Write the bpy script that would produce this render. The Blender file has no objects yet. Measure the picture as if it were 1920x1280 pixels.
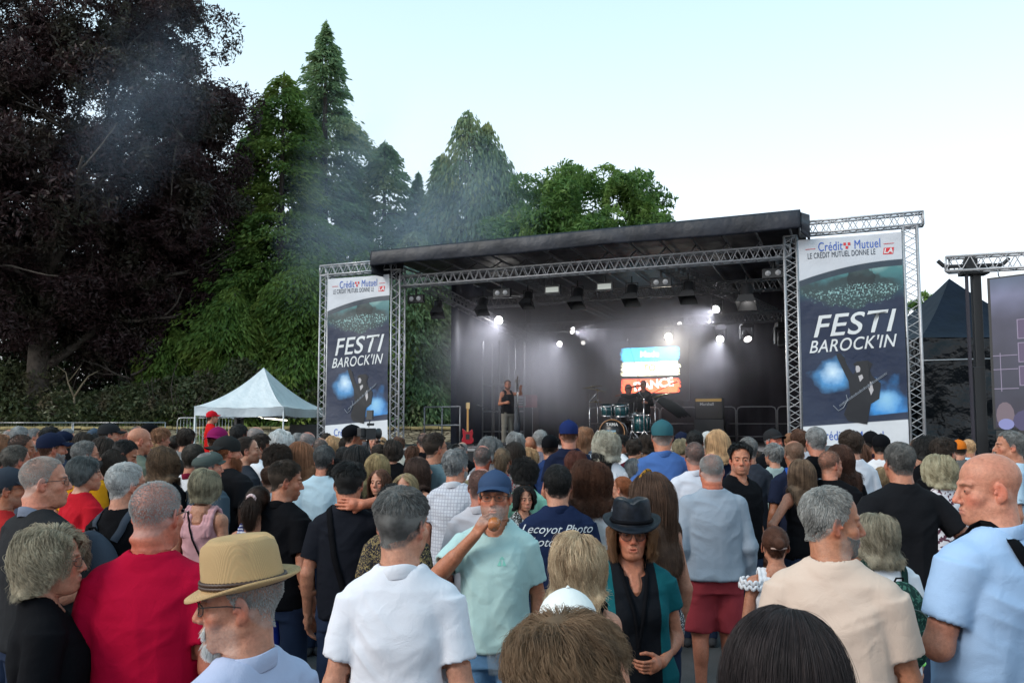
import bpy, bmesh, math, random, time
import numpy as np
from mathutils import Vector, Matrix
T0 = time.time()
random.seed(7)
sc = bpy.context.scene
col = sc.collection
R_ = math.radians
# ------------------------------------------------------------------ camera
FPX, HZ, PP, CAMH = 1500.0, 790.0, 678.0, 1.95      # focal length, horizon and principal row in photo pixels
TH = math.atan((HZ - PP) / FPX)
cd = bpy.data.cameras.new('camera')
cam = bpy.data.objects.new('camera', cd)
col.objects.link(cam)
cd.sensor_width = 36.0
cd.lens = FPX / 1920.0 * 36.0
cd.shift_y = (PP - 640.0) / 1920.0
cd.clip_start = 0.05
cd.clip_end = 3000
cam.location = (0, 0, CAMH)
cam.rotation_euler = (math.pi / 2 + TH, 0, 0)
sc.camera = cam
# ------------------------------------------------------------------ world, sun, exposure
SUN_EL, SUN_AZ = R_(34), R_(-118)     # elevation; azimuth clockwise from +Y
w = bpy.data.worlds.new('World')
sc.world = w
w.use_nodes = True
wn = w.node_tree.nodes
wl = w.node_tree.links
wn.clear()
sky = wn.new('ShaderNodeTexSky')
sky.sky_type = 'NISHITA'
sky.sun_disc = False
sky.sun_elevation = SUN_EL
sky.sun_rotation = SUN_AZ
sky.air_density = 1.0
sky.dust_density = 1.2
sky.ozone_density = 1.0
bg = wn.new('ShaderNodeBackground')
bg.inputs['Strength'].default_value = 0.15
wo = wn.new('ShaderNodeOutputWorld')
# thin bright evening cloud veil over the clear sky
tcw = wn.new('ShaderNodeTexCoord'); nzw = wn.new('ShaderNodeTexNoise'); nzw.inputs['Scale'].default_value = 1.6; nzw.inputs['Detail'].default_value = 4
wl.new(tcw.outputs['Generated'], nzw.inputs['Vector'])
sxy = wn.new('ShaderNodeSeparateXYZ'); wl.new(tcw.outputs['Generated'], sxy.inputs[0])
mrw = wn.new('ShaderNodeMapRange'); mrw.inputs[1].default_value = .12; mrw.inputs[2].default_value = .62
wl.new(sxy.outputs['Z'], mrw.inputs[0])
vel = wn.new('ShaderNodeMix'); vel.data_type = 'RGBA'
vel.inputs['A'].default_value = (6.6, 6.7, 7.0, 1); vel.inputs['B'].default_value = (2.8, 4.7, 5.4, 1)
wl.new(mrw.outputs[0], vel.inputs['Factor'])
mxw = wn.new('ShaderNodeMix'); mxw.data_type = 'RGBA'; mxw.inputs['Factor'].default_value = .72
wl.new(sky.outputs[0], mxw.inputs['A']); wl.new(vel.outputs['Result'], mxw.inputs['B'])
wl.new(mxw.outputs['Result'], bg.inputs[0])
wl.new(bg.outputs[0], wo.inputs[0])
sd = bpy.data.lights.new('sun', 'SUN')
sd.energy = 1.5
sd.angle = R_(22)
sd.color = (1, .94, .86)
so = bpy.data.objects.new('sun', sd)
col.objects.link(so)
_d = Vector((math.sin(SUN_AZ) * math.cos(SUN_EL), math.cos(SUN_AZ) * math.cos(SUN_EL), math.sin(SUN_EL)))
so.rotation_euler = (-_d).to_track_quat('-Z', 'Y').to_euler()
so.location = (0, 0, 60)
sc.view_settings.view_transform = 'Standard'
sc.view_settings.look = 'None'
sc.view_settings.exposure = 0.6
sc.view_settings.gamma = 1
cy = sc.cycles
cy.use_denoising = True
cy.max_bounces = 5
cy.diffuse_bounces = 2
cy.glossy_bounces = 2
cy.transmission_bounces = 3
cy.volume_bounces = 0
cy.transparent_max_bounces = 6
cy.use_adaptive_sampling = True
cy.adaptive_threshold = 0.015
cy.sample_clamp_indirect = 4

# ------------------------------------------------------------------ helpers
def pix(px, py, Y):
    xc, yc = (px - 960.0) / FPX, (PP - py) / FPX
    dy, dz = math.cos(TH) - yc * math.sin(TH), math.sin(TH) + yc * math.cos(TH)
    k = Y / dy
    return Vector((k * xc, Y, CAMH + k * dz))

def lin(c):
    return tuple((x / 255 / 12.92) if x / 255 <= .04045 else ((x / 255 + .055) / 1.055) ** 2.4 for x in c)

def C(r, g, b, k=1.25):
    """photo colour in the shade -> base colour"""
    return tuple(min(.82, max(.006, v * k)) for v in lin((r, g, b)))

_mats = {}
def mat(key, color=(.5, .5, .5), rough=.6, metal=0, noise=None, bump=None, emit=None, spec=None, fn=None, sss=0, sheen=0):
    if key in _mats: return _mats[key]
    m = bpy.data.materials.new(str(key)[:50].replace(' ', '_'))
    m.use_nodes = True
    nt = m.node_tree
    n, l = nt.nodes, nt.links
    b = n['Principled BSDF']
    b.inputs['Base Color'].default_value = (*color[:3], 1)
    b.inputs['Roughness'].default_value = rough
    b.inputs['Metallic'].default_value = metal
    if spec is not None: b.inputs['Specular IOR Level'].default_value = spec
    if sss:
        b.inputs['Subsurface Weight'].default_value = sss
        b.inputs['Subsurface Radius'].default_value = (.012, .005, .003)
        b.inputs['Subsurface Scale'].default_value = .6
    if sheen:
        b.inputs['Sheen Weight'].default_value = sheen
        b.inputs['Sheen Roughness'].default_value = .4
    if noise:      # (scale, amount)
        tc = n.new('ShaderNodeTexCoord'); nz = n.new('ShaderNodeTexNoise'); nz.inputs['Scale'].default_value = noise[0]
        nz.inputs['Detail'].default_value = 5
        l.new(tc.outputs['Object'], nz.inputs['Vector'])
        mx = n.new('ShaderNodeMix'); mx.data_type = 'RGBA'
        mr = n.new('ShaderNodeMapRange'); mr.inputs[1].default_value = .3; mr.inputs[2].default_value = .7
        l.new(nz.outputs[0], mr.inputs[0]); l.new(mr.outputs[0], mx.inputs['Factor'])
        a = noise[1]
        mx.inputs['A'].default_value = (*[max(0, c * (1 - a)) for c in color[:3]], 1)
        mx.inputs['B'].default_value = (*[min(1, c * (1 + a)) for c in color[:3]], 1)
        l.new(mx.outputs['Result'], b.inputs['Base Color'])
    if bump:       # (scale, strength, distance)
        tc = n.new('ShaderNodeTexCoord'); nz = n.new('ShaderNodeTexNoise'); nz.inputs['Scale'].default_value = bump[0]
        nz.inputs['Detail'].default_value = 4
        l.new(tc.outputs['Object'], nz.inputs['Vector'])
        bp = n.new('ShaderNodeBump'); bp.inputs['Strength'].default_value = bump[1]; bp.inputs['Distance'].default_value = bump[2]
        l.new(nz.outputs[0], bp.inputs['Height']); l.new(bp.outputs[0], b.inputs['Normal'])
    if emit:
        b.inputs['Emission Color'].default_value = (*emit[:3], 1)
        b.inputs['Emission Strength'].default_value = emit[3]
    if fn: fn(n, l, b)
    _mats[key] = m
    return m

def tag(o, label=None, cat=None, group=None, kind=None):
    if label: o['label'] = label
    if cat: o['category'] = cat
    if group: o['group'] = group
    if kind: o['kind'] = kind
    return o

def mesh_np(name, v, f, smooth=True):
    """v (n,3) array, f (m,3 or 4) array or list of lists"""
    me = bpy.data.meshes.new(name)
    v = np.asarray(v, np.float32)
    if isinstance(f, np.ndarray):
        k = f.shape[1]; m = len(f)
        ls = np.arange(0, m * k, k, dtype=np.int32); lt = np.full(m, k, np.int32); lv = f.astype(np.int32).ravel()
    else:
        lt = np.array([len(x) for x in f], np.int32); m = len(f)
        ls = np.concatenate([[0], np.cumsum(lt)[:-1]]).astype(np.int32) if m else np.zeros(0, np.int32)
        lv = np.array([i for x in f for i in x], np.int32)
    me.vertices.add(len(v)); me.vertices.foreach_set('co', v.ravel())
    me.loops.add(len(lv)); me.loops.foreach_set('vertex_index', lv)
    me.polygons.add(m); me.polygons.foreach_set('loop_start', ls); me.polygons.foreach_set('loop_total', lt)
    me.polygons.foreach_set('use_smooth', np.full(m, smooth, bool))
    me.update(calc_edges=True)
    me.validate()
    return me

def link(name, me, m=None, parent=None, loc=(0, 0, 0), rot=None):
    o = bpy.data.objects.new(name, me)
    col.objects.link(o)
    if m is not None:
        if len(me.materials) == 0: me.materials.append(m)
        elif me.materials[0] is not m:
            o.material_slots[0].link = 'OBJECT'; o.material_slots[0].material = m
    o.location = loc
    if rot is not None: o.rotation_euler = rot
    if parent: o.parent = parent
    return o

def empty(name, loc=(0, 0, 0), rz=0, **k):
    o = bpy.data.objects.new(name, None); col.objects.link(o)
    o.location = loc; o.rotation_euler = (0, 0, rz); o.empty_display_size = .2
    return tag(o, **k)

class MB:
    """collects boxes, tubes, lathes, grids; build() links them as one mesh object"""
    def __init__(s): s.v = []; s.f = []
    def add(s, v, f):
        n = len(s.v); s.v += [tuple(x) for x in v]; s.f += [[i + n for i in q] for q in f]; return s
    def box(s, c, d, M=None):
        x, y, z = d[0] / 2, d[1] / 2, d[2] / 2
        v = [Vector((i * x, j * y, k * z)) for k in (-1, 1) for j in (-1, 1) for i in (-1, 1)]
        if M is not None: v = [M @ q for q in v]
        c = Vector(c)
        return s.add([q + c for q in v], [(0, 2, 3, 1), (4, 5, 7, 6), (0, 1, 5, 4), (2, 6, 7, 3), (0, 4, 6, 2), (1, 3, 7, 5)])
    def tube(s, pts, r, n=8, cap=True):
        pts = [Vector(p) for p in pts]
        rs = r if isinstance(r, (list, tuple)) else [r] * len(pts)
        v = []; f = []; up = None
        for i, p in enumerate(pts):
            d = (pts[min(i + 1, len(pts) - 1)] - pts[max(i - 1, 0)])
            d = d.normalized() if d.length > 1e-9 else Vector((0, 0, 1))
            a = d.orthogonal().normalized() if up is None else (up - d * up.dot(d)).normalized()
            up = a; b = d.cross(a)
            for k in range(n):
                t = 2 * math.pi * k / n
                v.append(p + (a * math.cos(t) + b * math.sin(t)) * rs[i])
        for i in range(len(pts) - 1):
            for k in range(n):
                f.append((i * n + k, i * n + (k + 1) % n, (i + 1) * n + (k + 1) % n, (i + 1) * n + k))
        if cap: f.append(list(range(n))[::-1]); f.append([(len(pts) - 1) * n + k for k in range(n)])
        return s.add(v, f)
    def lathe(s, prof, n=20, c=(0, 0, 0), M=None):
        v = []; f = []
        for (r, z) in prof:
            for k in range(n):
                t = 2 * math.pi * k / n; q = Vector((r * math.cos(t), r * math.sin(t), z))
                if M is not None: q = M @ q
                v.append(q + Vector(c))
        for i in range(len(prof) - 1):
            for k in range(n): f.append((i * n + k, i * n + (k + 1) % n, (i + 1) * n + (k + 1) % n, (i + 1) * n + k))
        f.append(list(range(n))[::-1]); f.append([(len(prof) - 1) * n + k for k in range(n)])
        return s.add(v, f)
    def grid(s, fn, nu, nv):
        v = [fn(i / nu, j / nv) for j in range(nv + 1) for i in range(nu + 1)]
        f = [(j * (nu + 1) + i, j * (nu + 1) + i + 1, (j + 1) * (nu + 1) + i + 1, (j + 1) * (nu + 1) + i) for j in range(nv) for i in range(nu)]
        return s.add(v, f)
    def build(s, name, m, parent=None, smooth=False, loc=(0, 0, 0), bevel=0, solid=0):
        me = mesh_np(name, np.array([tuple(q) for q in s.v], np.float32).reshape(-1, 3), s.f, smooth)
        o = link(name, me, m, parent, loc)
        if solid:
            q = o.modifiers.new('s', 'SOLIDIFY'); q.thickness = solid; q.offset = 0
        if bevel:
            q = o.modifiers.new('b', 'BEVEL'); q.width = bevel; q.segments = 2; q.limit_method = 'ANGLE'
        return o

_rng = np.random.RandomState(3)
_lat = _rng.rand(32, 32, 32).astype(np.float32)
def vn(P):
    """value noise -1..1 of (n,3) points"""
    P = np.asarray(P, np.float32)
    i = np.floor(P).astype(int); t = P - i; t = t * t * (3 - 2 * t)
    r = 0
    for a in (0, 1):
        for b in (0, 1):
            for c in (0, 1):
                wgt = (t[:, 0] if a else 1 - t[:, 0]) * (t[:, 1] if b else 1 - t[:, 1]) * (t[:, 2] if c else 1 - t[:, 2])
                r = r + wgt * _lat[(i[:, 0] + a) & 31, (i[:, 1] + b) & 31, (i[:, 2] + c) & 31]
    return r * 2 - 1
# ------------------------------------------------------------------ smooth body modelling: distance fields turned into one surface
def A3(x): return np.array(x, np.float32)
def ell(c, r, k=.012, op=1, R=None):
    return dict(t='e', c=A3(c), r=A3(r), k=k, op=op, R=R, bc=A3(c), br=float(max(r)))
def cone(a, b, ra, rb, k=.012, op=1):
    a, b = A3(a), A3(b)
    return dict(t='c', a=a, b=b, ra=ra, rb=rb, k=k, op=op, bc=(a + b) / 2, br=float(np.linalg.norm(a - b) / 2 + max(ra, rb)))
def cyl(a, b, ra, rb, k=.004, op=1, ext=0, sq=None):
    a, b = A3(a), A3(b)
    return dict(t='y', a=a, b=b, ra=ra, rb=rb, k=k, op=op, bc=(a + b) / 2, br=float(np.linalg.norm(a - b) / 2 + max(ra, rb)))
def loft(zs, rx, ry, cyy, zlo, zhi, k=.01, op=1, p=2.4):
    return dict(t='l', zs=A3(zs), rx=A3(rx), ry=A3(ry), cy=A3(cyy), zlo=zlo, zhi=zhi, k=k, op=op, p=p,
                bc=A3((0, 0, (zlo + zhi) / 2)), br=float(math.hypot((zhi - zlo) / 2, max(rx) + .05)))
def xf(p, R, o):
    """prim moved by rotation R and offset o"""
    q = dict(p)
    for key in ('c', 'a', 'b', 'bc'):
        if key in q: q[key] = R @ q[key] + o
    if q['t'] == 'e': q['R'] = R if q.get('R') is None else R @ q['R']
    return q
def pdist(p, P):
    t = p['t']
    if t == 'e':
        d = P - p['c']
        if p['R'] is not None: d = d @ p['R']
        k0 = np.linalg.norm(d / p['r'], axis=-1); k1 = np.linalg.norm(d / (p['r'] ** 2), axis=-1)
        return k0 * (k0 - 1) / np.maximum(k1, 1e-6)
    if t in 'cy':
        ab = p['b'] - p['a']; L2 = float(ab @ ab)
        ap = P - p['a']; h = (ap @ ab) / L2
        hc = np.clip(h, 0, 1)
        d = np.linalg.norm(ap - hc[..., None] * ab, axis=-1)
        if t == 'c': return d - (p['ra'] + (p['rb'] - p['ra']) * hc)
        rad = np.linalg.norm(ap - h[..., None] * ab, axis=-1) - (p['ra'] + (p['rb'] - p['ra']) * hc)
        L = math.sqrt(L2)
        return np.maximum(rad, np.maximum(-h * L, (h - 1) * L))
    if t == 'l':
        z = P[..., 2]
        rx = np.interp(z, p['zs'], p['rx']); ry = np.interp(z, p['zs'], p['ry']); c = np.interp(z, p['zs'], p['cy'])
        q = p['p']
        d = (((np.abs(P[..., 0]) / rx) ** q + (np.abs(P[..., 1] - c) / ry) ** q) ** (1 / q) - 1) * np.minimum(rx, ry)
        return np.maximum(d, np.maximum(p['zlo'] - z, z - p['zhi']))
def comb(f, d, k, op):
    if op > 0:
        h = np.maximum(k - np.abs(f - d), 0) / k
        return np.minimum(f, d) - h * h * k * .25
    d = -d
    h = np.maximum(k - np.abs(f - d), 0) / k
    return np.maximum(f, d) + h * h * k * .25
def feval(prims, P):
    f = np.full(P.shape[:-1], 1.0, np.float32)
    for p in prims: f = comb(f, pdist(p, P), p['k'], p['op'])
    return f
def fgrid(prims, lo, hi, h, R=None, o=None):
    """mesh of the field; the grid may be turned (R, o): body = R grid + o"""
    lo = A3(lo); hi = A3(hi)
    n = np.maximum(4, np.ceil((hi - lo) / h).astype(int) + 1)
    ax = [lo[i] + np.arange(n[i], dtype=np.float32) * h for i in range(3)]
    f = np.full(n, .06, np.float32)
    for p in prims:
        bc = p['bc'] if R is None else (p['bc'] - o) @ R
        m = p['br'] + .022 + p['k']
        i0 = np.clip(np.floor((bc - m - lo) / h).astype(int), 0, n); i1 = np.clip(np.ceil((bc + m - lo) / h).astype(int) + 1, 0, n)
        if np.any(i1 <= i0): continue
        s = tuple(slice(a, b) for a, b in zip(i0, i1))
        G = np.stack(np.meshgrid(ax[0][s[0]], ax[1][s[1]], ax[2][s[2]], indexing='ij'), -1)
        if R is not None: G = G @ R.T + o
        f[s] = comb(f[s], pdist(p, G).astype(np.float32), p['k'], p['op'])
    v, q = nets(f, lo, h)
    if R is not None and len(v): v = v @ R.T + o
    return v, q
def nets(f, lo, h):
    s = f < 0
    n = f.shape
    c = np.zeros((n[0] - 1, n[1] - 1, n[2] - 1), np.int8)
    for a in (0, 1):
        for b in (0, 1):
            for d in (0, 1): c += s[a:n[0] - 1 + a, b:n[1] - 1 + b, d:n[2] - 1 + d]
    act = (c > 0) & (c < 8)
    I = np.argwhere(act)
    if len(I) == 0: return np.zeros((0, 3), np.float32), np.zeros((0, 4), int)
    idx = np.full(act.shape, -1, np.int32); idx[act] = np.arange(len(I))
    acc = np.zeros((len(I), 3), np.float32); cnt = np.zeros(len(I), np.float32)
    corners = [(a, b, d) for a in (0, 1) for b in (0, 1) for d in (0, 1)]
    for ca in corners:
        for axn in range(3):
            if ca[axn] == 0:
                cb = list(ca); cb[axn] = 1
                fa = f[I[:, 0] + ca[0], I[:, 1] + ca[1], I[:, 2] + ca[2]]; fb = f[I[:, 0] + cb[0], I[:, 1] + cb[1], I[:, 2] + cb[2]]
                m = (fa < 0) != (fb < 0)
                t = np.where(m, fa / np.where(m, fa - fb, 1), 0)
                p = np.tile(A3(ca), (len(I), 1)); p[:, axn] += t
                acc += p * m[:, None]; cnt += m
    v = lo + (I + acc / np.maximum(cnt, 1)[:, None]) * h
    F = []
    for axn in range(3):
        u, w_ = (axn + 1) % 3, (axn + 2) % 3
        sl0 = [slice(None)] * 3; sl1 = [slice(None)] * 3
        sl0[axn] = slice(0, n[axn] - 1); sl1[axn] = slice(1, n[axn])
        for q in (u, w_): sl0[q] = slice(1, n[q] - 1); sl1[q] = slice(1, n[q] - 1)
        a, b = s[tuple(sl0)], s[tuple(sl1)]
        for m, flip in ((a & ~b, False), (~a & b, True)):
            J = np.argwhere(m)
            if len(J) == 0: continue
            J[:, u] += 1; J[:, w_] += 1
            def cell(du, dw):
                K = J.copy(); K[:, u] += du; K[:, w_] += dw
                return idx[K[:, 0], K[:, 1], K[:, 2]]
            q = np.stack([cell(-1, -1), cell(0, -1), cell(0, 0), cell(-1, 0)], 1)
            F.append(q[:, ::-1] if flip else q)
    F = np.concatenate(F)
    return v.astype(np.float32), F[(F >= 0).all(1)]
def vnorm(v, f):
    a = v[f[:, 0]]; n = np.cross(v[f[:, 1]] - a, v[f[:, 2]] - a)
    N = np.zeros_like(v)
    for i in range(f.shape[1]): np.add.at(N, f[:, i], n)
    return N / np.maximum(np.linalg.norm(N, axis=1), 1e-9)[:, None]
def smoothv(v, f, it=1, lam=.5):
    for _ in range(it):
        s = np.zeros_like(v); c = np.zeros(len(v), np.float32)
        for i in range(4):
            j = f[:, (i + 1) % 4]
            np.add.at(s, f[:, i], v[j]); np.add.at(c, f[:, i], 1)
            np.add.at(s, j, v[f[:, i]]); np.add.at(c, j, 1)
        v = v + lam * (s / np.maximum(c, 1)[:, None] - v)
    return v.astype(np.float32)
def join(*parts):
    V = []; Fs = []; n = 0
    for v, f in parts:
        if len(v) == 0: continue
        V.append(v); Fs.append(f + n); n += len(v)
    return np.concatenate(V), np.concatenate(Fs)
def rotm(yaw=0, pitch=0, roll=0):
    """head turn: yaw clockwise seen from above (towards +X), pitch up"""
    return np.array(Matrix.Rotation(-R_(yaw), 3, 'Z') @ Matrix.Rotation(R_(pitch), 3, 'X') @ Matrix.Rotation(R_(roll), 3, 'Y'), np.float32)
# ------------------------------------------------------------------ people (metres for a 1.75 m adult facing +Y; scaled to each one's height)
HEADC = A3((0, .012, 1.622))
def head_prims(g):
    fem = g['sex'] == 'f'; fat = g.get('fat', 0); J = g.get('jaw', 0)
    jw = .050 if not fem else .044
    jw += fat * .006
    P = [ell((0, -.018, .035), (.0765, .098, .084)),
         ell((0, .026, -.033), (.0615 + fat * .004, .060, .084), .02),
         cone((0, .058, -.097), (0, .070, -.100), .019, .017, .022)]
    for s in (-1, 1):
        P += [cone((s * (jw + .002), -.002, -.060), (s * .016, .062, -.100), .018, .015, .022),
              ell((s * .043, .050, -.030), (.022 + fat * .003, .026, .022), .014),
              cone((s * .012, .082, .021), (s * .044, .066, .021), .0085 if not fem else .006, .009, .012),
              ell((s * .030, .058, -.062), (.02, .02, .028), .018)]
    P += [cone((0, .084, .010), (0, .1035, -.034), .0075, .0115 + (0 if fem else .002), .010)]
    P += [ell((s * .0125, .093, -.041), (.0075, .010, .0075), .006) for s in (-1, 1)]
    P += [ell((0, .070, -.070), (.031, .024, .024), .012)]
    # sockets, eyelids
    for s in (-1, 1):
        P += [ell((s * .032, .0925, -.001), (.019, .0155, .012), .014, -1),
              ell((s * .031, .0705, -.001), (.0150, .0140, .0135), .004),
              ell((s * .031, .0885, -.0020), (.0130, .0095, .0031), .0025, -1)]
    # mouth
    P += [cone((-.016, .0885, -.0665), (.016, .0885, -.0665), .0048, .0048, .006), cone((0, .092, -.067), (0, .0925, -.0672), .005, .005, .008),
          cone((-.013, .0885, -.0785), (.013, .0885, -.0785), .0060, .0060, .006),
          ell((0, .099, -.0722), (.022, .010, .0016), .003, -1),
          ell((0, .098, -.052), (.004, .008, .010), .008, -1)]
    if g.get('mouth'): P += [ell((0, .092, -.0735), (.014, .014, .0045), .003, -1)]
    for s in (-1, 1): P += [ell((s * .006, .0975, -.0475), (.0038, .006, .003), .003, -1), cone((s * .021, .0935, -.046), (s * .034, .0855, -.074), .0028, .0022, .006, -1),
          cone((s * .022, .0865, -.0155), (s * .040, .0800, -.0165), .0022, .0018, .005, -1)]
    if not fem:
        for z, d in ((-.088, .0), (-.112, .004)): P += [ell((0, -.086 + d, z), (.048, .020, .0022), .007, -1)]
    # ears
    for s in (-1, 1):
        Re = np.array(Matrix.Rotation(s * R_(24), 3, 'Z') @ Matrix.Rotation(R_(-10), 3, 'X'), np.float32)
        P += [ell((s * .0815, -.016, -.008), (.0065, .0185, .0315), .006, 1, Re),
              ell((s * .0885, -.010, -.004), (.0060, .0105, .0205), .004, -1, Re),
              ell((s * .080, -.008, -.036), (.006, .009, .010), .006, 1, Re),
              ell((s * .0795, .003, -.012), (.004, .005, .007), .005)]
    return P
def neck_prim(g, R, o):
    fem = g['sex'] == 'f'; fat = g.get('fat', 0)
    r = (.047 if fem else .057) + fat * .008
    a = R @ A3((0, -.026, -.045)) + o
    P = [cone(a, (0, -.034, 1.445), r, r * 1.06 + .002, .03)]
    if not fem: P += [cone(R @ A3((s * .055, -.03, -.03)) + o, (s * .03, .015, 1.43), .018, .02, .02) for s in (-1, 1)]
    if fat > .6: P += [ell(R @ A3((0, -.07, -.085)) + o, (.055, .03, .022), .02)]
    if fat > .3: P += [ell(R @ A3((0, .035, -.105)) + o, (.045, .045, .028), .03)]
    return P
def dims(g):
    fem = g['sex'] == 'f'; fat = g.get('fat', 0); b = g.get('build', 1.0) * (.86 if fem else .93)
    zs = [.80, .88, .95, 1.05, 1.15, 1.25, 1.35, 1.42, 1.475]
    if fem: rx = [.165, .178, .176, .142, .132, .142, .150, .125, .055]; ry = [.115, .12, .118, .10, .095, .105, .105, .075, .045]
    else: rx = [.158, .162, .160, .150, .152, .165, .172, .145, .060]; ry = [.11, .112, .11, .105, .108, .118, .112, .085, .050]
    prof = [.3, .5, .8, 1, 1, .6, .25, .1, 0]
    bx = b / (.88 if fem else .95); ry = [y * (.5 + .5 * bx) for y in ry]; rx = [a * bx + fat * .035 * q for a, q in zip(rx, prof)]; ry = [a + fat * .055 * q for a, q in zip(ry, prof)]
    cyy = [0, 0, fat * .02, fat * .03, fat * .03, fat * .01, -.005, -.02, -.03]
    return zs, rx, ry, cyy, b
def arm(g, s, pose, b):
    """shoulder, elbow, wrist, hand direction, palm normal, curl"""
    S = A3((s * .168 * b, -.018, 1.378))
    D = dict(down=((.062, -.035, -.285), (.020, .075, -.245), (.05, .15, -1), (-1, .1, 0), .35),
             bent=((.06, -.03, -.28), (-.02, .235, .03), (-.1, 1, .1), (-.9, 0, -.4), .5),
             crossed=((.075, .03, -.27), (-.215, .135, .06), (-1, .1, .1), (0, -1, 0), .35),
             hips=((.185, -.075, -.225), (-.115, .04, -.225), (-.6, .6, -.5), (-.7, -.5, 0), .4),
             chin=((.05, .04, -.28), (-.10, .20, .13), (-.5, .3, .85), (0, -.8, .4), .9),
             drink=((.12, .15, -.15), (-.205, .055, .215), (-.55, -.15, .82), (-.6, -.75, -.3), .9),
             nape=((.19, .03, .17), (-.235, -.125, -.035), (-1, -.1, .05), (.1, 1, -.1), .35),
             up=((.10, .10, .25), (.0, .05, .25), (0, .1, 1), (0, 1, 0), .5),
             phone=((.05, .10, -.26), (-.06, .17, .20), (-.2, .3, 1), (0, -1, .3), .7),
             clasp=((.06, -.02, -.28), (-.12, .2, -.06), (-.8, .6, -.1), (-.1, -1, .2), .6),
             drum=((.13, .06, -.27), (-.02, .22, .02), (-.2, 1, .2), (0, 0, -1), 1.0),
             side=((.26, .02, -.08), (.24, .05, .05), (1, .1, .1), (0, 0, -1), .4))[pose]
    m = A3((s, 1, 1))
    E = S + A3(D[0]) * m; W = E + A3(D[1]) * m
    return S, E, W, A3(D[2]) * m, A3(D[3]) * m, D[4]
def hand_prims(W, d, n, curl, s, sc_=1.0):
    d = d / np.linalg.norm(d); n = n - d * (n @ d); n = n / np.linalg.norm(n); t = np.cross(d, n) * s
    # t points to the thumb side
    if s < 0: pass
    P = []
    k = sc_
    for i, (off, L, r) in enumerate(((.030, .042, .0088), (.010, .047, .0090), (-.010, .043, .0086), (-.029, .034, .0076))):
        base = W + d * .088 * k + t * off * k
        P.append(cone(W + d * .012 + t * off * .55 * k, base, .015 * k, .0115 * k, .010))
        a = base; cu = curl * (1 + .12 * i); ang = 0
        for j in range(3):
            ang += cu * (.75, 1.0, .7)[j]
            dd = d * math.cos(ang) + n * math.sin(ang)
            l = L * (1, .68, .55)[j] * k
            bpt = a + dd * l
            P.append(cone(a, bpt, r * k * (1 - .08 * j), r * k * (.93 - .1 * j), .003)); a = bpt
    a = W + d * .022 * k + t * .022 * k + n * .008
    b = a + (d * .030 + t * .026 + n * .014) * k
    c = b + (d * .030 + t * .010 + n * (.006 + .02 * curl)) * k
    e = c + (d * .024 - t * .002 + n * (.004 + .016 * curl)) * k
    P += [cone(a, b, .016 * k, .0125 * k, .010), cone(b, c, .0115 * k, .0102 * k, .004), cone(c, e, .0102 * k, .0085 * k, .003)]
    P.append(ell(W + d * .055 * k, (.028, .028, .028), .012))
    return P
HRES = (.0026, .0042, .0062); BRES = (.0075, .0105, .015); TRES = (.0065, .0100, .015)
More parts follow.
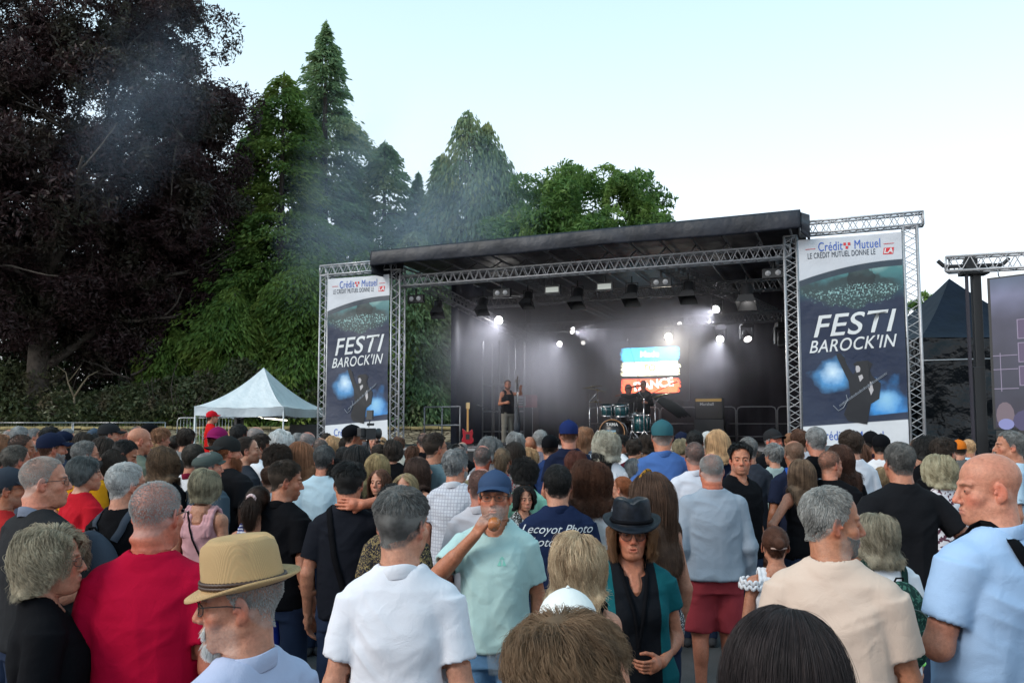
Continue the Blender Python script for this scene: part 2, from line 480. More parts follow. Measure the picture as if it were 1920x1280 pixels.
def geo_body(g, q):
    zs, rx, ry, cyy, b = dims(g)
    hd = g.get('hd', (0, 0, 0)); Rh = rotm(*hd)
    o = HEADC + A3(g.get('hoff', (0, 0, 0)))
    hs = g.get('hs', 1.0)
    HP = [xf(p, Rh, o) for p in head_prims(g)]
    NP = neck_prim(g, Rh, o)
    fem = g['sex'] == 'f'
    TP = [loft(zs, rx, ry, cyy, .80, 1.475, .01),
          *[cone((s * .04, -.034, 1.452), (s * .140 * b, -.022, 1.386), .042, .046 * b, .035) for s in (-1, 1)]]
    if fem: TP += [ell((s * .07 * b, .085, 1.235), (.062, .058, .062), .03) for s in (-1, 1)]
    AP = []; HND = []
    arms = {}
    for s, key in ((-1, 'la'), (1, 'ra')):
        S, E, W, d, n, cu = arm(g, s, g.get(key, 'down'), b)
        if g.get(key + 'o'): E = E + A3(g[key + 'o'][0]); W = W + A3(g[key + 'o'][1])
        arms[s] = (S, E, W, d, n, cu)
        ar = (.88 if fem else 1.0) * (g.get('build', 1) * .6 + .4) + g.get('fat', 0) * .10
        AP += [ell(S + A3((-s * .004, 0, -.005)), (.055 * ar, .056 * ar, .058 * ar), .035), cone(S, E, .050 * ar, .040 * ar, .02), cone(E, W, .041 * ar, .027 * ar, .02), cone(E + (W - E) * .2, E + (W - E) * .45, .043 * ar, .036 * ar, .02)]
        HND.append((s, hand_prims(W, d, n, cu, s, .9 if fem else 1), W, d, cone(E, W, .041 * ar, .027 * ar, .01)))
    lo = (-.125, -.155, -.225); hi = (.125, .135, .135)
    hv, hf = fgrid(HP + NP + TP[:0] + TP[1:3], lo, hi, HRES[q], Rh, o)
    if q == 0: hv = smoothv(hv, hf, 1, .25)
    ext = np.array([a for s in arms for a in arms[s][1:3]] + [arms[s][0] for s in arms])
    lo = ext.min(0) - .07; hi = ext.max(0) + .07
    lo = np.minimum(lo, A3((-.2, -.17, .9))); hi = np.maximum(hi, A3((.2, .2, 1.5)))
    lo[2] = min(lo[2], 1.0) if g.get('top', 'tee') != 'none' else .84
    bv, bf = fgrid(TP + AP + [dict(NP[0], k=.03)], lo, hi, BRES[q])
    parts = [(hv, hf), (bv, bf)]
    for s, hp, W, d, fa in HND:
        c = W + d / np.linalg.norm(d) * .07
        parts.append(fgrid([fa] + hp, c - .13, c + .13, (.0036, .005, .0085)[q]))
    if g.get('legs'):
        LP = []
        for s in (-1, 1):
            f = 1 + .15 * g.get('fat', 0)
            LP += [cone((s * .088, 0, .88), (s * .10, .0, .50), .085 * f, .056 * f, .02), cone((s * .10, 0, .50), (s * .105, -.03, .10), .055 * f, .036, .02), ell((s * .102, -.035, .36), (.05, .055, .11), .02), cone((s * .105, -.03, .09), (s * .125, .10, .035), .035, .03, .02)]
        parts.append(fgrid(LP, (-.24, -.16, 0), (.24, .2, .80), BRES[q] * 1.2))
    v, f = join(*parts)
    return v, f, Rh, o, arms, dict(HP=HP, NP=NP, TP=TP)
def skin_tint(v, g, Rh, o):
    """rgba per vertex in body coordinates: lips, cheeks, brows, stubble, balding scalp"""
    H = (v - o) @ Rh
    x, y, z = H[:, 0], H[:, 1], H[:, 2]
    base = np.tile(A3(g['skin']) * A3((.80, .63, .53)), (len(v), 1))
    def blot(c, r, colr, a):
        nonlocal base
        d = np.sqrt((((H - A3(c)) / A3(r)) ** 2).sum(1)); wgt = np.clip(1.4 - d * 1.0, 0, 1)[:, None] * a
        base = base * (1 - wgt) + base * A3(colr) * wgt
    inh = (z > -.25)
    for s in (-1, 1):
        blot((s * .045, .075, -.035), (.028, .03, .025), (1.12, .78, .74), .7)
        blot((s * .085, -.012, -.008), (.02, .03, .04), (1.15, .74, .70), .8)
        blot((s * .031, .085, .0), (.022, .02, .014), (.80, .70, .70), .6)
        q = np.sqrt(((x - s * .033) / .021) ** 2 + ((z - .0205 + np.abs(x - s * .03) * .12) / .0048) ** 2 + ((y - .085) / .035) ** 2)
        wgt = np.clip(1.5 - q, 0, 1)[:, None] * .8
        base = base * (1 - wgt) + A3(g.get('brow', g['hc'])) * .8 * wgt
    blot((0, .108, -.036), (.02, .02, .018), (1.15, .76, .74), .7)
    q = np.sqrt((x / .024) ** 2 + ((z + .0725) / .0105) ** 2 + ((y - .095) / .018) ** 2)
    wgt = (np.clip(1.3 - q, 0, 1) * .9)[:, None]
    lc = A3(g['skin']) * A3((.95, .52, .52) if g['sex'] == 'f' else (.85, .58, .56))
    base = base * (1 - wgt) + lc * wgt
    nn = vn(H * 60) * .5 + vn(H * 140) * .5
    base = base * (1 + .11 * nn[:, None])
    base *= 1 - .10 * np.clip(vn(H * 25 + 7) + .1, 0, 1)[:, None] * A3((.3, 1, 1)); fk = np.clip(vn(v * 170 + 3) - .62, 0, .2)[:, None] * 5 * .22; base *= 1 - fk * A3((.6, .9, 1))
    nz = (z < -.08) & (z > -.3) & (y < .0)
    if g.get('rednape'): nw = (np.clip((-.05 - z) / .06, 0, 1) * np.clip((z + .34) / .06, 0, 1) * np.clip((.03 - y) / .04, 0, 1))[:, None]; base = base * (1 - nw) + base * nw * A3((1.06, .84, .80))
    if g.get('stub'):
        c, a = g['stub']
        q = np.clip((-.035 - z - np.maximum(0, .05 - y) * .2) / .02, 0, 1) * np.clip((z + .135) / .02, 0, 1) * np.clip((y + .01) / .02, 0, 1)
        mus = np.clip(1.4 - np.sqrt((x / .03) ** 2 + ((z + .055) / .008) ** 2 + ((y - .09) / .03) ** 2), 0, 1)
        q = np.clip(np.maximum(q, mus), 0, 1) * (1 - np.clip(1.3 - np.sqrt((x / .022) ** 2 + ((z + .0725) / .0095) ** 2), 0, 1))
        wgt = (q * a * (.8 + .3 * vn(H * 300)))[:, None]
        base = base * (1 - wgt) + A3(c) * wgt
    if g.get('scalp'):
        a = g['scalp']
        q = scalp_mask(H, g.get('line', 0), g.get('bald', 0), soft=.012)
        wgt = (q * a * (.85 + .2 * vn(H * 220)))[:, None]
        base = base * (1 - wgt) + A3(g['hc']) * wgt
    return np.clip(base, .004, .9)
def hairline(phi, line):
    """lowest height of hair for azimuth phi (0 front, pi back)"""
    return np.interp(phi, [0, .55, .95, 1.15, 1.35, 1.62, 1.9, 2.4, 3.2], [.088 + line, .086 + line, .060 + line * .7, .030, -.005, -.004, -.040, -.070, -.080])
def scalp_mask(H, line=0, bald=0, soft=.006):
    phi = np.abs(np.arctan2(H[:, 0], H[:, 1] + .012))
    m = np.clip((H[:, 2] - hairline(phi, line)) / soft + .5, 0, 1)
    m *= np.clip(1 - (np.abs(H[:, 0]) - .088) / .004, 0, 1)
    if bald:      # the crown is bare: bald 0..1
        q = H - A3((0, .02, .10)); d = np.sqrt((q[:, 0] / (.05 + .03 * bald)) ** 2 + ((q[:, 1]) / (.05 + .065 * bald)) ** 2 + (q[:, 2] / (.035 + .045 * bald)) ** 2)
        m *= np.clip((d - 1) / .25, 0, 1)
    return m
def set_col(me, rgb, name='tint'):
    a = me.color_attributes.new(name, 'FLOAT_COLOR', 'POINT')
    c = np.ones((len(me.vertices), 4), np.float32); c[:, :3] = rgb
    a.data.foreach_set('color', c.ravel())
def skin_mat():
    def fn(n, l, b):
        at = n.new('ShaderNodeAttribute'); at.attribute_name = 'tint'
        oi = n.new('ShaderNodeHueSaturation')
        l.new(at.outputs['Color'], oi.inputs['Color']); l.new(oi.outputs[0], b.inputs['Base Color'])
        tq = n.new('ShaderNodeTexCoord'); nq = n.new('ShaderNodeTexNoise'); nq.inputs['Scale'].default_value = 75; nq.inputs['Detail'].default_value = 7; nq.inputs['Roughness'].default_value = .7; l.new(tq.outputs['Object'], nq.inputs['Vector'])
        mq = n.new('ShaderNodeMapRange'); mq.inputs[1].default_value = .32; mq.inputs[2].default_value = .68; mq.inputs[3].default_value = .80; mq.inputs[4].default_value = 1.15; l.new(nq.outputs[0], mq.inputs[0]); l.new(mq.outputs[0], oi.inputs['Value'])
        mw_ = n.new('ShaderNodeMapRange'); mw_.inputs[1].default_value = .3; mw_.inputs[2].default_value = .7; mw_.inputs[3].default_value = .36; mw_.inputs[4].default_value = .66; l.new(nq.outputs[0], mw_.inputs[0]); l.new(mw_.outputs[0], b.inputs['Roughness'])
        tc = n.new('ShaderNodeTexCoord'); nz = n.new('ShaderNodeTexNoise'); nz.inputs['Scale'].default_value = 260; nz.inputs['Detail'].default_value = 3
        n2 = n.new('ShaderNodeTexNoise'); n2.inputs['Scale'].default_value = 45; n2.inputs['Detail'].default_value = 3
        ad = n.new('ShaderNodeMath'); ad.operation = 'MULTIPLY_ADD'; ad.inputs[1].default_value = 2.5
        l.new(tc.outputs['Object'], nz.inputs['Vector']); l.new(tc.outputs['Object'], n2.inputs['Vector'])
        l.new(n2.outputs[0], ad.inputs[0]); l.new(nz.outputs[0], ad.inputs[2])
        bp = n.new('ShaderNodeBump'); bp.inputs['Strength'].default_value = .6; bp.inputs['Distance'].default_value = .002
        l.new(ad.outputs[0], bp.inputs['Height']); l.new(bp.outputs[0], b.inputs['Normal'])
    return mat('skin', rough=.48, spec=.4, sss=.05, fn=fn)
# ---------------- clothing
def fold(v, N, arms, amt, zc=1.28, seed=0):
    P = v + seed * 3.7
    r = np.clip((1.42 - v[:, 2]) / .25, .1, 1)
    a = vn(np.stack([P[:, 0] * 9, P[:, 1] * 9, P[:, 2] * 2.6 + vn(P * 4) * .8], 1)); a = 1 - np.abs(a) * 2
    b_ = vn(np.stack([P[:, 0] * 5 + P[:, 2] * 4, P[:, 1] * 6, P[:, 2] * 8 - P[:, 0] * 5], 1)); b_ = 1 - np.abs(b_) * 2
    low = np.clip((1.12 - v[:, 2]) / .2, 0, 1)
    d = a * .0065 * r + b_ * .0065 * (low + .25)
    for s in (-1, 1):
        S, E = arms[s][0], arms[s][1]
        q = v - (S + A3((-s * .02, 0, -.11)))
        rr = np.linalg.norm(q, axis=1); an = np.arctan2(q[:, 2], s * -q[:, 0])
        wv = vn(np.stack([an * 3.2, rr * 5, np.sign(v[:, 1]) * 3 + seed + s], 1)); wv = 1 - 2 * np.abs(wv)
        d += wv * .0042 * np.exp(-((rr - .12) / .12) ** 2) * np.clip((rr - .04) / .06, 0, 1) * .2
        xx, zz = s * -q[:, 0], q[:, 2]; th = .75 + .25 * math.sin(seed * 2.1 + s); al = xx * math.cos(th) - zz * math.sin(th); pp = xx * math.sin(th) + zz * math.cos(th)
        wv = vn(np.stack([pp * 17 + vn(P * 5) * .7, al * 3.5, np.sign(v[:, 1]) * 3 + seed + s], 1)); d += (1 - 2.2 * np.abs(wv)) * .0075 * np.exp(-(rr / .20) ** 2) * np.clip(xx / .05 + .6, 0, 1)
    d += vn(P * 16) * .0016
    d = np.maximum(d, -.004)
    return v + N * (d * amt)[:, None]
def geo_top(g, q, arms):
    kind = g.get('top', 'tee')
    zs, rx, ry, cyy, b = dims(g); fem = g['sex'] == 'f'; fat = g.get('fat', 0)
    ez = g.get('ease', .018 if not fem else .011)
    rx = list(A3(rx) + ez * A3((.9, .8, .8, .9, .8, .6, .5, .45, .4))); ry = list(A3(ry) + ez * A3((1, .9, .9, 1, 1, .8, .5, .4, .3)))
    if not fem or kind in ('tee', 'polo', 'long'):      # hangs from the chest
        for i in range(4, -1, -1): rx[i] = max(rx[i], rx[i + 1] * .985); ry[i] = max(ry[i], ry[i + 1] * (.97 if fem else .985))
    hem = g.get('hem', .84)
    sl = dict(tee=.62, polo=.60, tank=0, long=1.0, cap=.32, dress=.5, strap=0, sweat=1.0)[kind]
    if g.get('sleeve') is not None: sl = g['sleeve']
    P = [loft(zs, rx, ry, cyy, hem, 1.47 if sl else 1.40, .008)]
    if fem: P += [ell((s * .07 * b, .09, 1.235), (.066, .062, .066), .045) for s in (-1, 1)]
    P2 = []; P3 = []
    if sl:
        P += [cone((s * .045, -.034, 1.455), (s * .140 * b, -.022, 1.386), .052, .053 * b, .04) for s in (-1, 1)]
        ar = (.88 if fem else 1.0) * (g.get('build', 1) * .6 + .4) + fat * .10
        lo_ = .016 if kind not in ('polo',) else .012
        for s in (-1, 1):
            S, E, W = arms[s][:3]
            P.append(ell(S + A3((-s * .008, 0, -.010)), (.056 * ar, .062 * ar, .058 * ar), .035))
            if sl <= .75:
                T = S + (E - S) * (sl / .62 * .70)
                P.append(cyl(S, T, .058 * ar + .008, .051 * ar + lo_, .022))
                P2.append(cyl(T - (E - S) * .10, T + (E - S) * .2, .043 * ar + lo_ * .8, .047 * ar + lo_ * .75, .003, -1))
            else:
                P.append(cone(S, E, .056 * ar, .050 * ar, .02)); T = E + (W - E) * .97
                P.append(cyl(E, T, .052 * ar, .037 * ar, .02)); P.append(ell(E, (.053 * ar,) * 3, .02))
    else:
        wd = .055 if kind == 'tank' else .012
        cx = .095 * b if kind == 'tank' else .085 * b
        for s in (-1, 1):
            for (ya, yb) in ((-.100, -.02), (.092, -.02)):
                for t0 in (0, .25, .5, .75):
                    A_ = A3((s * cx * .92, ya, 1.28 if ya < 0 else 1.25)); B_ = A3((s * cx, ya * .35 - .01, 1.468)) ; C_ = A3((s * cx, -.024, 1.476))
                    f_ = lambda t: (1 - t) ** 2 * A_ + 2 * t * (1 - t) * (B_ + A3((0, ya * .45, -.02))) + t * t * C_
                    for dx in ((-.5, 0, .5) if kind == 'tank' else (0,)): P3.append(cone(f_(t0) + A3((dx * wd, 0, 0)), f_(t0 + .25) + A3((dx * wd, 0, 0)), .011 if kind == 'tank' else .008, .011 if kind == 'tank' else .008, .012))
            P2.append(ell((s * .205 * b, -.01, 1.37), (.072, .14, .105), .01, -1))
        P2.append(ell((0, 0, 1.49), (.30, .4, .14 if kind == 'tank' else .18), .01, -1))
    nr = (.052 if fem else .061) + fat * .006
    if g.get('vneck'): P2.append(ell((0, .09, 1.42), (.035, .08, .10), .01, -1))
    if sl:
        if kind in ('polo', 'long'): pass
        else:
            P.append(cone((-.001, -.030, 1.455), (.001, -.028, 1.455), nr + .018, nr + .018, .02))
        P2.append(cyl((0, -.044, 1.58), (0, .006, 1.40), nr + .012, nr + .006 + (.014 if fem else 0), .006, -1))
        P2.append(ell((0, .055, 1.475), (nr * .9, .06, .040 + (.02 if fem else 0)), .012, -1))
    P2.append(loft(zs, list(A3(rx) - .012), list(A3(ry) - .012), cyy, hem - .05, hem + .04, .004, -1))
    allp = P + P2 + P3
    E_ = np.array([arms[s][1] for s in arms] + [arms[s][0] for s in arms] + ([arms[s][2] for s in arms] if sl > .75 else []))
    lo = np.minimum(E_.min(0) - .09, A3((-.23 - fat * .04, -.2 - fat * .05, hem - .02))); hi = np.maximum(E_.max(0) + .09, A3((.23 + fat * .04, .22 + fat * .1, 1.50)))
    if sl == 0: hi[2] = 1.51; lo[0] = -.24; hi[0] = .24; lo[2] = hem - .02
    v, f = fgrid(allp, lo, hi, TRES[q])
    v = smoothv(v, f, 1, .4)
    v = fold(v, vnorm(v, f), arms, g.get('folds', 1.0), seed=g.get('seed', 0))
    return v, f, allp
def geo_collar(g, Rh, o):
    """folded polo collar as a thin band"""
    fem = g['sex'] == 'f'; nr = (.050 if fem else .0585) + g.get('fat', 0) * .008
    nr += .004; v = []; f = []; n = 40; prof = [(.004, -.018), (.003, .010), (.002, .026), (.006, .031), (.011, .028), (.018, .008), (.030, -.020), (.028, -.023), (.016, .003), (.009, .020)]
    for i in range(n + 1):
        t = .30 + (2 * math.pi - .60) * i / n          # opening in front
        for (dr, z) in prof:
            r = nr + dr * (1 + .25 * math.cos(t)); x = math.sin(t) * r; y = math.cos(t) * r - .036
            v.append((x, y + (z) * -.25 + .012 , 1.456 + z - .28 * (y + .036) + .004 * math.sin(t * 3)))
    m = len(prof)
    for i in range(n):
        for j in range(m - 1): f.append((i * m + j, i * m + j + 1, (i + 1) * m + j + 1, (i + 1) * m + j))
    return A3(v), np.array(f)
def geo_legs(g, q):
    kind = g.get('leg', 'trousers'); fat = g.get('fat', 0); fem = g['sex'] == 'f'
    zs, rx, ry, cyy, b = dims(g)
    zb = dict(trousers=.07, shorts=.50, skirt=.55, dress=.55)[kind]
    P = [loft(zs[:4], list(A3(rx[:4]) + .008), list(A3(ry[:4]) + .008), cyy[:4], .77, 1.02, .02)]
    for s in (-1, 1):
        f = 1 + .12 * fat
        if kind in ('skirt', 'dress'): P.append(cyl((s * .06, 0, .9), (s * .10, 0, zb), .12, .15, .05))
        elif kind == 'shorts': P.append(cyl((s * .085, 0, .90), (s * .112, 0, zb), .100 * f, .098 * f, .03))
        else: P += [cone((s * .085, 0, .88), (s * .10, .005, .50), .096 * f, .075 * f, .025), cyl((s * .10, 0, .50), (s * .108, -.02, zb), .073 * f, .060, .02)]
    v, f = fgrid(P, (-.30, -.24, zb - .03), (.30, .28, 1.05), BRES[q] * 1.35)
    v = smoothv(v, f, 1, .4)
    n = vnorm(v, f)
    d = (1 - 2 * np.abs(vn(np.stack([v[:, 0] * 5, v[:, 1] * 6, v[:, 2] * 9], 1)))) * .006 + vn(v * 20) * .002
    return v + n * d[:, None], f
def geo_shoes():
    mb = []
    for s in (-1, 1):
        mb.append(fgrid([cone((s * .105, -.055, .045), (s * .125, .10, .035), .043, .038, .02), cone((s * .125, .10, .035), (s * .13, .15, .03), .038, .03, .02), cyl((s * .107, -.03, .05), (s * .107, -.03, .11), .048, .045, .02),
                         ell((s * .115, .04, -.06), (.3, .3, .062), .004, -1)], (min(0, s * .2), -.12, -.01), (max(0, s * .2), .2, .13), .009))
    return join(*mb)
def cloth_fn(c1, c2=None, pattern=None, scale=40):
    def fn(n, l, b):
        tc = n.new('ShaderNodeTexCoord')
        nz = n.new('ShaderNodeTexNoise'); nz.inputs['Scale'].default_value = 420; nz.inputs['Detail'].default_value = 2
        n2 = n.new('ShaderNodeTexNoise'); n2.inputs['Scale'].default_value = 13; n2.inputs['Detail'].default_value = 5; n2.inputs['Distortion'].default_value = 1.1
        l.new(tc.outputs['Object'], nz.inputs['Vector']); l.new(tc.outputs['Object'], n2.inputs['Vector'])
        ma = n.new('ShaderNodeMath'); ma.operation = 'MULTIPLY_ADD'; ma.inputs[1].default_value = 5
        l.new(n2.outputs[0], ma.inputs[0]); l.new(nz.outputs[0], ma.inputs[2])
        bp = n.new('ShaderNodeBump'); bp.inputs['Strength'].default_value = .6; bp.inputs['Distance'].default_value = .0015
        sxx = n.new('ShaderNodeSeparateXYZ'); l.new(tc.outputs['Object'], sxx.inputs[0]); abx = n.new('ShaderNodeMath'); abx.operation = 'ABSOLUTE'; l.new(sxx.outputs[0], abx.inputs[0])
        cmp_ = n.new('ShaderNodeMath'); cmp_.operation = 'COMPARE'; cmp_.inputs[1].default_value = .157; cmp_.inputs[2].default_value = .0022; l.new(abx.outputs[0], cmp_.inputs[0])
        m4 = n.new('ShaderNodeMath'); m4.operation = 'MULTIPLY_ADD'; m4.inputs[1].default_value = -2.2; l.new(cmp_.outputs[0], m4.inputs[0]); l.new(ma.outputs[0], m4.inputs[2])
        l.new(m4.outputs[0], bp.inputs['Height']); l.new(bp.outputs[0], b.inputs['Normal'])
        mx = n.new('ShaderNodeMix'); mx.data_type = 'RGBA'
        mx.inputs['A'].default_value = (*[x * .90 for x in c1], 1); mx.inputs['B'].default_value = (*[min(.85, x * 1.06) for x in c1], 1)
        n3 = n.new('ShaderNodeTexNoise'); n3.inputs['Scale'].default_value = 5
        l.new(tc.outputs['Object'], n3.inputs['Vector']); l.new(n3.outputs[0], mx.inputs['Factor'])
        out = mx.outputs['Result']
        if pattern:
            m2 = n.new('ShaderNodeMix'); m2.data_type = 'RGBA'
            l.new(out, m2.inputs['A']); m2.inputs['B'].default_value = (*c2, 1)
            if pattern == 'sleeves':
                sx = n.new('ShaderNodeSeparateXYZ'); l.new(tc.outputs['Object'], sx.inputs[0]); ab = n.new('ShaderNodeMath'); ab.operation = 'ABSOLUTE'; l.new(sx.outputs[0], ab.inputs[0])
                gt_ = n.new('ShaderNodeMath'); gt_.operation = 'GREATER_THAN'; gt_.inputs[1].default_value = .108; l.new(ab.outputs[0], gt_.inputs[0]); l.new(gt_.outputs[0], m2.inputs['Factor'])
            elif pattern in ('stripes', 'plaid'):
                wv = n.new('ShaderNodeTexWave'); wv.bands_direction = 'Z'; wv.inputs['Scale'].default_value = scale; wv.inputs['Distortion'].default_value = .3
                l.new(tc.outputs['Object'], wv.inputs['Vector']); fac = wv.outputs['Fac']
                if pattern == 'plaid':
                    w2 = n.new('ShaderNodeTexWave'); w2.bands_direction = 'X'; w2.inputs['Scale'].default_value = scale; w2.inputs['Distortion'].default_value = .3
                    l.new(tc.outputs['Object'], w2.inputs['Vector'])
                    mm = n.new('ShaderNodeMath'); mm.operation = 'MAXIMUM'; l.new(fac, mm.inputs[0]); l.new(w2.outputs['Fac'], mm.inputs[1]); fac = mm.outputs[0]
                cr = n.new('ShaderNodeMapRange'); lo_ = .5 if pattern == 'stripes' else .80
                cr.inputs[1].default_value = lo_; cr.inputs[2].default_value = lo_ + .12
                l.new(fac, cr.inputs[0]); l.new(cr.outputs[0], m2.inputs['Factor'])
            else:
                vo = n.new('ShaderNodeTexNoise'); vo.inputs['Scale'].default_value = scale; vo.inputs['Detail'].default_value = 1; vo.inputs['Distortion'].default_value = 2.5
                l.new(tc.outputs['Object'], vo.inputs['Vector'])
                cr = n.new('ShaderNodeMapRange'); cr.inputs[1].default_value = .54; cr.inputs[2].default_value = .57
                l.new(vo.outputs[0], cr.inputs[0]); l.new(cr.outputs[0], m2.inputs['Factor'])
            out = m2.outputs['Result']
        l.new(out, b.inputs['Base Color'])
    return fn
def cloth(c, c2=None, pattern=None, scale=40, rough=.85):
    c = tuple(c)
    key = 'cloth_%02d_%02d_%02d_%s%s%s' % (c[0] * 99, c[1] * 99, c[2] * 99, pattern, scale, str(c2)[:12])
    return mat(key, c, rough, spec=.06, sheen=0, fn=cloth_fn(c, c2, pattern, scale))
# ---------------- hair
def hair_mat(c, c2=None, shell=False):
    c2 = c2 or tuple(min(.8, x * 1.9 + .01) for x in c)
    def fn(n, l, b):
        hi = n.new('ShaderNodeHairInfo')
        mx = n.new('ShaderNodeMix'); mx.data_type = 'RGBA'
        mx.inputs['A'].default_value = (*[x * (.75 if not shell else .4) for x in c], 1); mx.inputs['B'].default_value = (*c2, 1)  # shell copy is darker: shade beneath the strands painted into its colour
        tc = n.new('ShaderNodeTexCoord'); nz = n.new('ShaderNodeTexNoise'); nz.inputs['Scale'].default_value = 16; nz.inputs['Detail'].default_value = 3
        l.new(tc.outputs['Object'], nz.inputs['Vector'])
        mr = n.new('ShaderNodeMapRange'); mr.inputs[1].default_value = .35; mr.inputs[2].default_value = .65
        l.new(nz.outputs[0], mr.inputs[0])
        ad = n.new('ShaderNodeMath'); ad.operation = 'MULTIPLY_ADD'; ad.inputs[1].default_value = .55
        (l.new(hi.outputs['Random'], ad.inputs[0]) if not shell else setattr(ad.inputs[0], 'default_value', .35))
        m3 = n.new('ShaderNodeMath'); m3.operation = 'MULTIPLY'; m3.inputs[1].default_value = .45
        l.new(mr.outputs[0], m3.inputs[0]); l.new(m3.outputs[0], ad.inputs[2])
        l.new(ad.outputs[0], mx.inputs['Factor']); l.new(mx.outputs['Result'], b.inputs['Base Color'])
    return mat('hair_%.3f_%.3f_%.3f_%.2f%s' % (*c, c2[0], shell), c, .5 if not shell else .8, spec=.22, fn=fn)
#        n      length          lift  comb  grav stiff  vol(min,max) curl(amp,turns) clump  zend  lateral
STY = dict(
    buzz=dict(len=(.004, .007), lift=1.0, comb=.5, g=.0, vol=(0, .006), st=3),
    short=dict(swirl=.25, len=(.014, .022), lift=.55, comb=1, g=.15, vol=(.001, .011), st=5, clump=.5),
    crop=dict(swirl=.35, len=(.022, .034), lift=.75, comb=.9, g=.12, vol=(.002, .018), st=6, clump=.6, fade=1),
    quiff=dict(swirl=.5, len=(.035, .055), lift=.8, comb=.8, g=.12, vol=(.003, .032), st=7, clump=.75, fade=1),
    medium=dict(swirl=.6, len=(.045, .075), lift=.5, comb=1, g=.3, vol=(.004, .022), st=8, clump=.7, curl=(.003, 1.2)),
    tousled=dict(len=(.055, .085), lift=.45, comb=1, g=.3, vol=(.004, .034), st=11, clump=.8, curl=(.007, 1.3), swirl=1.1),
    bob=dict(len=(.20, .24), lift=.3, comb=1, g=.8, vol=(.004, .030), st=13, clump=.5, zend=-.10),
    shortbob=dict(len=(.10, .15), lift=.4, comb=1, g=.6, vol=(.005, .030), st=11, clump=.65, zend=-.065, curl=(.003, .8)),
    wavy=dict(len=(.22, .28), lift=.4, comb=1, g=.7, vol=(.006, .045), st=16, clump=.85, zend=-.17, curl=(.010, 2.2)),
    curlbob=dict(len=(.15, .20), lift=.6, comb=1, g=.55, vol=(.010, .048), st=16, clump=.9, zend=-.12, curl=(.011, 2.6)),
    afro=dict(len=(.07, .10), lift=1.1, comb=.3, g=.12, vol=(.01, .055), st=13, clump=.7, curl=(.009, 4)),
    bigcurl=dict(len=(.20, .28), lift=.7, comb=.8, g=.5, vol=(.012, .060), st=18, clump=.75, zend=-.20, curl=(.011, 5)),
    long=dict(len=(.36, .42), lift=.3, comb=1, g=.85, vol=(.004, .026), st=16, clump=.55, zend=-.34),
    vlong=dict(len=(.48, .56), lift=.3, comb=1, g=.85, vol=(.004, .028), st=18, clump=.6, zend=-.46, curl=(.006, 1.3)),
    longcurl=dict(len=(.38, .46), lift=.4, comb=1, g=.8, vol=(.008, .042), st=24, clump=.85, zend=-.34, curl=(.010, 5)),
    pony=dict(len=(.10, .13), lift=.05, comb=1, g=0, vol=(.003, .010), st=9, clump=.3, tie=(0, -.115, .045)),
    bun=dict(len=(.10, .13), lift=.05, comb=1, g=0, vol=(.003, .010), st=9, clump=.3, tie=(0, -.118, .03)),
    fringe=dict(len=(.05, .08), lift=.4, comb=1, g=.5, vol=(.004, .020), st=8, clump=.6),
)
NST = (9000, 3600, 1500); RST = (.0007, .0011, .0020)
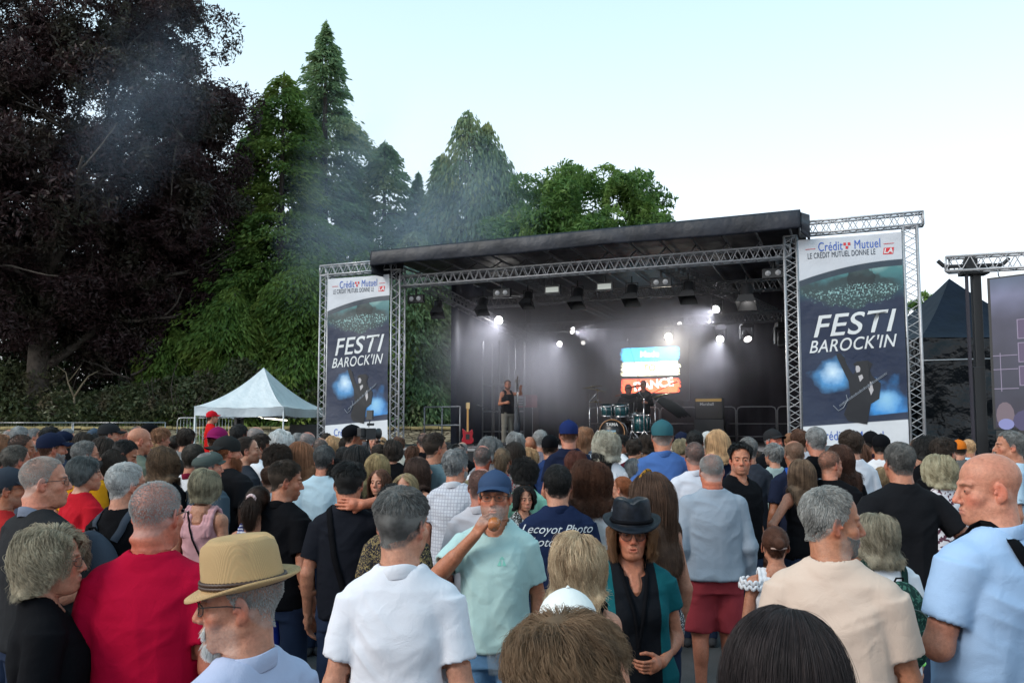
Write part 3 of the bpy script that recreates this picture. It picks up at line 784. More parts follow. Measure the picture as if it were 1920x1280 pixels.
def hair_geo(style, g, q, line=0, bald=0, seed=0, dens=1.0, len_=1.0):
    """strands in head coordinates: (n, k, 3)"""
    S = STY[style]; rs = np.random.RandomState(seed + 11)
    HP = head_prims(g)[:3]; NP = [cone((0, -.026, -.045), (0, -.046, -.19), .055 if g['sex'] == 'm' else .047, .058, .03)]
    b = .9 if g['sex'] == 'f' else 1
    body = [cone((s * .04, -.046, -.185), (s * .16 * b, -.034, -.222), .052, .062, .03) for s in (-1, 1)] + [ell((0, -.02, -.42), (.18 * b, .125, .24), .03)]
    COL_ = HP + NP + body
    n = int(NST[q] * dens * (1.5 if S.get('g', 0) > .4 else 1))
    # roots: rays from the skull centre
    m = n * 3
    z = rs.uniform(-.95, 1, m); t = rs.uniform(0, 2 * np.pi, m)
    D = np.stack([np.cos(t) * np.sqrt(1 - z * z), np.sin(t) * np.sqrt(1 - z * z), z], 1).astype(np.float32)
    c0 = A3((0, -.012, .01)); r0 = np.zeros(m); r1 = np.full(m, .2)
    for _ in range(13):
        rm = (r0 + r1) / 2; dd = feval(HP + NP, c0 + D * rm[:, None]); r0 = np.where(dd < 0, rm, r0); r1 = np.where(dd < 0, r1, rm)
    R0 = (c0 + D * r0[:, None]).astype(np.float32)
    keep = scalp_mask(R0, line, bald, soft=.004) > rs.uniform(.15, .85, m)
    R0 = R0[keep][:n]; D = D[keep][:n]; n = len(R0)
    Nn = R0 - A3((0, -.018, .03)); Nn /= np.linalg.norm(Nn, axis=1)[:, None]
    cw = A3((.012, -.055, .11))
    away = R0 - cw; away -= Nn * (away * Nn).sum(1)[:, None]; away /= np.maximum(np.linalg.norm(away, axis=1), 1e-5)[:, None]
    tie = S.get('tie')
    if tie is not None:
        cmb = A3(tie) - R0; cmb -= Nn * (cmb * Nn).sum(1)[:, None]; cmb /= np.maximum(np.linalg.norm(cmb, axis=1), 1e-5)[:, None]
    elif S['g'] > .4:
        part = S.get('part', .016)
        sx = np.where(R0[:, 1] > -.01, np.where(R0[:, 0] > part, 1, -1), np.tanh((R0[:, 0] - part) / .03))
        cmb = np.stack([sx * np.clip(.9 + R0[:, 1] * 9, .12, .9), np.where(R0[:, 1] > .03, -.25, -.35), np.full(n, -.6)], 1).astype(np.float32)
        cmb += .22 * np.stack([vn(R0 * 35 + seed), vn(R0 * 35 + 9), vn(R0 * 35 + 21)], 1)
        cmb -= Nn * (cmb * Nn).sum(1)[:, None] * .9; cmb /= np.maximum(np.linalg.norm(cmb, axis=1), .05)[:, None]
    else:
        cmb = away; sw = S.get('swirl', 0)
        if sw:
            a_ = vn(R0 * 22 + seed * 5) * sw * 1.3 + vn(R0 * 60 + 3) * sw * .5
            cr_ = np.cross(Nn, cmb); cmb = (cmb * np.cos(a_)[:, None] + cr_ * np.sin(a_)[:, None]).astype(np.float32)
    hgt = np.clip((R0[:, 2] + .06) / .17, 0, 1)
    L = rs.uniform(*S['len'], n) * len_
    if S.get('fade'): L = L * (.22 + .78 * np.clip((R0[:, 2] - .02) / .055, 0, 1)) 
    elif S['g'] < .35 and not tie and S['st'] > 3: L = L * (.45 + .55 * hgt)
    if S['g'] > .4 and S.get('zend'): L = L * (.75 + .25 * hgt)
    st = S['st'] if q < 2 else max(3, int(S['st'] * .65))
    off = rs.uniform(0, 1, n) ** .7 * (S['vol'][1] - S['vol'][0]) + S['vol'][0]
    if S.get('fade'): off *= (.2 + .8 * np.clip((R0[:, 2] - .02) / .06, 0, 1))
    d = Nn * S['lift'] + cmb * S['comb'] + rs.normal(0, .12, (n, 3)); d /= np.linalg.norm(d, axis=1)[:, None]
    P = np.zeros((n, st + 1, 3), np.float32); P[:, 0] = R0 - Nn * .002; p = P[:, 0].copy(); step = L / st
    dirn = d.astype(np.float32)
    ph = rs.uniform(0, 6.3, n)
    for k in range(1, st + 1):
        if tie is not None:
            tt = A3(tie) - p; tt /= np.maximum(np.linalg.norm(tt, axis=1), .006)[:, None]
            dirn = dirn * .4 + tt * .6; stp = np.minimum(step * 1.5, np.linalg.norm(A3(tie) - p, axis=1) * .9)
        else:
            dirn = dirn + A3((0, 0, -1)) * S['g'] * .45 + cmb * (.25 if S['g'] < .35 else .25 * max(0, 1 - k / st * 2)); stp = step
        dirn /= np.linalg.norm(dirn, axis=1)[:, None]
        p = p + dirn * stp[:, None]
        want = S['vol'][0] + (off - S['vol'][0]) * min(1, k / st * 2.2)
        dd = feval(COL_, p)
        e = .004
        gx = np.stack([feval(COL_, p + A3((e, 0, 0))) - dd, feval(COL_, p + A3((0, e, 0))) - dd, feval(COL_, p + A3((0, 0, e))) - dd], 1) / e
        gx /= np.maximum(np.linalg.norm(gx, axis=1), 1e-4)[:, None]
        push = np.clip(want - dd, 0, .05)
        p = (p + gx * push[:, None]).astype(np.float32)
        pull = np.clip(dd - off - .004, 0, .02) * (.5 if tie is None else .5)
        if S['g'] < .9 and style not in ('afro',): p = (p - gx * pull[:, None] * (.5 if p.shape[0] else 1)).astype(np.float32)
        if S['g'] > .4:      # keep the face clear
            face = (p[:, 1] > .045) & (p[:, 2] < .06) & (np.abs(p[:, 0]) < .062)
            p[face, 0] = np.sign(p[face, 0] + 1e-6) * .064; p[face, 1] -= .006
        P[:, k] = p
    # clumps
    cl = S.get('clump', 0)
    if cl:
        G = max(30, n // (30 if q == 0 else 22)); gi = rs.choice(n, G, replace=False)
        near = np.zeros(n, int)
        for a in range(0, n, 2000):
            dd = ((R0[a:a + 2000, None] - R0[gi][None]) ** 2).sum(-1); near[a:a + 2000] = dd.argmin(1)
        tt = np.linspace(0, 1, st + 1)[None, :, None] ** 1.2
        P = P * (1 - cl * .65 * tt) + P[gi[near]] * (cl * .65 * tt)
    if S.get('curl'):
        A, turns = S['curl']
        if cl: ph = ph[gi[near]] + rs.normal(0, .5, n); amp = rs.uniform(.6, 1.3, len(gi))[near]
        else: amp = np.ones(n)
        tt = np.linspace(0, 1, st + 1)[None]
        an = ph[:, None] + tt * turns * 6.28 * (1 + .3 * (ph[:, None] % 1))
        w_ = A * np.minimum(1, tt * 3) * amp[:, None]
        ux = Nn[:, None]; vx = np.cross(Nn, A3((0, 0, 1)))[:, None]
        P = P + ux * (np.sin(an) * w_)[..., None] * .8 + vx * (np.cos(an) * w_)[..., None]
    nf = n // 28
    if nf and S['st'] > 3:
        tt = np.linspace(0, 1, st + 1)[None, :, None] ** 1.5
        P[:nf] += (Nn[:nf] * rs.uniform(.004, .022, (nf, 1)) + rs.normal(0, .008, (nf, 3)))[:, None] * tt * float(min(1, S['len'][1] / .16))
    P = P.astype(np.float32)
    if S.get('zend'):
        ze = S['zend'] * 1.0 + .018 * vn(R0 * 30) + rs.uniform(-.012, .01, n) + np.abs(R0[:, 0]) * .12 + (0 if S['zend'] < -.2 else np.clip(R0[:, 1], 0, .1) * .2)
        below = P[:, :, 2] < ze[:, None]
        kc = np.where(below.any(1), below.argmax(1), st).astype(np.float32); kc = np.maximum(kc, 1)
        tt = np.linspace(0, 1, st + 1)[None] * kc[:, None]
        i0 = np.clip(tt.astype(int), 0, st - 1); fr = (tt - i0)[..., None]
        ar = np.arange(n)[:, None]
        P = P[ar, i0] * (1 - fr) + P[ar, i0 + 1] * fr
    out = [P]
    if tie is not None:       # the tail or knot
        T = A3(tie); m2 = n // 3
        if style == 'pony':
            stp_ = 12; L2 = rs.uniform(.16, .24, m2) * len_; Q = np.zeros((m2, st + 1, 3), np.float32)
            r_ = rs.normal(0, .006, (m2, 3)); pp = T + r_; dv = np.tile(A3((0, -1.0, .15)), (m2, 1)) + rs.normal(0, .25, (m2, 3))
            Q[:, 0] = T
            for k in range(1, st + 1):
                dv = dv + A3((0, 0, -1)) * .75; dv /= np.linalg.norm(dv, axis=1)[:, None]
                pp = pp + dv * (L2 / st)[:, None]; Q[:, k] = pp + r_ * 1.5 * math.sin(k / st * 3.1) * 1.6
        else:
            Q = np.zeros((m2, st + 1, 3), np.float32); a0 = rs.uniform(0, 6.3, m2); el = rs.uniform(-1.2, 1.2, m2); rr = .030
            for k in range(st + 1):
                an = a0 + k / st * 3
                Q[:, k] = T + A3((0, -.018, .0)) + np.stack([np.cos(an) * np.cos(el), np.sin(el) * .7, np.sin(an) * np.cos(el)], 1) * rr + rs.normal(0, .001, (m2, 3))
        out.append(Q)
    return np.concatenate(out)
def strands(name, P, r, m, parent):
    n, k, _ = P.shape
    c = bpy.data.hair_curves.new(name)
    c.add_curves([k] * n)
    c.attributes['position'].data.foreach_set('vector', np.ascontiguousarray(P, np.float32).ravel())
    ra = c.attributes.new('radius', 'FLOAT', 'POINT') if 'radius' not in c.attributes else c.attributes['radius']
    t = np.linspace(0, 1, k); rr = np.tile(r * (1 - .6 * t ** 2), (n, 1)).astype(np.float32)
    ra.data.foreach_set('value', rr.ravel())
    return c
def hair_shell(P, g, q, style, line, bald, Rh=None, o=None):
    """under-layer: the surface that the strands fill"""
    S = STY[style]; HP = head_prims(g)[:3]
    h = (.006, .008, .011)[q]
    n, k, _ = P.shape
    long_ = S['g'] > .4 or style == 'afro' or S.get('tie') is not None
    if not long_:
        infl = S['vol'][1] * .35 + .0015
        pr = [dict(p, c=p['c'], r=p['r'] + infl) if p['t'] == 'e' else p for p in HP[:1]] + [cone((0, -.026, -.045), (0, -.046, -.19), .056, .058, .03)]
        v, f = fgrid(pr, (-.12, -.16, -.10), (.12, .13, .16), h)
        mk = scalp_mask(v, line + .004, bald, .002)
        ff = f[(mk[f] > .5).all(1)]
        keep = np.zeros(len(v), bool); keep[ff.ravel()] = True; ids = np.cumsum(keep) - 1
        return v[keep], ids[ff]
    # density of strand points on a grid, blurred
    lo = P.reshape(-1, 3).min(0) - .03; hi = P.reshape(-1, 3).max(0) + .03
    h = h * 1.25; dim = np.ceil((hi - lo) / h).astype(int) + 1
    t = np.linspace(0, 1, 2 * k - 1) * (k - 1); i0 = np.clip(t.astype(int), 0, k - 2); fr = (t - i0)[None, :, None]
    Q = (P[:, i0] * (1 - fr) + P[:, i0 + 1] * fr).reshape(-1, 3)
    ii = ((Q - lo) / h).round().astype(int)
    den = np.zeros(dim, np.float32); np.add.at(den, (ii[:, 0], ii[:, 1], ii[:, 2]), 1)
    for ax in range(3):
        for _ in range(2): den = (np.roll(den, 1, ax) + 2 * den + np.roll(den, -1, ax)) / 4
    thr = np.percentile(den[ii[:, 0], ii[:, 1], ii[:, 2]], 22)
    v, f = nets(thr - den, lo, h)
    v = smoothv(v, f, 2, .5)
    v = v - vnorm(v, f) * .003
    return v, f
def geo_beard(g, q, region, seed=0, L=(.01, .02)):
    rs = np.random.RandomState(seed); HP = head_prims(g)[:11]; n = (3500, 1500, 500)[q]
    m = n * 6; z = rs.uniform(-.95, -.1, m); t = rs.uniform(-.2, np.pi + .2, m)
    D = np.stack([np.cos(t) * np.sqrt(1 - z * z), np.sin(t) * np.sqrt(1 - z * z), z], 1).astype(np.float32)
    c0 = A3((0, .01, -.01)); r0 = np.zeros(m); r1 = np.full(m, .2)
    for _ in range(12):
        rm = (r0 + r1) / 2; dd = feval(HP, c0 + D * rm[:, None]); r0 = np.where(dd < 0, rm, r0); r1 = np.where(dd < 0, r1, rm)
    R0 = c0 + D * r0[:, None]; x, y, z = R0.T
    lip = ((x / .021) ** 2 + ((z + .0725) / .010) ** 2 < 1) & (y > .06)
    full = (z < -.05 - np.clip(.05 - y, 0, .1) * -.5) & (y > .0) & (np.abs(x) < .075) & ~((np.abs(x) < .035) & (z > -.058))
    mus = (np.abs(x) < .032) & (np.abs(z + .058) < .006) & (y > .06)
    goat = ((np.abs(x) < .03) & (z < -.085) & (y > .03)) | mus
    k = (goat if region == 'goatee' else full | mus) & ~lip
    R0 = R0[k][:n]; n = len(R0)
    Nn = R0 - c0; Nn /= np.linalg.norm(Nn, axis=1)[:, None]
    d = Nn * .6 + A3((0, .0, -1)) * .8 + rs.normal(0, .25, (n, 3)); d /= np.linalg.norm(d, axis=1)[:, None]
    Ls = rs.uniform(*L, n); P = np.zeros((n, 5, 3), np.float32)
    for j in range(5): P[:, j] = R0 + d * (Ls * j / 4)[:, None] + A3((0, 0, -1)) * (Ls * (j / 4) ** 2 * .4)[:, None]
    return P
# ---------------- caps, hats, glasses (head coordinates)
def geo_cap(back=False, flat=False, q=0, brim=.072):
    n = 32; v = []; f = []
    rings = [(-.25, 1.02), (-.1, 1.045), (.15, 1.05), (.35, 1.0), (.55, .88), (.72, .70), (.86, .47), (.95, .25), (1.0, .03)]
    for (z, r) in rings:
        for k in range(n):
            t = 2 * math.pi * k / n
            seam = 1 - .012 * (abs(math.sin(t * 3)) < .15)
            x = math.cos(t) * .0845 * r * seam; y = math.sin(t) * .1065 * r * seam - .018
            zz = .044 + z * (.094 if not flat else .075)
            if flat: y += .020 * max(0, z); zz += .015 * math.sin(t) * z; x *= 1.10; y *= 1.08
            if z < .3: zz += (-.014 if y < 0 else .004) * (1 - z) * .8
            v.append((x, y, zz))
    for i in range(len(rings) - 1):
        for k in range(n): f.append((i * n + k, i * n + (k + 1) % n, (i + 1) * n + (k + 1) % n, (i + 1) * n + k))
    m0 = len(v); v.append((0, -.018, .044 + (.096 if not flat else .076)))
    # brim: two layers
    nu, nv = 16, 5
    L = brim if not flat else .04
    for lay in (0, -.0035):
        for j in range(nv + 1):
            for i in range(nu + 1):
                t = (i / nu - .5) * 2.35; a = math.sin(t); c = math.cos(t)
                y0 = c * .1085 - .018; r = j / nv * L * (math.cos(t * .66) ** .6)
                x = a * .0855 * (1 + .05 * j / nv); y = y0 + r
                v.append((x, y, .036 - .16 * r - 3.2 * x * x * (.35 + j / nv) + lay + .02))
    o = m0 + 1; W = (nu + 1); lay_n = W * (nv + 1)
    for l_ in (0, 1):
        for j in range(nv):
            for i in range(nu):
                q_ = [o + l_ * lay_n + j * W + i, o + l_ * lay_n + j * W + i + 1, o + l_ * lay_n + (j + 1) * W + i + 1, o + l_ * lay_n + (j + 1) * W + i]
                f.append(tuple(q_ if l_ == 0 else q_[::-1]))
    for i in range(nu): f.append((o + nv * W + i, o + nv * W + i + 1, o + lay_n + nv * W + i + 1, o + lay_n + nv * W + i))
    V = A3(v)
    # button
    k = len(V)
    bt = [(math.cos(t) * .007, math.sin(t) * .007 - .018, .044 + (.096 if not flat else .076)) for t in np.linspace(0, 6.28, 9)[:8]] + [(0, -.018, .146 if not flat else .123)]
    V = np.concatenate([V, A3(bt)]); f += [(k + i, k + (i + 1) % 8, k + 8, k + 8) for i in range(8)]
    f = [q_ if q_[2] != q_[3] else q_[:3] for q_ in f]
    if back: V = V * A3((-1, -1, 1)) + A3((0, -.034, 0))
    return V, f
def geo_hat(tall=.105, brim=.055, tilt=6, dent=1.0):
    n = 44; prof = [(1.0 + brim / .095, -.004 + .004), (1.0 + brim / .095 * .99, .005), (1 + brim / .095 * .6, .0035), (1.02, .006), (1.01, .012), (.985, .04), (.95, tall * .7), (.90, tall * .92), (.82, tall), (.6, tall * .97), (.35, tall * .93), (.05, tall * .92)]
    low = [(1.0 + brim / .095, -.002), (1 + brim / .095 * .6, -.003), (1.0, .0)]
    v = []; f = []
    P = low[::-1] + prof
    for i, (r, z) in enumerate(P):
        for k in range(n):
            t = 2 * math.pi * k / n; x = math.cos(t); y = math.sin(t)
            rr = r; zz = z
            if r > 1.1: zz += (abs(x) ** 2.5 * .024 - .014 * max(0, y) + .018 * max(0, -y)) * min(1, (r - 1.05) / .5)
            X = x * .088 * rr; Y = y * .106 * rr - .016
            if z > .04:
                f_ = (z - .04) / max(.01, tall - .04)
                X *= 1 - .26 * f_ * max(0, y) ** 1.5 * dent; 
                if i > len(P) - 6: zz -= dent * .022 * math.exp(-(X / .02) ** 2) * (1 if r < .85 else .4)
                zz += .006 * f_ * y
            v.append((X, Y, zz))
    m = len(P)
    for i in range(m - 1):
        for k in range(n): f.append((i * n + k, i * n + (k + 1) % n, (i + 1) * n + (k + 1) % n, (i + 1) * n + k))
    f.append([(m - 1) * n + k for k in range(n)])
    V = A3(v); Rt = rotm(0, -tilt); return V @ Rt.T + A3((0, 0, .036)), f, Rt
def geo_glasses(rx=.024, rz=.017, up=False, sun=False, rnd=2.6, th=.0014):
    F = MB(); Ln = MB()
    for s in (-1, 1):
        pts = []
        for k in range(21):
            t = 2 * math.pi * k / 20; c, d = math.cos(t), math.sin(t)
            e = 2 / rnd
            x = s * .033 + rx * abs(c) ** e * (1 if c > 0 else -1); z = -.004 + rz * abs(d) ** e * (1 if d > 0 else -1)
            pts.append((x, .0985 - 3.2 * max(0, abs(x) - .02) ** 2 * 4, z))
        F.tube(pts, th, 5, False)
        k0 = len(Ln.v); Ln.v += [tuple(p) for p in pts[:20]]; Ln.f.append([k0 + i for i in range(20)])
        F.tube([(s * .057, .092, .004), (s * .070, .080, .006), (s * .079, .02, .004), (s * .083, -.012, -.002), (s * .080, -.028, -.018)], th * 1.1, 5)
    F.tube([(-.0095, .0985, .002), (0, .1005, .005), (.0095, .0985, .002)], th, 5)
    return F, Ln
def under_cap(V, k=.975):
    q = V - A3((0, -.018, .040)); r = np.linalg.norm(q / A3((.084, .104, .088)), axis=-1)
    w_ = np.clip((V[..., 2] - .012) / .018, 0, 1)
    f = np.where(r > k, k / np.maximum(r, 1e-5), 1)[..., None]; f = 1 - (1 - f) * w_[..., None]
    return (q * f + A3((0, -.018, .040))).astype(np.float32)
_cache = {}
def cached(key, fn):
    if key not in _cache: _cache[key] = fn()
    return _cache[key]
LABELS = []
def person(px, py, hh, label, sex='m', yaw=0, hd=(0, 0, 0), top='tee', tc=(.5, .5, .5), tc2=None, pat=None, ps=40, hair='short', hc=(.03, .02, .015), hc2=None,
           skin=None, cap=None, capc=(.02, .03, .06), glasses=None, q=None, bald=0, line=0, group=None, floor=0.0, extra=None, beard=None, bc=None, legc=(.02, .03, .06), Y=None, hscale=1.0, cat='person', **g):
    """px, py: photo pixel of the top of the head; hh: head height in photo pixels"""
    hh = hh * (.88 if hh < 60 else (.83 if hh < 120 or sex == 'f' else .79)); s = hh / .235
    if Y is None: Y = FPX / s
    if q is None: q = 0 if hh > 66 else (1 if hh > 44 else 2)
    top3 = pix(px, py, Y)
    H = top3.z - floor
    g = dict(g); g.update(sex=sex, top=top, hd=hd)
    g['hc'] = hc; g['skin'] = skin or (.50, .255, .175)
    if q == 2:
        g.setdefault('la', 'down'); g.setdefault('ra', 'down')
    g['scalp'] = g.get('scalp', .9 if hair in ('buzz', 'short', 'crop', 'quiff', 'medium', 'none') and hair != 'none' else (.9 if hair != 'none' else 0))
    g['line'] = line; g['bald'] = bald
    gk = repr(sorted(g.items(), key=lambda t: t[0]))
    k = H / 1.741
    gt = {a: b for a, b in g.items() if a in ('sex', 'fat', 'build', 'top', 'la', 'ra', 'lao', 'rao', 'ease', 'hem', 'folds', 'seed', 'sleeve', 'vneck')}
    tk = repr(sorted(gt.items()))
    def mt(arms):
        v, f, ap = geo_top(g, q, arms); return mesh_np('shirt', v, f), v, f, ap
    def mk():
        v, f, Rh, o, arms, ex = geo_body(g, q)
        if top != 'none':
            ap = cached(('top', tk, q), lambda: mt(arms))[3]
            nb = v[:, 2] < 1.50
            vb = v[nb]; cov = feval(ap, vb) < .012; am = np.clip((np.hypot(vb[:, 0], vb[:, 1] + .034) - .058) / .016, 0, 1) if top != 'x' else 1; am = np.where(vb[:, 2] < 1.38, 1, am)[cov][:, None]
            N_ = vnorm(v, f)[nb]; vv = v[nb]; vv[cov] -= N_[cov] * (.010, .012, .015)[q] * am; v[nb] = vv
        lw = (v[:, 2] < .99) & (v[:, 2] > .78) & (np.abs(v[:, 0]) < .2) & (np.abs(v[:, 1]) < .3)
        if top != 'none' and not g.get('lean'): v[lw, :2] *= .88 - .09 * g.get('fat', 0)
        me = mesh_np('person', v, f); set_col(me, skin_tint(v, g, Rh, o)); me.materials.append(skin_mat())
        return me, Rh, o, arms
    me, Rh, o, arms = cached(('body', gk, q), mk)
    top3 = Vector(top3)
    Mz = Matrix.Rotation(-R_(yaw), 3, 'Z')
    hv_ = .018 if cap else (0 if hair == 'none' or g.get('hatted') else STY[hair]['vol'][1] * .75)
    ht = Vector((Rh @ A3((0, -.01, .118 + hv_)) + o).tolist())
    off = Mz @ (ht * k)
    rt = link('person', me, None, None, (top3.x - off.x, Y - off.y, floor)); rt.rotation_euler = (0, 0, -R_(yaw)); rt.scale = (k, k, k)
    tag(rt, label, cat, group or 'people in the festival audience'); LABELS.append(label)
    oh = Vector(o.tolist()); eh = Matrix(Rh.tolist()).to_euler()
    # clothes
    if top != 'none':
        tm = cached(('top', tk, q), lambda: mt(arms))
        sh = link({'tank': 'tank_top', 'strap': 'strap_top', 'dress': 'dress', 'sweat': 'sweatshirt'}.get(top, 'shirt'), tm[0], cloth(tc, tc2, pat, ps), rt)
    else: sh = None
    if top == 'polo' or g.get('collar'):
        cm = cached(('collar', sex, g.get('fat', 0)), lambda: mesh_np('collar', *geo_collar(g, Rh, o)))
        c_ = link('collar', cm, cloth(g.get('colc', tc)), rt)
    gl = {a: b for a, b in g.items() if a in ('sex', 'fat', 'build', 'leg')}
    lk = repr(sorted(gl.items()))
    lm = cached(('legs', lk, q), lambda: mesh_np('trousers', *geo_legs(g, q)))
    link(g.get('leg', 'trousers') if g.get('leg') != 'dress' else 'skirt', lm, cloth(legc), rt)
    link('shoes', cached('shoes', lambda: mesh_np('shoes', *geo_shoes())), cloth(g.get('shoec', (.05, .05, .055))), rt)
    # hair
    if hair != 'none':
        sd_ = g.get('hseed', 0) if q == 2 else g.get('hseed', len(LABELS) % 5)
        gg = dict(sex=sex, fat=g.get('fat', 0))
        hl = g.get('hlen', 1.0)
        def mh():
            P = hair_geo(hair, gg, q, line, bald, sd_, g.get('hdens', 1.0), hl)
            cap_ = cap is not None or bool(g.get('hatted'))
            if cap_:
                P = P[(P[:, 0, 2] < .045)] if hair in ('buzz', 'short', 'crop', 'quiff', 'medium', 'tousled', 'fringe') else P
                P = under_cap(P)
            if hair == 'buzz': v, f = np.zeros((0, 3), np.float32), np.zeros((0, 4), int)
            else: v, f = hair_shell(P, gg, q, hair, line, bald)
            if cap_:
                v = under_cap(v, .93)
            return mesh_np('hair', v, f), strands('hair_strands', P, RST[q] * g.get('hrad', 1), None, None)
        hm, hcv = cached(('hair', hair, sex, g.get('fat', 0), q, round(line, 3), bald, sd_, cap is not None or bool(g.get('hatted')), hl, g.get('hdens', 1), g.get('hrad', 1)), mh)
        m_ = hair_mat(hc, hc2)
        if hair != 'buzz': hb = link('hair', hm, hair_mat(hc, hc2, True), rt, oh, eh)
        ho = bpy.data.objects.new('hair_strands' if hair != 'buzz' else 'hair', hcv); col.objects.link(ho)
        if hair != 'buzz': ho.parent = hb
        else: ho.parent = rt; ho.location = oh; ho.rotation_euler = eh
        if not hcv.materials: hcv.materials.append(m_)
        if hcv.materials[0] is not m_: ho.material_slots[0].link = 'OBJECT'; ho.material_slots[0].material = m_
    if beard:
        P = geo_beard(g, q, beard[0], 1, beard[1]); cv = strands('beard', P, RST[q] * .9, None, None); cv.materials.append(hair_mat(bc or hc, None))
        bo = bpy.data.objects.new('beard', cv); col.objects.link(bo); bo.parent = rt; bo.location = oh; bo.rotation_euler = eh
    if cap:
        V, f = cached(('cap', cap), lambda: geo_cap(cap == 'back', cap == 'flat'))
        cmesh = cached(('capm', cap), lambda: mesh_np('cap', V, f))
        co = link('cap', cmesh, cloth(capc), rt, oh, eh)
    # eyes
    if (q < 2 and abs((yaw + hd[0] + 180) % 360 - 180) > 48) or g.get('eyes'):
        def me_():
            b = MB()
            b.lathe([(.0125 * math.sin(a), -.0125 * math.cos(a)) for a in np.linspace(.05, 3.09, 14)], 16, (0, 0, 0), Matrix.Rotation(-math.pi / 2, 3, 'X'))
            v = np.array(b.v, np.float32); m = mesh_np('eye', v, b.f)
            d = np.sqrt(v[:, 0] ** 2 + v[:, 2] ** 2); front = v[:, 1] > .004
            c = np.tile(A3((.36, .32, .31)), (len(v), 1)); c[(d < .0066) & front] = (.05, .035, .025); c[(d < .0035) & front] = (.003, .003, .003); set_col(m, c); return m
        def fne(n, l, b):
            at = n.new('ShaderNodeAttribute'); at.attribute_name = 'tint'; l.new(at.outputs['Color'], b.inputs['Base Color'])
        for sgn in (-1, 1): link('eye', cached('eye', me_), mat('eye', rough=.15, fn=fne), rt, oh + Vector((Rh @ A3((sgn * .031, .0712, -.0015))).tolist()), eh)
    if glasses:
        kind = glasses if isinstance(glasses, str) else 'thin'
        def mg():
            p = dict(thin=dict(), round=dict(rx=.026, rz=.024, rnd=2, th=.0022), sun=dict(rx=.027, rz=.020, th=.0022), top=dict(rx=.027, rz=.020, th=.002))[kind]
            F, Ln = geo_glasses(**p)
            return mesh_np('glasses', np.array(F.v, np.float32), F.f), mesh_np('lens', np.array(Ln.v, np.float32), Ln.f)
        a_, b_ = cached(('glasses', kind), mg)
        fr = link('glasses', a_, mat('frame_dark' + kind, (.02, .018, .018) if kind != 'round' else (.06, .02, .015), .3), rt, oh, eh)
        if kind == 'top': fr.location = oh + Vector((Rh @ A3((0, -.03, .085))).tolist()); fr.rotation_euler = Matrix((Rh @ rotm(0, 50)).tolist()).to_euler()
        def fnl(n, l, b):
            b.inputs['Transmission Weight'].default_value = 0; b.inputs['Alpha'].default_value = .12 if kind == 'thin' else (.30 if kind == 'round' else .9)
        link('lens', b_, mat('lens' + kind, (.02, .02, .02) if kind != 'round' else (.05, .03, .02), .05, fn=fnl), fr)
    if extra: extra(rt, oh, eh, arms, g, sh, k)
    return rt
# ------------------------------------------------------------------ ground, wall, trees
def np_cards(c, u, w_):
    """quads at centres c with half vectors u, w"""
    n = len(c); v = np.stack([c - u - w_, c + u - w_, c + u + w_, c - u + w_], 1).reshape(-1, 3)
    return v.astype(np.float32), np.arange(n * 4).reshape(n, 4)
def leaf_cards(c, size, rs, droop=.3, asp=.6):
    n = len(c)
    a = rs.normal(0, 1, (n, 3)); a[:, 2] -= droop; a /= np.linalg.norm(a, axis=1)[:, None]
    b = rs.normal(0, 1, (n, 3)); b -= a * (a * b).sum(1)[:, None]; b /= np.linalg.norm(b, axis=1)[:, None]
    s = rs.uniform(.6, 1.3, n)[:, None] * size
    # rhombus leaves
    v = np.stack([c - a * s, c + b * s * asp * .5, c + a * s, c - b * s * asp * .5], 1).reshape(-1, 3)
    return v.astype(np.float32), np.arange(n * 4).reshape(n, 4)
def leaf_mat(key, c1, c2, c3=None, scale=.8, rough=.6, transl=.25):
    def fn(n, l, b):
        g = n.new('ShaderNodeNewGeometry'); tc = n.new('ShaderNodeTexCoord')
        nz = n.new('ShaderNodeTexNoise'); nz.inputs['Scale'].default_value = scale; nz.inputs['Detail'].default_value = 3
        l.new(tc.outputs['Object'], nz.inputs['Vector'])
        m1 = n.new('ShaderNodeMix'); m1.data_type = 'RGBA'; m1.inputs['A'].default_value = (*c1, 1); m1.inputs['B'].default_value = (*c2, 1)
        l.new(g.outputs['Random Per Island'], m1.inputs['Factor'])
        m2 = n.new('ShaderNodeMix'); m2.data_type = 'RGBA'; m2.inputs['B'].default_value = (*(c3 or c2), 1)
        mr = n.new('ShaderNodeMapRange'); mr.inputs[1].default_value = .48; mr.inputs[2].default_value = .66; mr.inputs[4].default_value = .8
        l.new(nz.outputs[0], mr.inputs[0]); l.new(mr.outputs[0], m2.inputs['Factor']); l.new(m1.outputs['Result'], m2.inputs['A'])
        l.new(m2.outputs['Result'], b.inputs['Base Color'])
        if transl:
            tr = n.new('ShaderNodeBsdfTranslucent'); l.new(m2.outputs['Result'], tr.inputs['Color'])
            ms = n.new('ShaderNodeMixShader'); ms.inputs[0].default_value = transl
            l.new(b.outputs[0], ms.inputs[1]); l.new(tr.outputs[0], ms.inputs[2]); l.new(ms.outputs[0], n['Material Output'].inputs['Surface'])
    return mat(key, c1, rough, spec=.25, fn=fn)
bark = mat('bark', (.07, .055, .045), .9, noise=(6, .4), bump=(14, .8, .03))
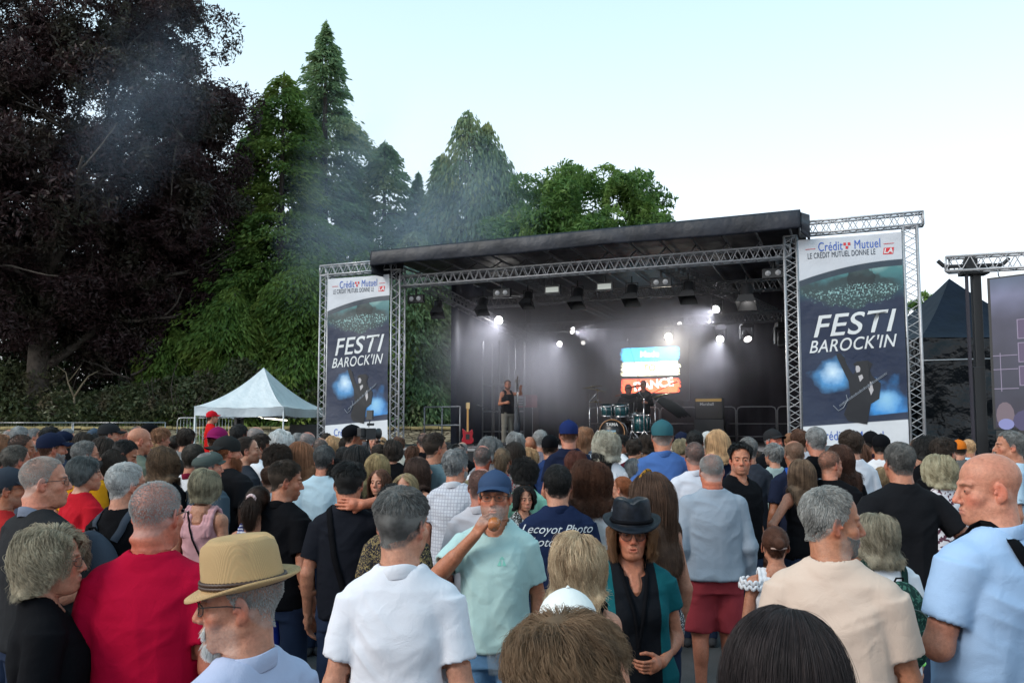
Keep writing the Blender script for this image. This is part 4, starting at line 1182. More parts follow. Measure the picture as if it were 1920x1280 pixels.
def limb(mb, p, d, L, r, rs, depth=0, maxd=3, up=.1, tips=None, spread=.7):
    pts = [Vector(p)]; d = Vector(d).normalized(); n = 5
    for i in range(n):
        d = (d + Vector(rs.normal(0, .12, 3)) + Vector((0, 0, up * .3))).normalized(); pts.append(pts[-1] + d * (L / n))
    mb.tube(pts, [r * (1 - .55 * i / n) for i in range(n + 1)], 7 if depth < 2 else 4, False)
    if tips is not None: tips += [(pts[k], depth) for k in (3, 5)]
    if depth < maxd:
        for k in range(3 if depth else 4):
            q = pts[2 + (k % 4)] if k < 3 else pts[-1]
            nd = (d + Vector(rs.normal(0, spread, 3)) + Vector((0, 0, up))).normalized()
            limb(mb, q, nd, L * rs.uniform(.5, .75), r * .5, rs, depth + 1, maxd, up, tips, spread)
def broadleaf(name, base, h, rad, trunk_r, m, n, leaf, label, seed, cz=.62, ry=None, clumps=70, cat='tree', lean=0, low=.0, group=None):
    rs = np.random.RandomState(seed); base = Vector(base)
    rt = empty(name, base, label=label, cat=cat, group=group)
    tb = MB(); tips = []
    top = Vector((lean, 0, h * .55))
    tb.tube([(0, 0, -.3), (0, 0, h * .08), (lean * .3, 0, h * .25), top], [trunk_r * 1.25, trunk_r, trunk_r * .85, trunk_r * .5], 14)
    for k in range(9):
        a = k * 2.4 + rs.uniform(-.3, .3); z = h * (.16 + .40 * k / 9)
        limb(tb, (lean * z / h, 0, z), (math.cos(a), math.sin(a), .5), rad * .75, trunk_r * .42, rs, 0, 2, .12, tips)
    tb.build('trunk', bark, rt, True)
    # clumps spread on several shells of the crown
    zc = h * cz; rz = h * (1 - cz); ry = ry or rad
    rs2 = np.random.RandomState(seed + 1)
    d = rs2.normal(0, 1, (clumps, 3)); d /= np.linalg.norm(d, axis=1)[:, None]
    rr = rs2.uniform(.45, 1.0, clumps) ** .5
    cc = d * rr[:, None] * A3((rad, ry, rz)); dn = cc[:, 2] < 0; cc[dn, 2] *= (zc - low) / rz; cc[:, 2] += zc
    cr = rs2.uniform(.13, .26, clumps) * rad
    ids = rs2.randint(0, clumps, n); e = rs2.normal(0, 1, (n, 3)); e /= np.linalg.norm(e, axis=1)[:, None]
    q = rs2.uniform(.35, 1, n) ** .45 
    P = cc[ids] + e * (q * cr[ids])[:, None] * A3((1, 1, .62))
    P += .35 * np.stack([vn(P * 1.3), vn(P * 1.3 + 9), vn(P * 1.3 + 19)], 1)
    P = P[vn(P * .9 + 4) > -.40]
    v, f = leaf_cards(P.astype(np.float32), leaf, rs2)
    link('crown', mesh_np('crown', v, f, False), m, rt)
    return rt
def conifer(name, base, h, r0, m, label, seed, n=30000, droop=.5, leaf=.16, power=.8, z0=.02, weep=False, tops=((0, 0, 1),), group=None, bare=0, sway=.25):
    rs = np.random.RandomState(seed)
    rt = empty(name, base, label=label, cat='tree', group=group)
    tb = MB(); V = []; U = []; W = []
    per = n // len(tops)
    for (tx, ty, tf) in tops:
        H = h * tf
        tb.tube([(tx * .3, ty * .3, -.2), (tx * .8, ty * .8, H * .3), (tx, ty, H * .7), (tx, ty, H * .985)], [.42 * h / 20, .32 * h / 20, .14 * h / 20, .015], 9)
        nb = 420
        z = H * (z0 + (1 - z0) * rs.uniform(0, 1, nb) ** .85); fr = z / H
        R = r0 * (1 - fr) ** power * (1 - .18 * (tf < 1)) * rs.uniform(.72, 1.12, nb) + .12
        R *= 1 + .42 * vn(np.stack([z * .5, np.full(nb, seed * 1.3), np.zeros(nb)], 1))
        a = rs.uniform(0, 6.283, nb)
        for i in range(0, nb, 5):
            if fr[i] > bare:
                tb.tube([(tx, ty, z[i]), (tx + math.cos(a[i]) * R[i] * .5, ty + math.sin(a[i]) * R[i] * .5, z[i] + .08 * R[i]), (tx + math.cos(a[i]) * R[i] * .85, ty + math.sin(a[i]) * R[i] * .85, z[i] - .1 * R[i])], [.035, .025, .01], 4, False)
        wgt = R / R.sum(); cnt = (wgt * per).astype(int) + 6
        ib = np.repeat(np.arange(nb), cnt); k = len(ib)
        t = rs.uniform(.12, 1, k) ** .6
        side = rs.normal(0, .16, k) * R[ib] * (.35 + t)
        rad = t * R[ib]
        up = (.22 * np.sin(t * 2.6) - droop * .42 * t ** 2) * R[ib]
        hang = -rs.uniform(0, 1, k) ** 1.5 * (.75 if weep else .30) * (.3 + t)
        ca, sa = np.cos(a[ib]), np.sin(a[ib])
        c = np.stack([tx + ca * rad - sa * side, ty + sa * rad + ca * side, z[ib] + up + hang + rs.normal(0, .05, k)], 1)
        dirn = np.stack([ca * .8 - sa * np.sign(side) * .5, sa * .8 + ca * np.sign(side) * .5, -.35 - .8 * droop * t - (1.2 if weep else 0)], 1) + rs.normal(0, sway, (k, 3))
        dirn /= np.linalg.norm(dirn, axis=1)[:, None]
        oth = rs.normal(0, 1, (k, 3)); oth -= dirn * (oth * dirn).sum(1)[:, None]; oth /= np.linalg.norm(oth, axis=1)[:, None]
        s = (rs.uniform(.6, 1.4, k) * leaf)[:, None]
        V.append(c); U.append(dirn * s); W.append(oth * s * .30)
        zt = np.linspace(H * .86, H, 90); V.append(np.stack([tx + rs.normal(0, .06, 90) * (H - zt + .3), ty + rs.normal(0, .06, 90), zt], 1)); U.append(np.tile([0.02, 0, .13], (90, 1)) + rs.normal(0, .05, (90, 3))); W.append(np.tile([.045, 0, 0], (90, 1)))
    tb.build('trunk', bark, rt, True)
    c, u, w_ = np.concatenate(V), np.concatenate(U), np.concatenate(W)
    v = np.stack([c - u, c + w_ * 1.0, c + u, c - w_], 1).reshape(-1, 3)
    link('crown', mesh_np('crown', v, np.arange(len(c) * 4).reshape(-1, 4), False), m, rt)
    return rt
# ground
def g_fn(n, l, b):
    tc = n.new('ShaderNodeTexCoord'); v = n.new('ShaderNodeTexNoise'); v.inputs['Scale'].default_value = 60; l.new(tc.outputs['Object'], v.inputs['Vector'])
    bp = n.new('ShaderNodeBump'); bp.inputs['Strength'].default_value = .5; bp.inputs['Distance'].default_value = .01; l.new(v.outputs[0], bp.inputs['Height']); l.new(bp.outputs[0], b.inputs['Normal'])
asph = mat('asphalt', (.055, .055, .058), .85, noise=(3, .3), bump=(220, .6, .006))
tag(link('ground', mesh_np('ground', [(-700, -60, 0), (700, -60, 0), (700, 1500, 0), (-700, 1500, 0)], [[0, 1, 2, 3]], False), mat('grass_ground', (.035, .055, .018), .9, noise=(.8, .5), bump=(30, .8, .05))), kind='structure')
tag(link('asphalt_yard', mesh_np('yard', [(-45, -30, .004), (45, -30, .004), (45, 30.2, .004), (-45, 30.2, .004)], [[0, 1, 2, 3]], False), asph), kind='structure')
# stone wall
def st_fn(n, l, b):
    tc = n.new('ShaderNodeTexCoord'); mp = n.new('ShaderNodeMapping'); mp.inputs['Scale'].default_value = (2.2, 2.2, 7.5); l.new(tc.outputs['Object'], mp.inputs[0])
    vo = n.new('ShaderNodeTexVoronoi'); vo.inputs['Scale'].default_value = 1.6; vo.inputs['Randomness'].default_value = .85; l.new(mp.outputs[0], vo.inputs['Vector'])
    v2 = n.new('ShaderNodeTexVoronoi'); v2.feature = 'DISTANCE_TO_EDGE'; v2.inputs['Scale'].default_value = 1.6; v2.inputs['Randomness'].default_value = .85; l.new(mp.outputs[0], v2.inputs['Vector'])
    cr = n.new('ShaderNodeValToRGB'); cr.color_ramp.elements[0].color = (.22, .18, .12, 1); cr.color_ramp.elements[1].color = (.50, .43, .30, 1)
    sp = n.new('ShaderNodeSeparateColor'); l.new(vo.outputs['Color'], sp.inputs[0]); l.new(sp.outputs[0], cr.inputs[0])
    m = n.new('ShaderNodeMix'); m.data_type = 'RGBA'; m.inputs['A'].default_value = (.06, .05, .035, 1); l.new(cr.outputs[0], m.inputs['B'])
    mr = n.new('ShaderNodeMapRange'); mr.inputs[2].default_value = .08; l.new(v2.outputs['Distance'], mr.inputs[0]); l.new(mr.outputs[0], m.inputs['Factor']); l.new(m.outputs['Result'], b.inputs['Base Color'])
    bp = n.new('ShaderNodeBump'); bp.inputs['Distance'].default_value = .03; l.new(mr.outputs[0], bp.inputs['Height']); l.new(bp.outputs[0], b.inputs['Normal'])
stone = mat('stone', (.25, .2, .14), .9, fn=st_fn)
wr = empty('stone_wall', (-22, 31, 0), label='low wall of irregular ochre stones in front of the dark bushes', cat='wall')
rs_ = np.random.RandomState(5)
def wl_(u, v): return (-16 + 34 * u, 0.0 if v else -.02, 1.68 * v)
b_ = MB(); b_.box((1, .25, .82), (38, .5, 1.64)); b_.build('masonry', stone, wr)
b_ = MB()
x = -18.0
while x < 20:
    L = rs_.uniform(.35, .8); b_.box((x + L / 2, .22, 1.70 + rs_.uniform(-.01, .02)), (L - .02, .60, rs_.uniform(.09, .13)), Matrix.Rotation(rs_.normal(0, .02), 3, 'Y')); x += L
b_.build('coping_stones', mat('coping', (.36, .28, .13), .95, noise=(3, .5), bump=(25, .6, .02)), wr, bevel=.015)
# trees
M_beech = leaf_mat('leaf_copper', (.026, .014, .014), (.056, .028, .030), (.042, .044, .026), .5, .5, .2)
M_ced = leaf_mat('leaf_cedar', (.085, .16, .04), (.18, .28, .06), (.29, .36, .08), .45, .6, .45)
M_ced2 = leaf_mat('leaf_cedar_blue', (.13, .22, .12), (.24, .35, .16), (.30, .31, .13), .35, .6, .45)
M_dark = leaf_mat('leaf_laurel', (.045, .062, .027), (.095, .11, .05), (.11, .08, .055), .7, .45, .15)
M_green = leaf_mat('leaf_bright', (.06, .13, .035), (.12, .22, .055), (.19, .29, .07), .6, .5, .4)
M_weep = leaf_mat('leaf_weeping', (.12, .19, .12), (.22, .31, .15), (.30, .32, .11), .5, .6, .45)
def tree_x(px, Y): return (px - 960) / FPX * Y
broadleaf('copper_beech', (tree_x(70, 33), 33, 0), 25, 7.6, .46, M_beech, 540000, .115, 'huge copper beech with near black purple leaves, its trunk rising behind the wall', 3, cz=.50, ry=6.5, clumps=300, low=5.2)
broadleaf('copper_beech', (tree_x(-330, 36), 36, 0), 24, 9.0, .45, M_beech, 120000, .19, 'second dark purple beech, cut off by the edge behind the first trunk', 8, cz=.58, clumps=130, low=4.0)
conifer('cedar_tree', (tree_x(600, 40), 40, 0), 22.5, 5.6, M_ced2, 'tallest cedar, with a thin pointed top and bare brown stem showing', 1, 70000, .35, .14, .85)
conifer('cedar_tree', (tree_x(520, 38), 38, 0), 18.9, 5.2, M_ced, 'green cedar with a rounded point just left of the tallest cedar', 2, 66000, .35, .14, .75)
conifer('cedar_tree', (tree_x(655, 41), 41, 0), 15.2, 4.0, M_ced2, 'short blunt cedar filling the gap right of the tallest one', 3, 30000, .5, .16, .75)
conifer('cedar_tree', (tree_x(716, 42), 42, 0), 16.9, 4.2, M_ced2, 'medium cedar with a ragged brownish top, above the left banner tower', 4, 34000, .5, .16, .62)
conifer('cedar_tree', (tree_x(780, 42), 42, 0), 15.2, 3.6, M_ced2, 'slim bluish conifer with a needle thin tip behind the drifting smoke', 5, 24000, .4, .15, .85)
conifer('weeping_cypress', (tree_x(893, 40), 40, 0), 17.8, 3.5, M_weep, 'tall cypress with drooping fronds and twin tips above the stage roof', 6, 52000, 1.1, .15, .42, weep=True, tops=((-.45, 0, 1), (.55, .2, .97), (1.1, 0, .88)))
conifer('cedar_tree', (tree_x(828, 40.5), 40.5, 0), 15.6, 2.8, M_ced2, 'narrow grey green conifer leaning on the twin tipped cypress', 7, 24000, .5, .15, .5)
conifer('cedar_tree', (tree_x(455, 40), 40, 0), 16.5, 3.4, M_ced, 'shaded cedar between the copper beech and the green cedar', 8, 36000, .6, .16, .6)
broadleaf('copper_beech', (tree_x(255, 35.5), 35.5, 0), 12.0, 3.6, .25, M_beech, 60000, .12, 'smaller purple beech filling in behind the low green conifers', 17, cz=.6, ry=3, clumps=110, low=3.0)
broadleaf('maple_tree', (tree_x(1102, 36), 36, 0), 13.7, 4.3, .22, M_green, 120000, .15, 'bright green maple with loose upright shoots behind the stage roof', 11, cz=.66, clumps=190, low=3)
broadleaf('small_tree', (tree_x(1745, 38), 38, 0), 8.1, 2.4, .15, M_green, 9000, .13, 'small green tree showing between the right banner and the black tent', 13, cz=.6, clumps=40)
for i, (px, Y, h, r, lab, mm) in enumerate([
        (560, 34.5, 8.6, 3.4, 'low cedar boughs sweeping down beside the left banner tower', M_ced),
        (430, 34, 7.6, 3.4, 'bright green cedar boughs under the purple beech leaves', M_ced),
        (320, 34.3, 5.9, 3.0, 'low mossy green conifer growing under the beech canopy', M_ced),
        (680, 35.5, 9.5, 3.0, 'dense green cedar seen just behind the left banner', M_ced),
        (775, 36, 10.5, 3.2, 'dark cedar seen over the left end of the stage roof', M_ced2)]):
    conifer('cedar_tree', (tree_x(px, Y), Y, 0), h, r, mm, lab, 20 + i, 34000, .9, .13, .45)
def bush(px, Y, h, r, m, label, seed, n=16000, leaf=.10):
    rs = np.random.RandomState(seed); rt = empty('bush', (tree_x(px, Y), Y, 0), label=label, cat='bush', group='bushes behind the stone wall')
    b = MB(); tips = []
    for k in range(5): limb(b, (0, 0, 0), (rs.normal(0, .6), rs.normal(0, .4), 1), h * .7, .05, rs, 0, 1, .2, tips)
    b.build('stems', bark, rt, True)
    cl = 26; d = rs.normal(0, 1, (cl, 3)); d /= np.linalg.norm(d, axis=1)[:, None]; cc = d * rs.uniform(.3, .9, cl)[:, None] * A3((r, r * .6, h * .45)); cc[:, 2] += h * .52
    ids = rs.randint(0, cl, n); e = rs.normal(0, 1, (n, 3)); e /= np.linalg.norm(e, axis=1)[:, None]
    P = cc[ids] + e * (rs.uniform(.4, 1, n) ** .5 * r * .36)[:, None]; P = P[P[:, 2] > .05]
    v, f = leaf_cards(P.astype(np.float32), leaf, rs, .1, .8); link('foliage', mesh_np('foliage', v, f, False), m, rt)
for i, (px, Y, h, r, lab) in enumerate([
        (20, 33, 4.6, 2.6, 'dark laurel bush behind the wall, furthest along it from the tent'), (150, 32.6, 3.4, 2.0, 'low dark laurel below the beech trunk'),
        (260, 32.8, 3.6, 2.2, 'glossy dark bush behind the pale forked branch'), (350, 32.5, 3.9, 2.0, 'brownish purple shrub left of the white tent'),
        (440, 32.6, 4.2, 2.1, 'tall mixed dark shrub over the left corner of the white tent'), (570, 33, 3.8, 1.9, 'bare twiggy brown bush right of the tent peak'), (690, 33.5, 3.6, 2.2, 'dark bush hidden behind the left banner tower')]):
    bush(px, Y, h, r, M_dark, lab, 40 + i, 15000 if i != 5 else 5000, .11)
# dead forked branch
b = MB(); rs_ = np.random.RandomState(4)
fx, fy = tree_x(141, 31.8), 31.8
b.tube([(0, 0, 0), (.02, 0, 1.6), (-.03, 0, 2.9)], [.06, .05, .045], 6)
b.tube([(-.03, 0, 2.9), (.25, 0, 3.4), (.5, 0, 3.75), (.85, .05, 3.95)], [.045, .035, .025, .012], 6); b.tube([(-.03, 0, 2.9), (-.3, 0, 3.5), (-.4, 0, 3.9), (-.75, 0, 4.15)], [.04, .03, .02, .01], 6)
b.tube([(-.3, 0, 3.5), (.0, 0, 3.9), (.2, 0, 4.2)], [.025, .018, .008], 5)
tag(b.build('dead_branch', mat('pale_bark', (.22, .17, .11), .9), None, True, (fx, fy, 0)), 'pale bare forked branch sticking up among the dark bushes', 'branch')
# far wood behind everything
rs_ = np.random.RandomState(9); n_ = 120000
P_ = np.stack([rs_.uniform(-48, 14, n_), rs_.uniform(48, 53, n_), rs_.uniform(0, 1, n_)], 1)
P_[:, 2] *= 7.5 + np.clip((-P_[:, 0] - 14) * .28, 0, 6.5) + 2.5 * vn(np.stack([P_[:, 0] * .25, P_[:, 0] * 0, P_[:, 0] * 0], 1)) - np.clip((P_[:, 0] + 12) * .10, 0, 3)
v_, f_ = leaf_cards(P_.astype(np.float32), .30, rs_)
tag(link('far_wood', mesh_np('far_wood', v_, f_, False), leaf_mat('leaf_far', (.016, .03, .012), (.03, .05, .018), None, .2)), 'dark wood closing the view behind the cedars', 'wood', kind='stuff')
# ------------------------------------------------------------------ barriers, tent
steel = mat('galvanised', (.42, .43, .45), .38, .85, noise=(12, .15))
alu = mat('aluminium', (.40, .40, .42), .42, .4, noise=(20, .12))
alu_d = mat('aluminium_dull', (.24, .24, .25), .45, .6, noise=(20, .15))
blk = mat('black_plastic', (.016, .016, .018), .5, bump=(200, .3, .002))
def barrier(name, p, a, L, h, label, group, m, bars=9, mid=False):
    rt = empty(name, p, a, label=label, cat='barrier', group=group)
    b = MB(); r = .12
    b.tube([(0, 0, .02), (0, 0, h - r), (.035, 0, h - .035), (r, 0, h), (L - r, 0, h), (L - .035, 0, h - .035), (L, 0, h - r), (L, 0, .02)], .021, 8)
    b.tube([(0, 0, .18), (L, 0, .18)], .014, 6)
    if mid: b.tube([(0, 0, h * .52), (L, 0, h * .52)], .016, 6)
    b.build('frame', m, rt, True)
    if bars:
        b = MB()
        for k in range(1, bars * 2): b.tube([(L * k / (bars * 2), 0, .18), (L * k / (bars * 2), 0, h)], .007, 5)
        b.build('bars', m, rt, True)
    b = MB()
    for x in (.25, L - .25): b.box((x, 0, .015), (.05, .5, .02))
    b.build('feet', m, rt)
    return rt
p = pix(333, 783, 29.2)
barrier('crowd_barrier', (p.x, 29.2, 0), 0, 2.1, p.z, 'grey steel barrier standing by the left corner of the white tent', 'steel crowd barriers', steel)
for k, x0 in enumerate((-20.4, -16.9)):
    rt = empty('mesh_fence', (x0 + .4, 30.2, 0), label=('wire mesh fence panel before the wall, beside the grey barrier', 'wire mesh fence panel before the wall, below the beech trunk')[1 - k], cat='fence', group='wire fence panels')
    b = MB(); h = 1.93 if k == 0 else 1.93
    for x in (0, 3.45): b.tube([(x, 0, .02), (x, 0, h)], .022, 8)
    for z in (.15, h - .02): b.tube([(0, 0, z), (3.45, 0, z)], .018, 6)
    b.build('frame', steel, rt, True)
    b = MB()
    for i in range(1, 36): b.tube([(3.45 * i / 36, 0, .15), (3.45 * i / 36, 0, h - .02)], .0022, 3, False)
    for i in range(1, 8): b.tube([(0, 0, .15 + i * .22), (3.45, 0, .15 + i * .22)], .0022, 3, False)
    b.build('wires', steel, rt)
# white tent
vinyl = mat('white_vinyl', (.70, .72, .74), .5, noise=(2.5, .06), bump=(5, .6, .05))
A_ = Vector((-9.35, 23.6, 0)); B_ = Vector((-6.95, 24.4, 0)); C_ = Vector((-6.75, 29.0, 0)); D_ = Vector((-9.6, 28.0, 0))
ctr = (A_ + B_ + C_ + D_) / 4
rt = empty('white_tent', ctr, label='white pop-up tent with one sharp peak between the wall and the left banner', cat='tent')
cs = [q - ctr for q in (A_, B_, C_, D_)]
ez_ = 2.40; pk = 3.72
def canopy_pt(i, u, v):
    a, c = cs[i], cs[(i + 1) % 4]; q = a.lerp(c, u); f = v
    sag = math.sin(u * math.pi) * .05 * (1 - v)
    z = ez_ - sag + (pk - ez_) * (f ** 1.75 * .72 + f * .28); rr = 1 - f
    return Vector((q.x * rr, q.y * rr, z + .01 * math.sin(u * 22 + v * 5) * (1 - v)))
b = MB()
for i in range(4): b.grid(lambda u, v, i=i: canopy_pt(i, u, v), 24, 22)
b.build('canopy', vinyl, rt, True)
b = MB()
for i in range(4):
    b.grid(lambda u, v, i=i: (lambda q, n_: Vector((q.x, q.y, ez_ - math.sin(u * math.pi) * .05 - v * .27)) + n_ * (.02 + .035 * v * math.sin(u * 11 + i * 2)))(cs[i].lerp(cs[(i + 1) % 4], u), (cs[i].lerp(cs[(i + 1) % 4], .5)).normalized()), 30, 4)
b.build('valance', vinyl, rt, True)
for q in cs:
    b = MB(); b.tube([(q.x * .99, q.y * .99, 0), (q.x * .99, q.y * .99, ez_ - .02)], .026, 8); b.box((q.x * .99, q.y * .99, .01), (.12, .12, .012)); b.build('leg', mat('white_steel', (.6, .61, .62), .4), rt, True)
b = MB()
for i in range(4):
    q, r_ = cs[i] * .99, cs[(i + 1) % 4] * .99
    for k in range(4):
        s0, s1 = q.lerp(r_, k / 4), q.lerp(r_, (k + 1) / 4); z0, z1 = (2.25, 1.98) if k % 2 == 0 else (1.98, 2.25)
        b.tube([(s0.x, s0.y, z0 + .05), (s1.x, s1.y, z1 + .05)], .011, 5); b.tube([(s0.x, s0.y, z1 + .05), (s1.x, s1.y, z0 + .05)], .011, 5)
b.build('scissor_frame', alu_d, rt, True)
p0, p1 = pix(477, 781, 24.6), pix(538, 788, 25.2)
lt = empty('tube_light', (p0 + p1) / 2, label='lit white tube light hanging under the front edge of the white tent', cat='lamp')
m_ = (p0 + p1) / 2
b = MB(); b.tube([p0 - m_, p1 - m_], .022, 8); b.build('tube', mat('tube_lit', (.9, .9, .85), emit=(1, .93, .72, 3.2)), lt, True)
b = MB(); b.box((0, 0, .035), ((p1 - p0).length, .05, .03), Matrix.Rotation(math.atan2(p1.y - p0.y, p1.x - p0.x), 3, 'Z')); b.build('fitting', blk, lt)
# gear in the tent
def cabinet(name, p, d, label, cat, group=None, rz=0, woof=((0, .35, .16),)):
    rt = empty(name, p, rz, label=label, cat=cat, group=group)
    b = MB(); b.box((0, 0, d[2] / 2), d); b.build('box', blk, rt, bevel=.015)
    b = MB(); b.box((0, -d[1] / 2 - .006, d[2] / 2), (d[0] * .9, .012, d[2] * .9)); b.build('grille', mat('grille', (.03, .03, .032), .6, bump=(600, 1, .004)), rt)
    return rt
q = pix(590, 800, 27.0); cabinet('flight_case', (q.x, 27.0, 0), (1.5, .7, 1.85), 'black flight case stack under the right side of the white tent', 'case')
q = pix(448, 780, 27.5)
b = MB(); b.grid(lambda u, v: (math.sin((u - .5) * 1.2) * (.30 + .05 * v) * (1 if v < .8 else 1 - (v - .8) * 3.2), .05 * math.cos(u * 9), .92 * (v - 1) * -1 - .92 + 0), 14, 10)
tag(b.build('hanging_coat', blk, None, True, (q.x, 27.5, q.z + .92 - .92 + .02), solid=.03), 'black coat hanging inside the white tent', 'coat')
# ------------------------------------------------------------------ stage
LP = Vector((-5.15, 22.06, 0)); SU = Vector((.9216, -.3885, 0)); SV = Vector((.3885, .9216, 0)); SA = math.atan2(-.3885, .9216)
def S(a, b, z=0): return LP + SU * a + SV * b + Vector((0, 0, z))
FLZ = 1.3
def truss(b, p0, p1, w=.29, r=.024, side=Vector((0, 0, 1)), n=None, r2=.010, tri=False):
    """box truss between p0 and p1"""
    p0, p1 = Vector(p0), Vector(p1); d = (p1 - p0); L = d.length; d.normalize()
    a = side - d * side.dot(d); a.normalize(); c = d.cross(a)
    h = w / 2; offs = [a * h + c * h, a * h - c * h, -a * h - c * h, -a * h + c * h]
    for o in offs: b.tube([p0 + o, p1 + o], r, 8)
    n = n or max(2, int(L / (w * .95)))
    for i in range(n):
        t0, t1 = p0 + d * (L * i / n), p0 + d * (L * (i + 1) / n); tm = (t0 + t1) / 2
        for k in range(4):
            o0, o1 = offs[k], offs[(k + 1) % 4]
            b.tube([t0 + o0, tm + o1], r2, 5, False); b.tube([tm + o1, t1 + o0], r2, 5, False)
    for q in (p0, p1):
        for k in range(4): b.tube([q + offs[k], q + offs[(k + 1) % 4]], r * .8, 6)
    return b
AI, AJ, AR = 2.29, 12.22, 14.57
zt = 5.98
for (a, lab) in ((0, 'silver truss tower on the outer edge of the left banner'), (AI, 'silver truss tower between the left banner and the stage opening'),
                 (AJ, 'silver truss tower between the stage opening and the right banner'), (AR, 'silver truss tower on the outer edge of the right banner')):
    rt = empty('truss_tower', S(a, 0), SA, label=lab, cat='truss', group='stage truss towers')
    truss(MB(), (0, 0, .1), (0, 0, zt), .26, .024, Vector((1, 0, 0)), 18, .009).build('ladder_frame', alu, rt, True)
    b = MB(); b.box((0, 0, .05), (.5, .5, .06)); b.build('base_plate', alu_d, rt)
for (a0, a1, lab) in ((-.15, AI - .15, 'short horizontal truss above the left banner'), (AJ + .2, AR + .25, 'short horizontal truss above the right banner')):
    o = truss(MB(), S(a0, 0, zt + .15), S(a1, 0, zt + .15), .26, .024).build('top_truss', alu, None, True); tag(o, lab, 'truss', 'banner top trusses')
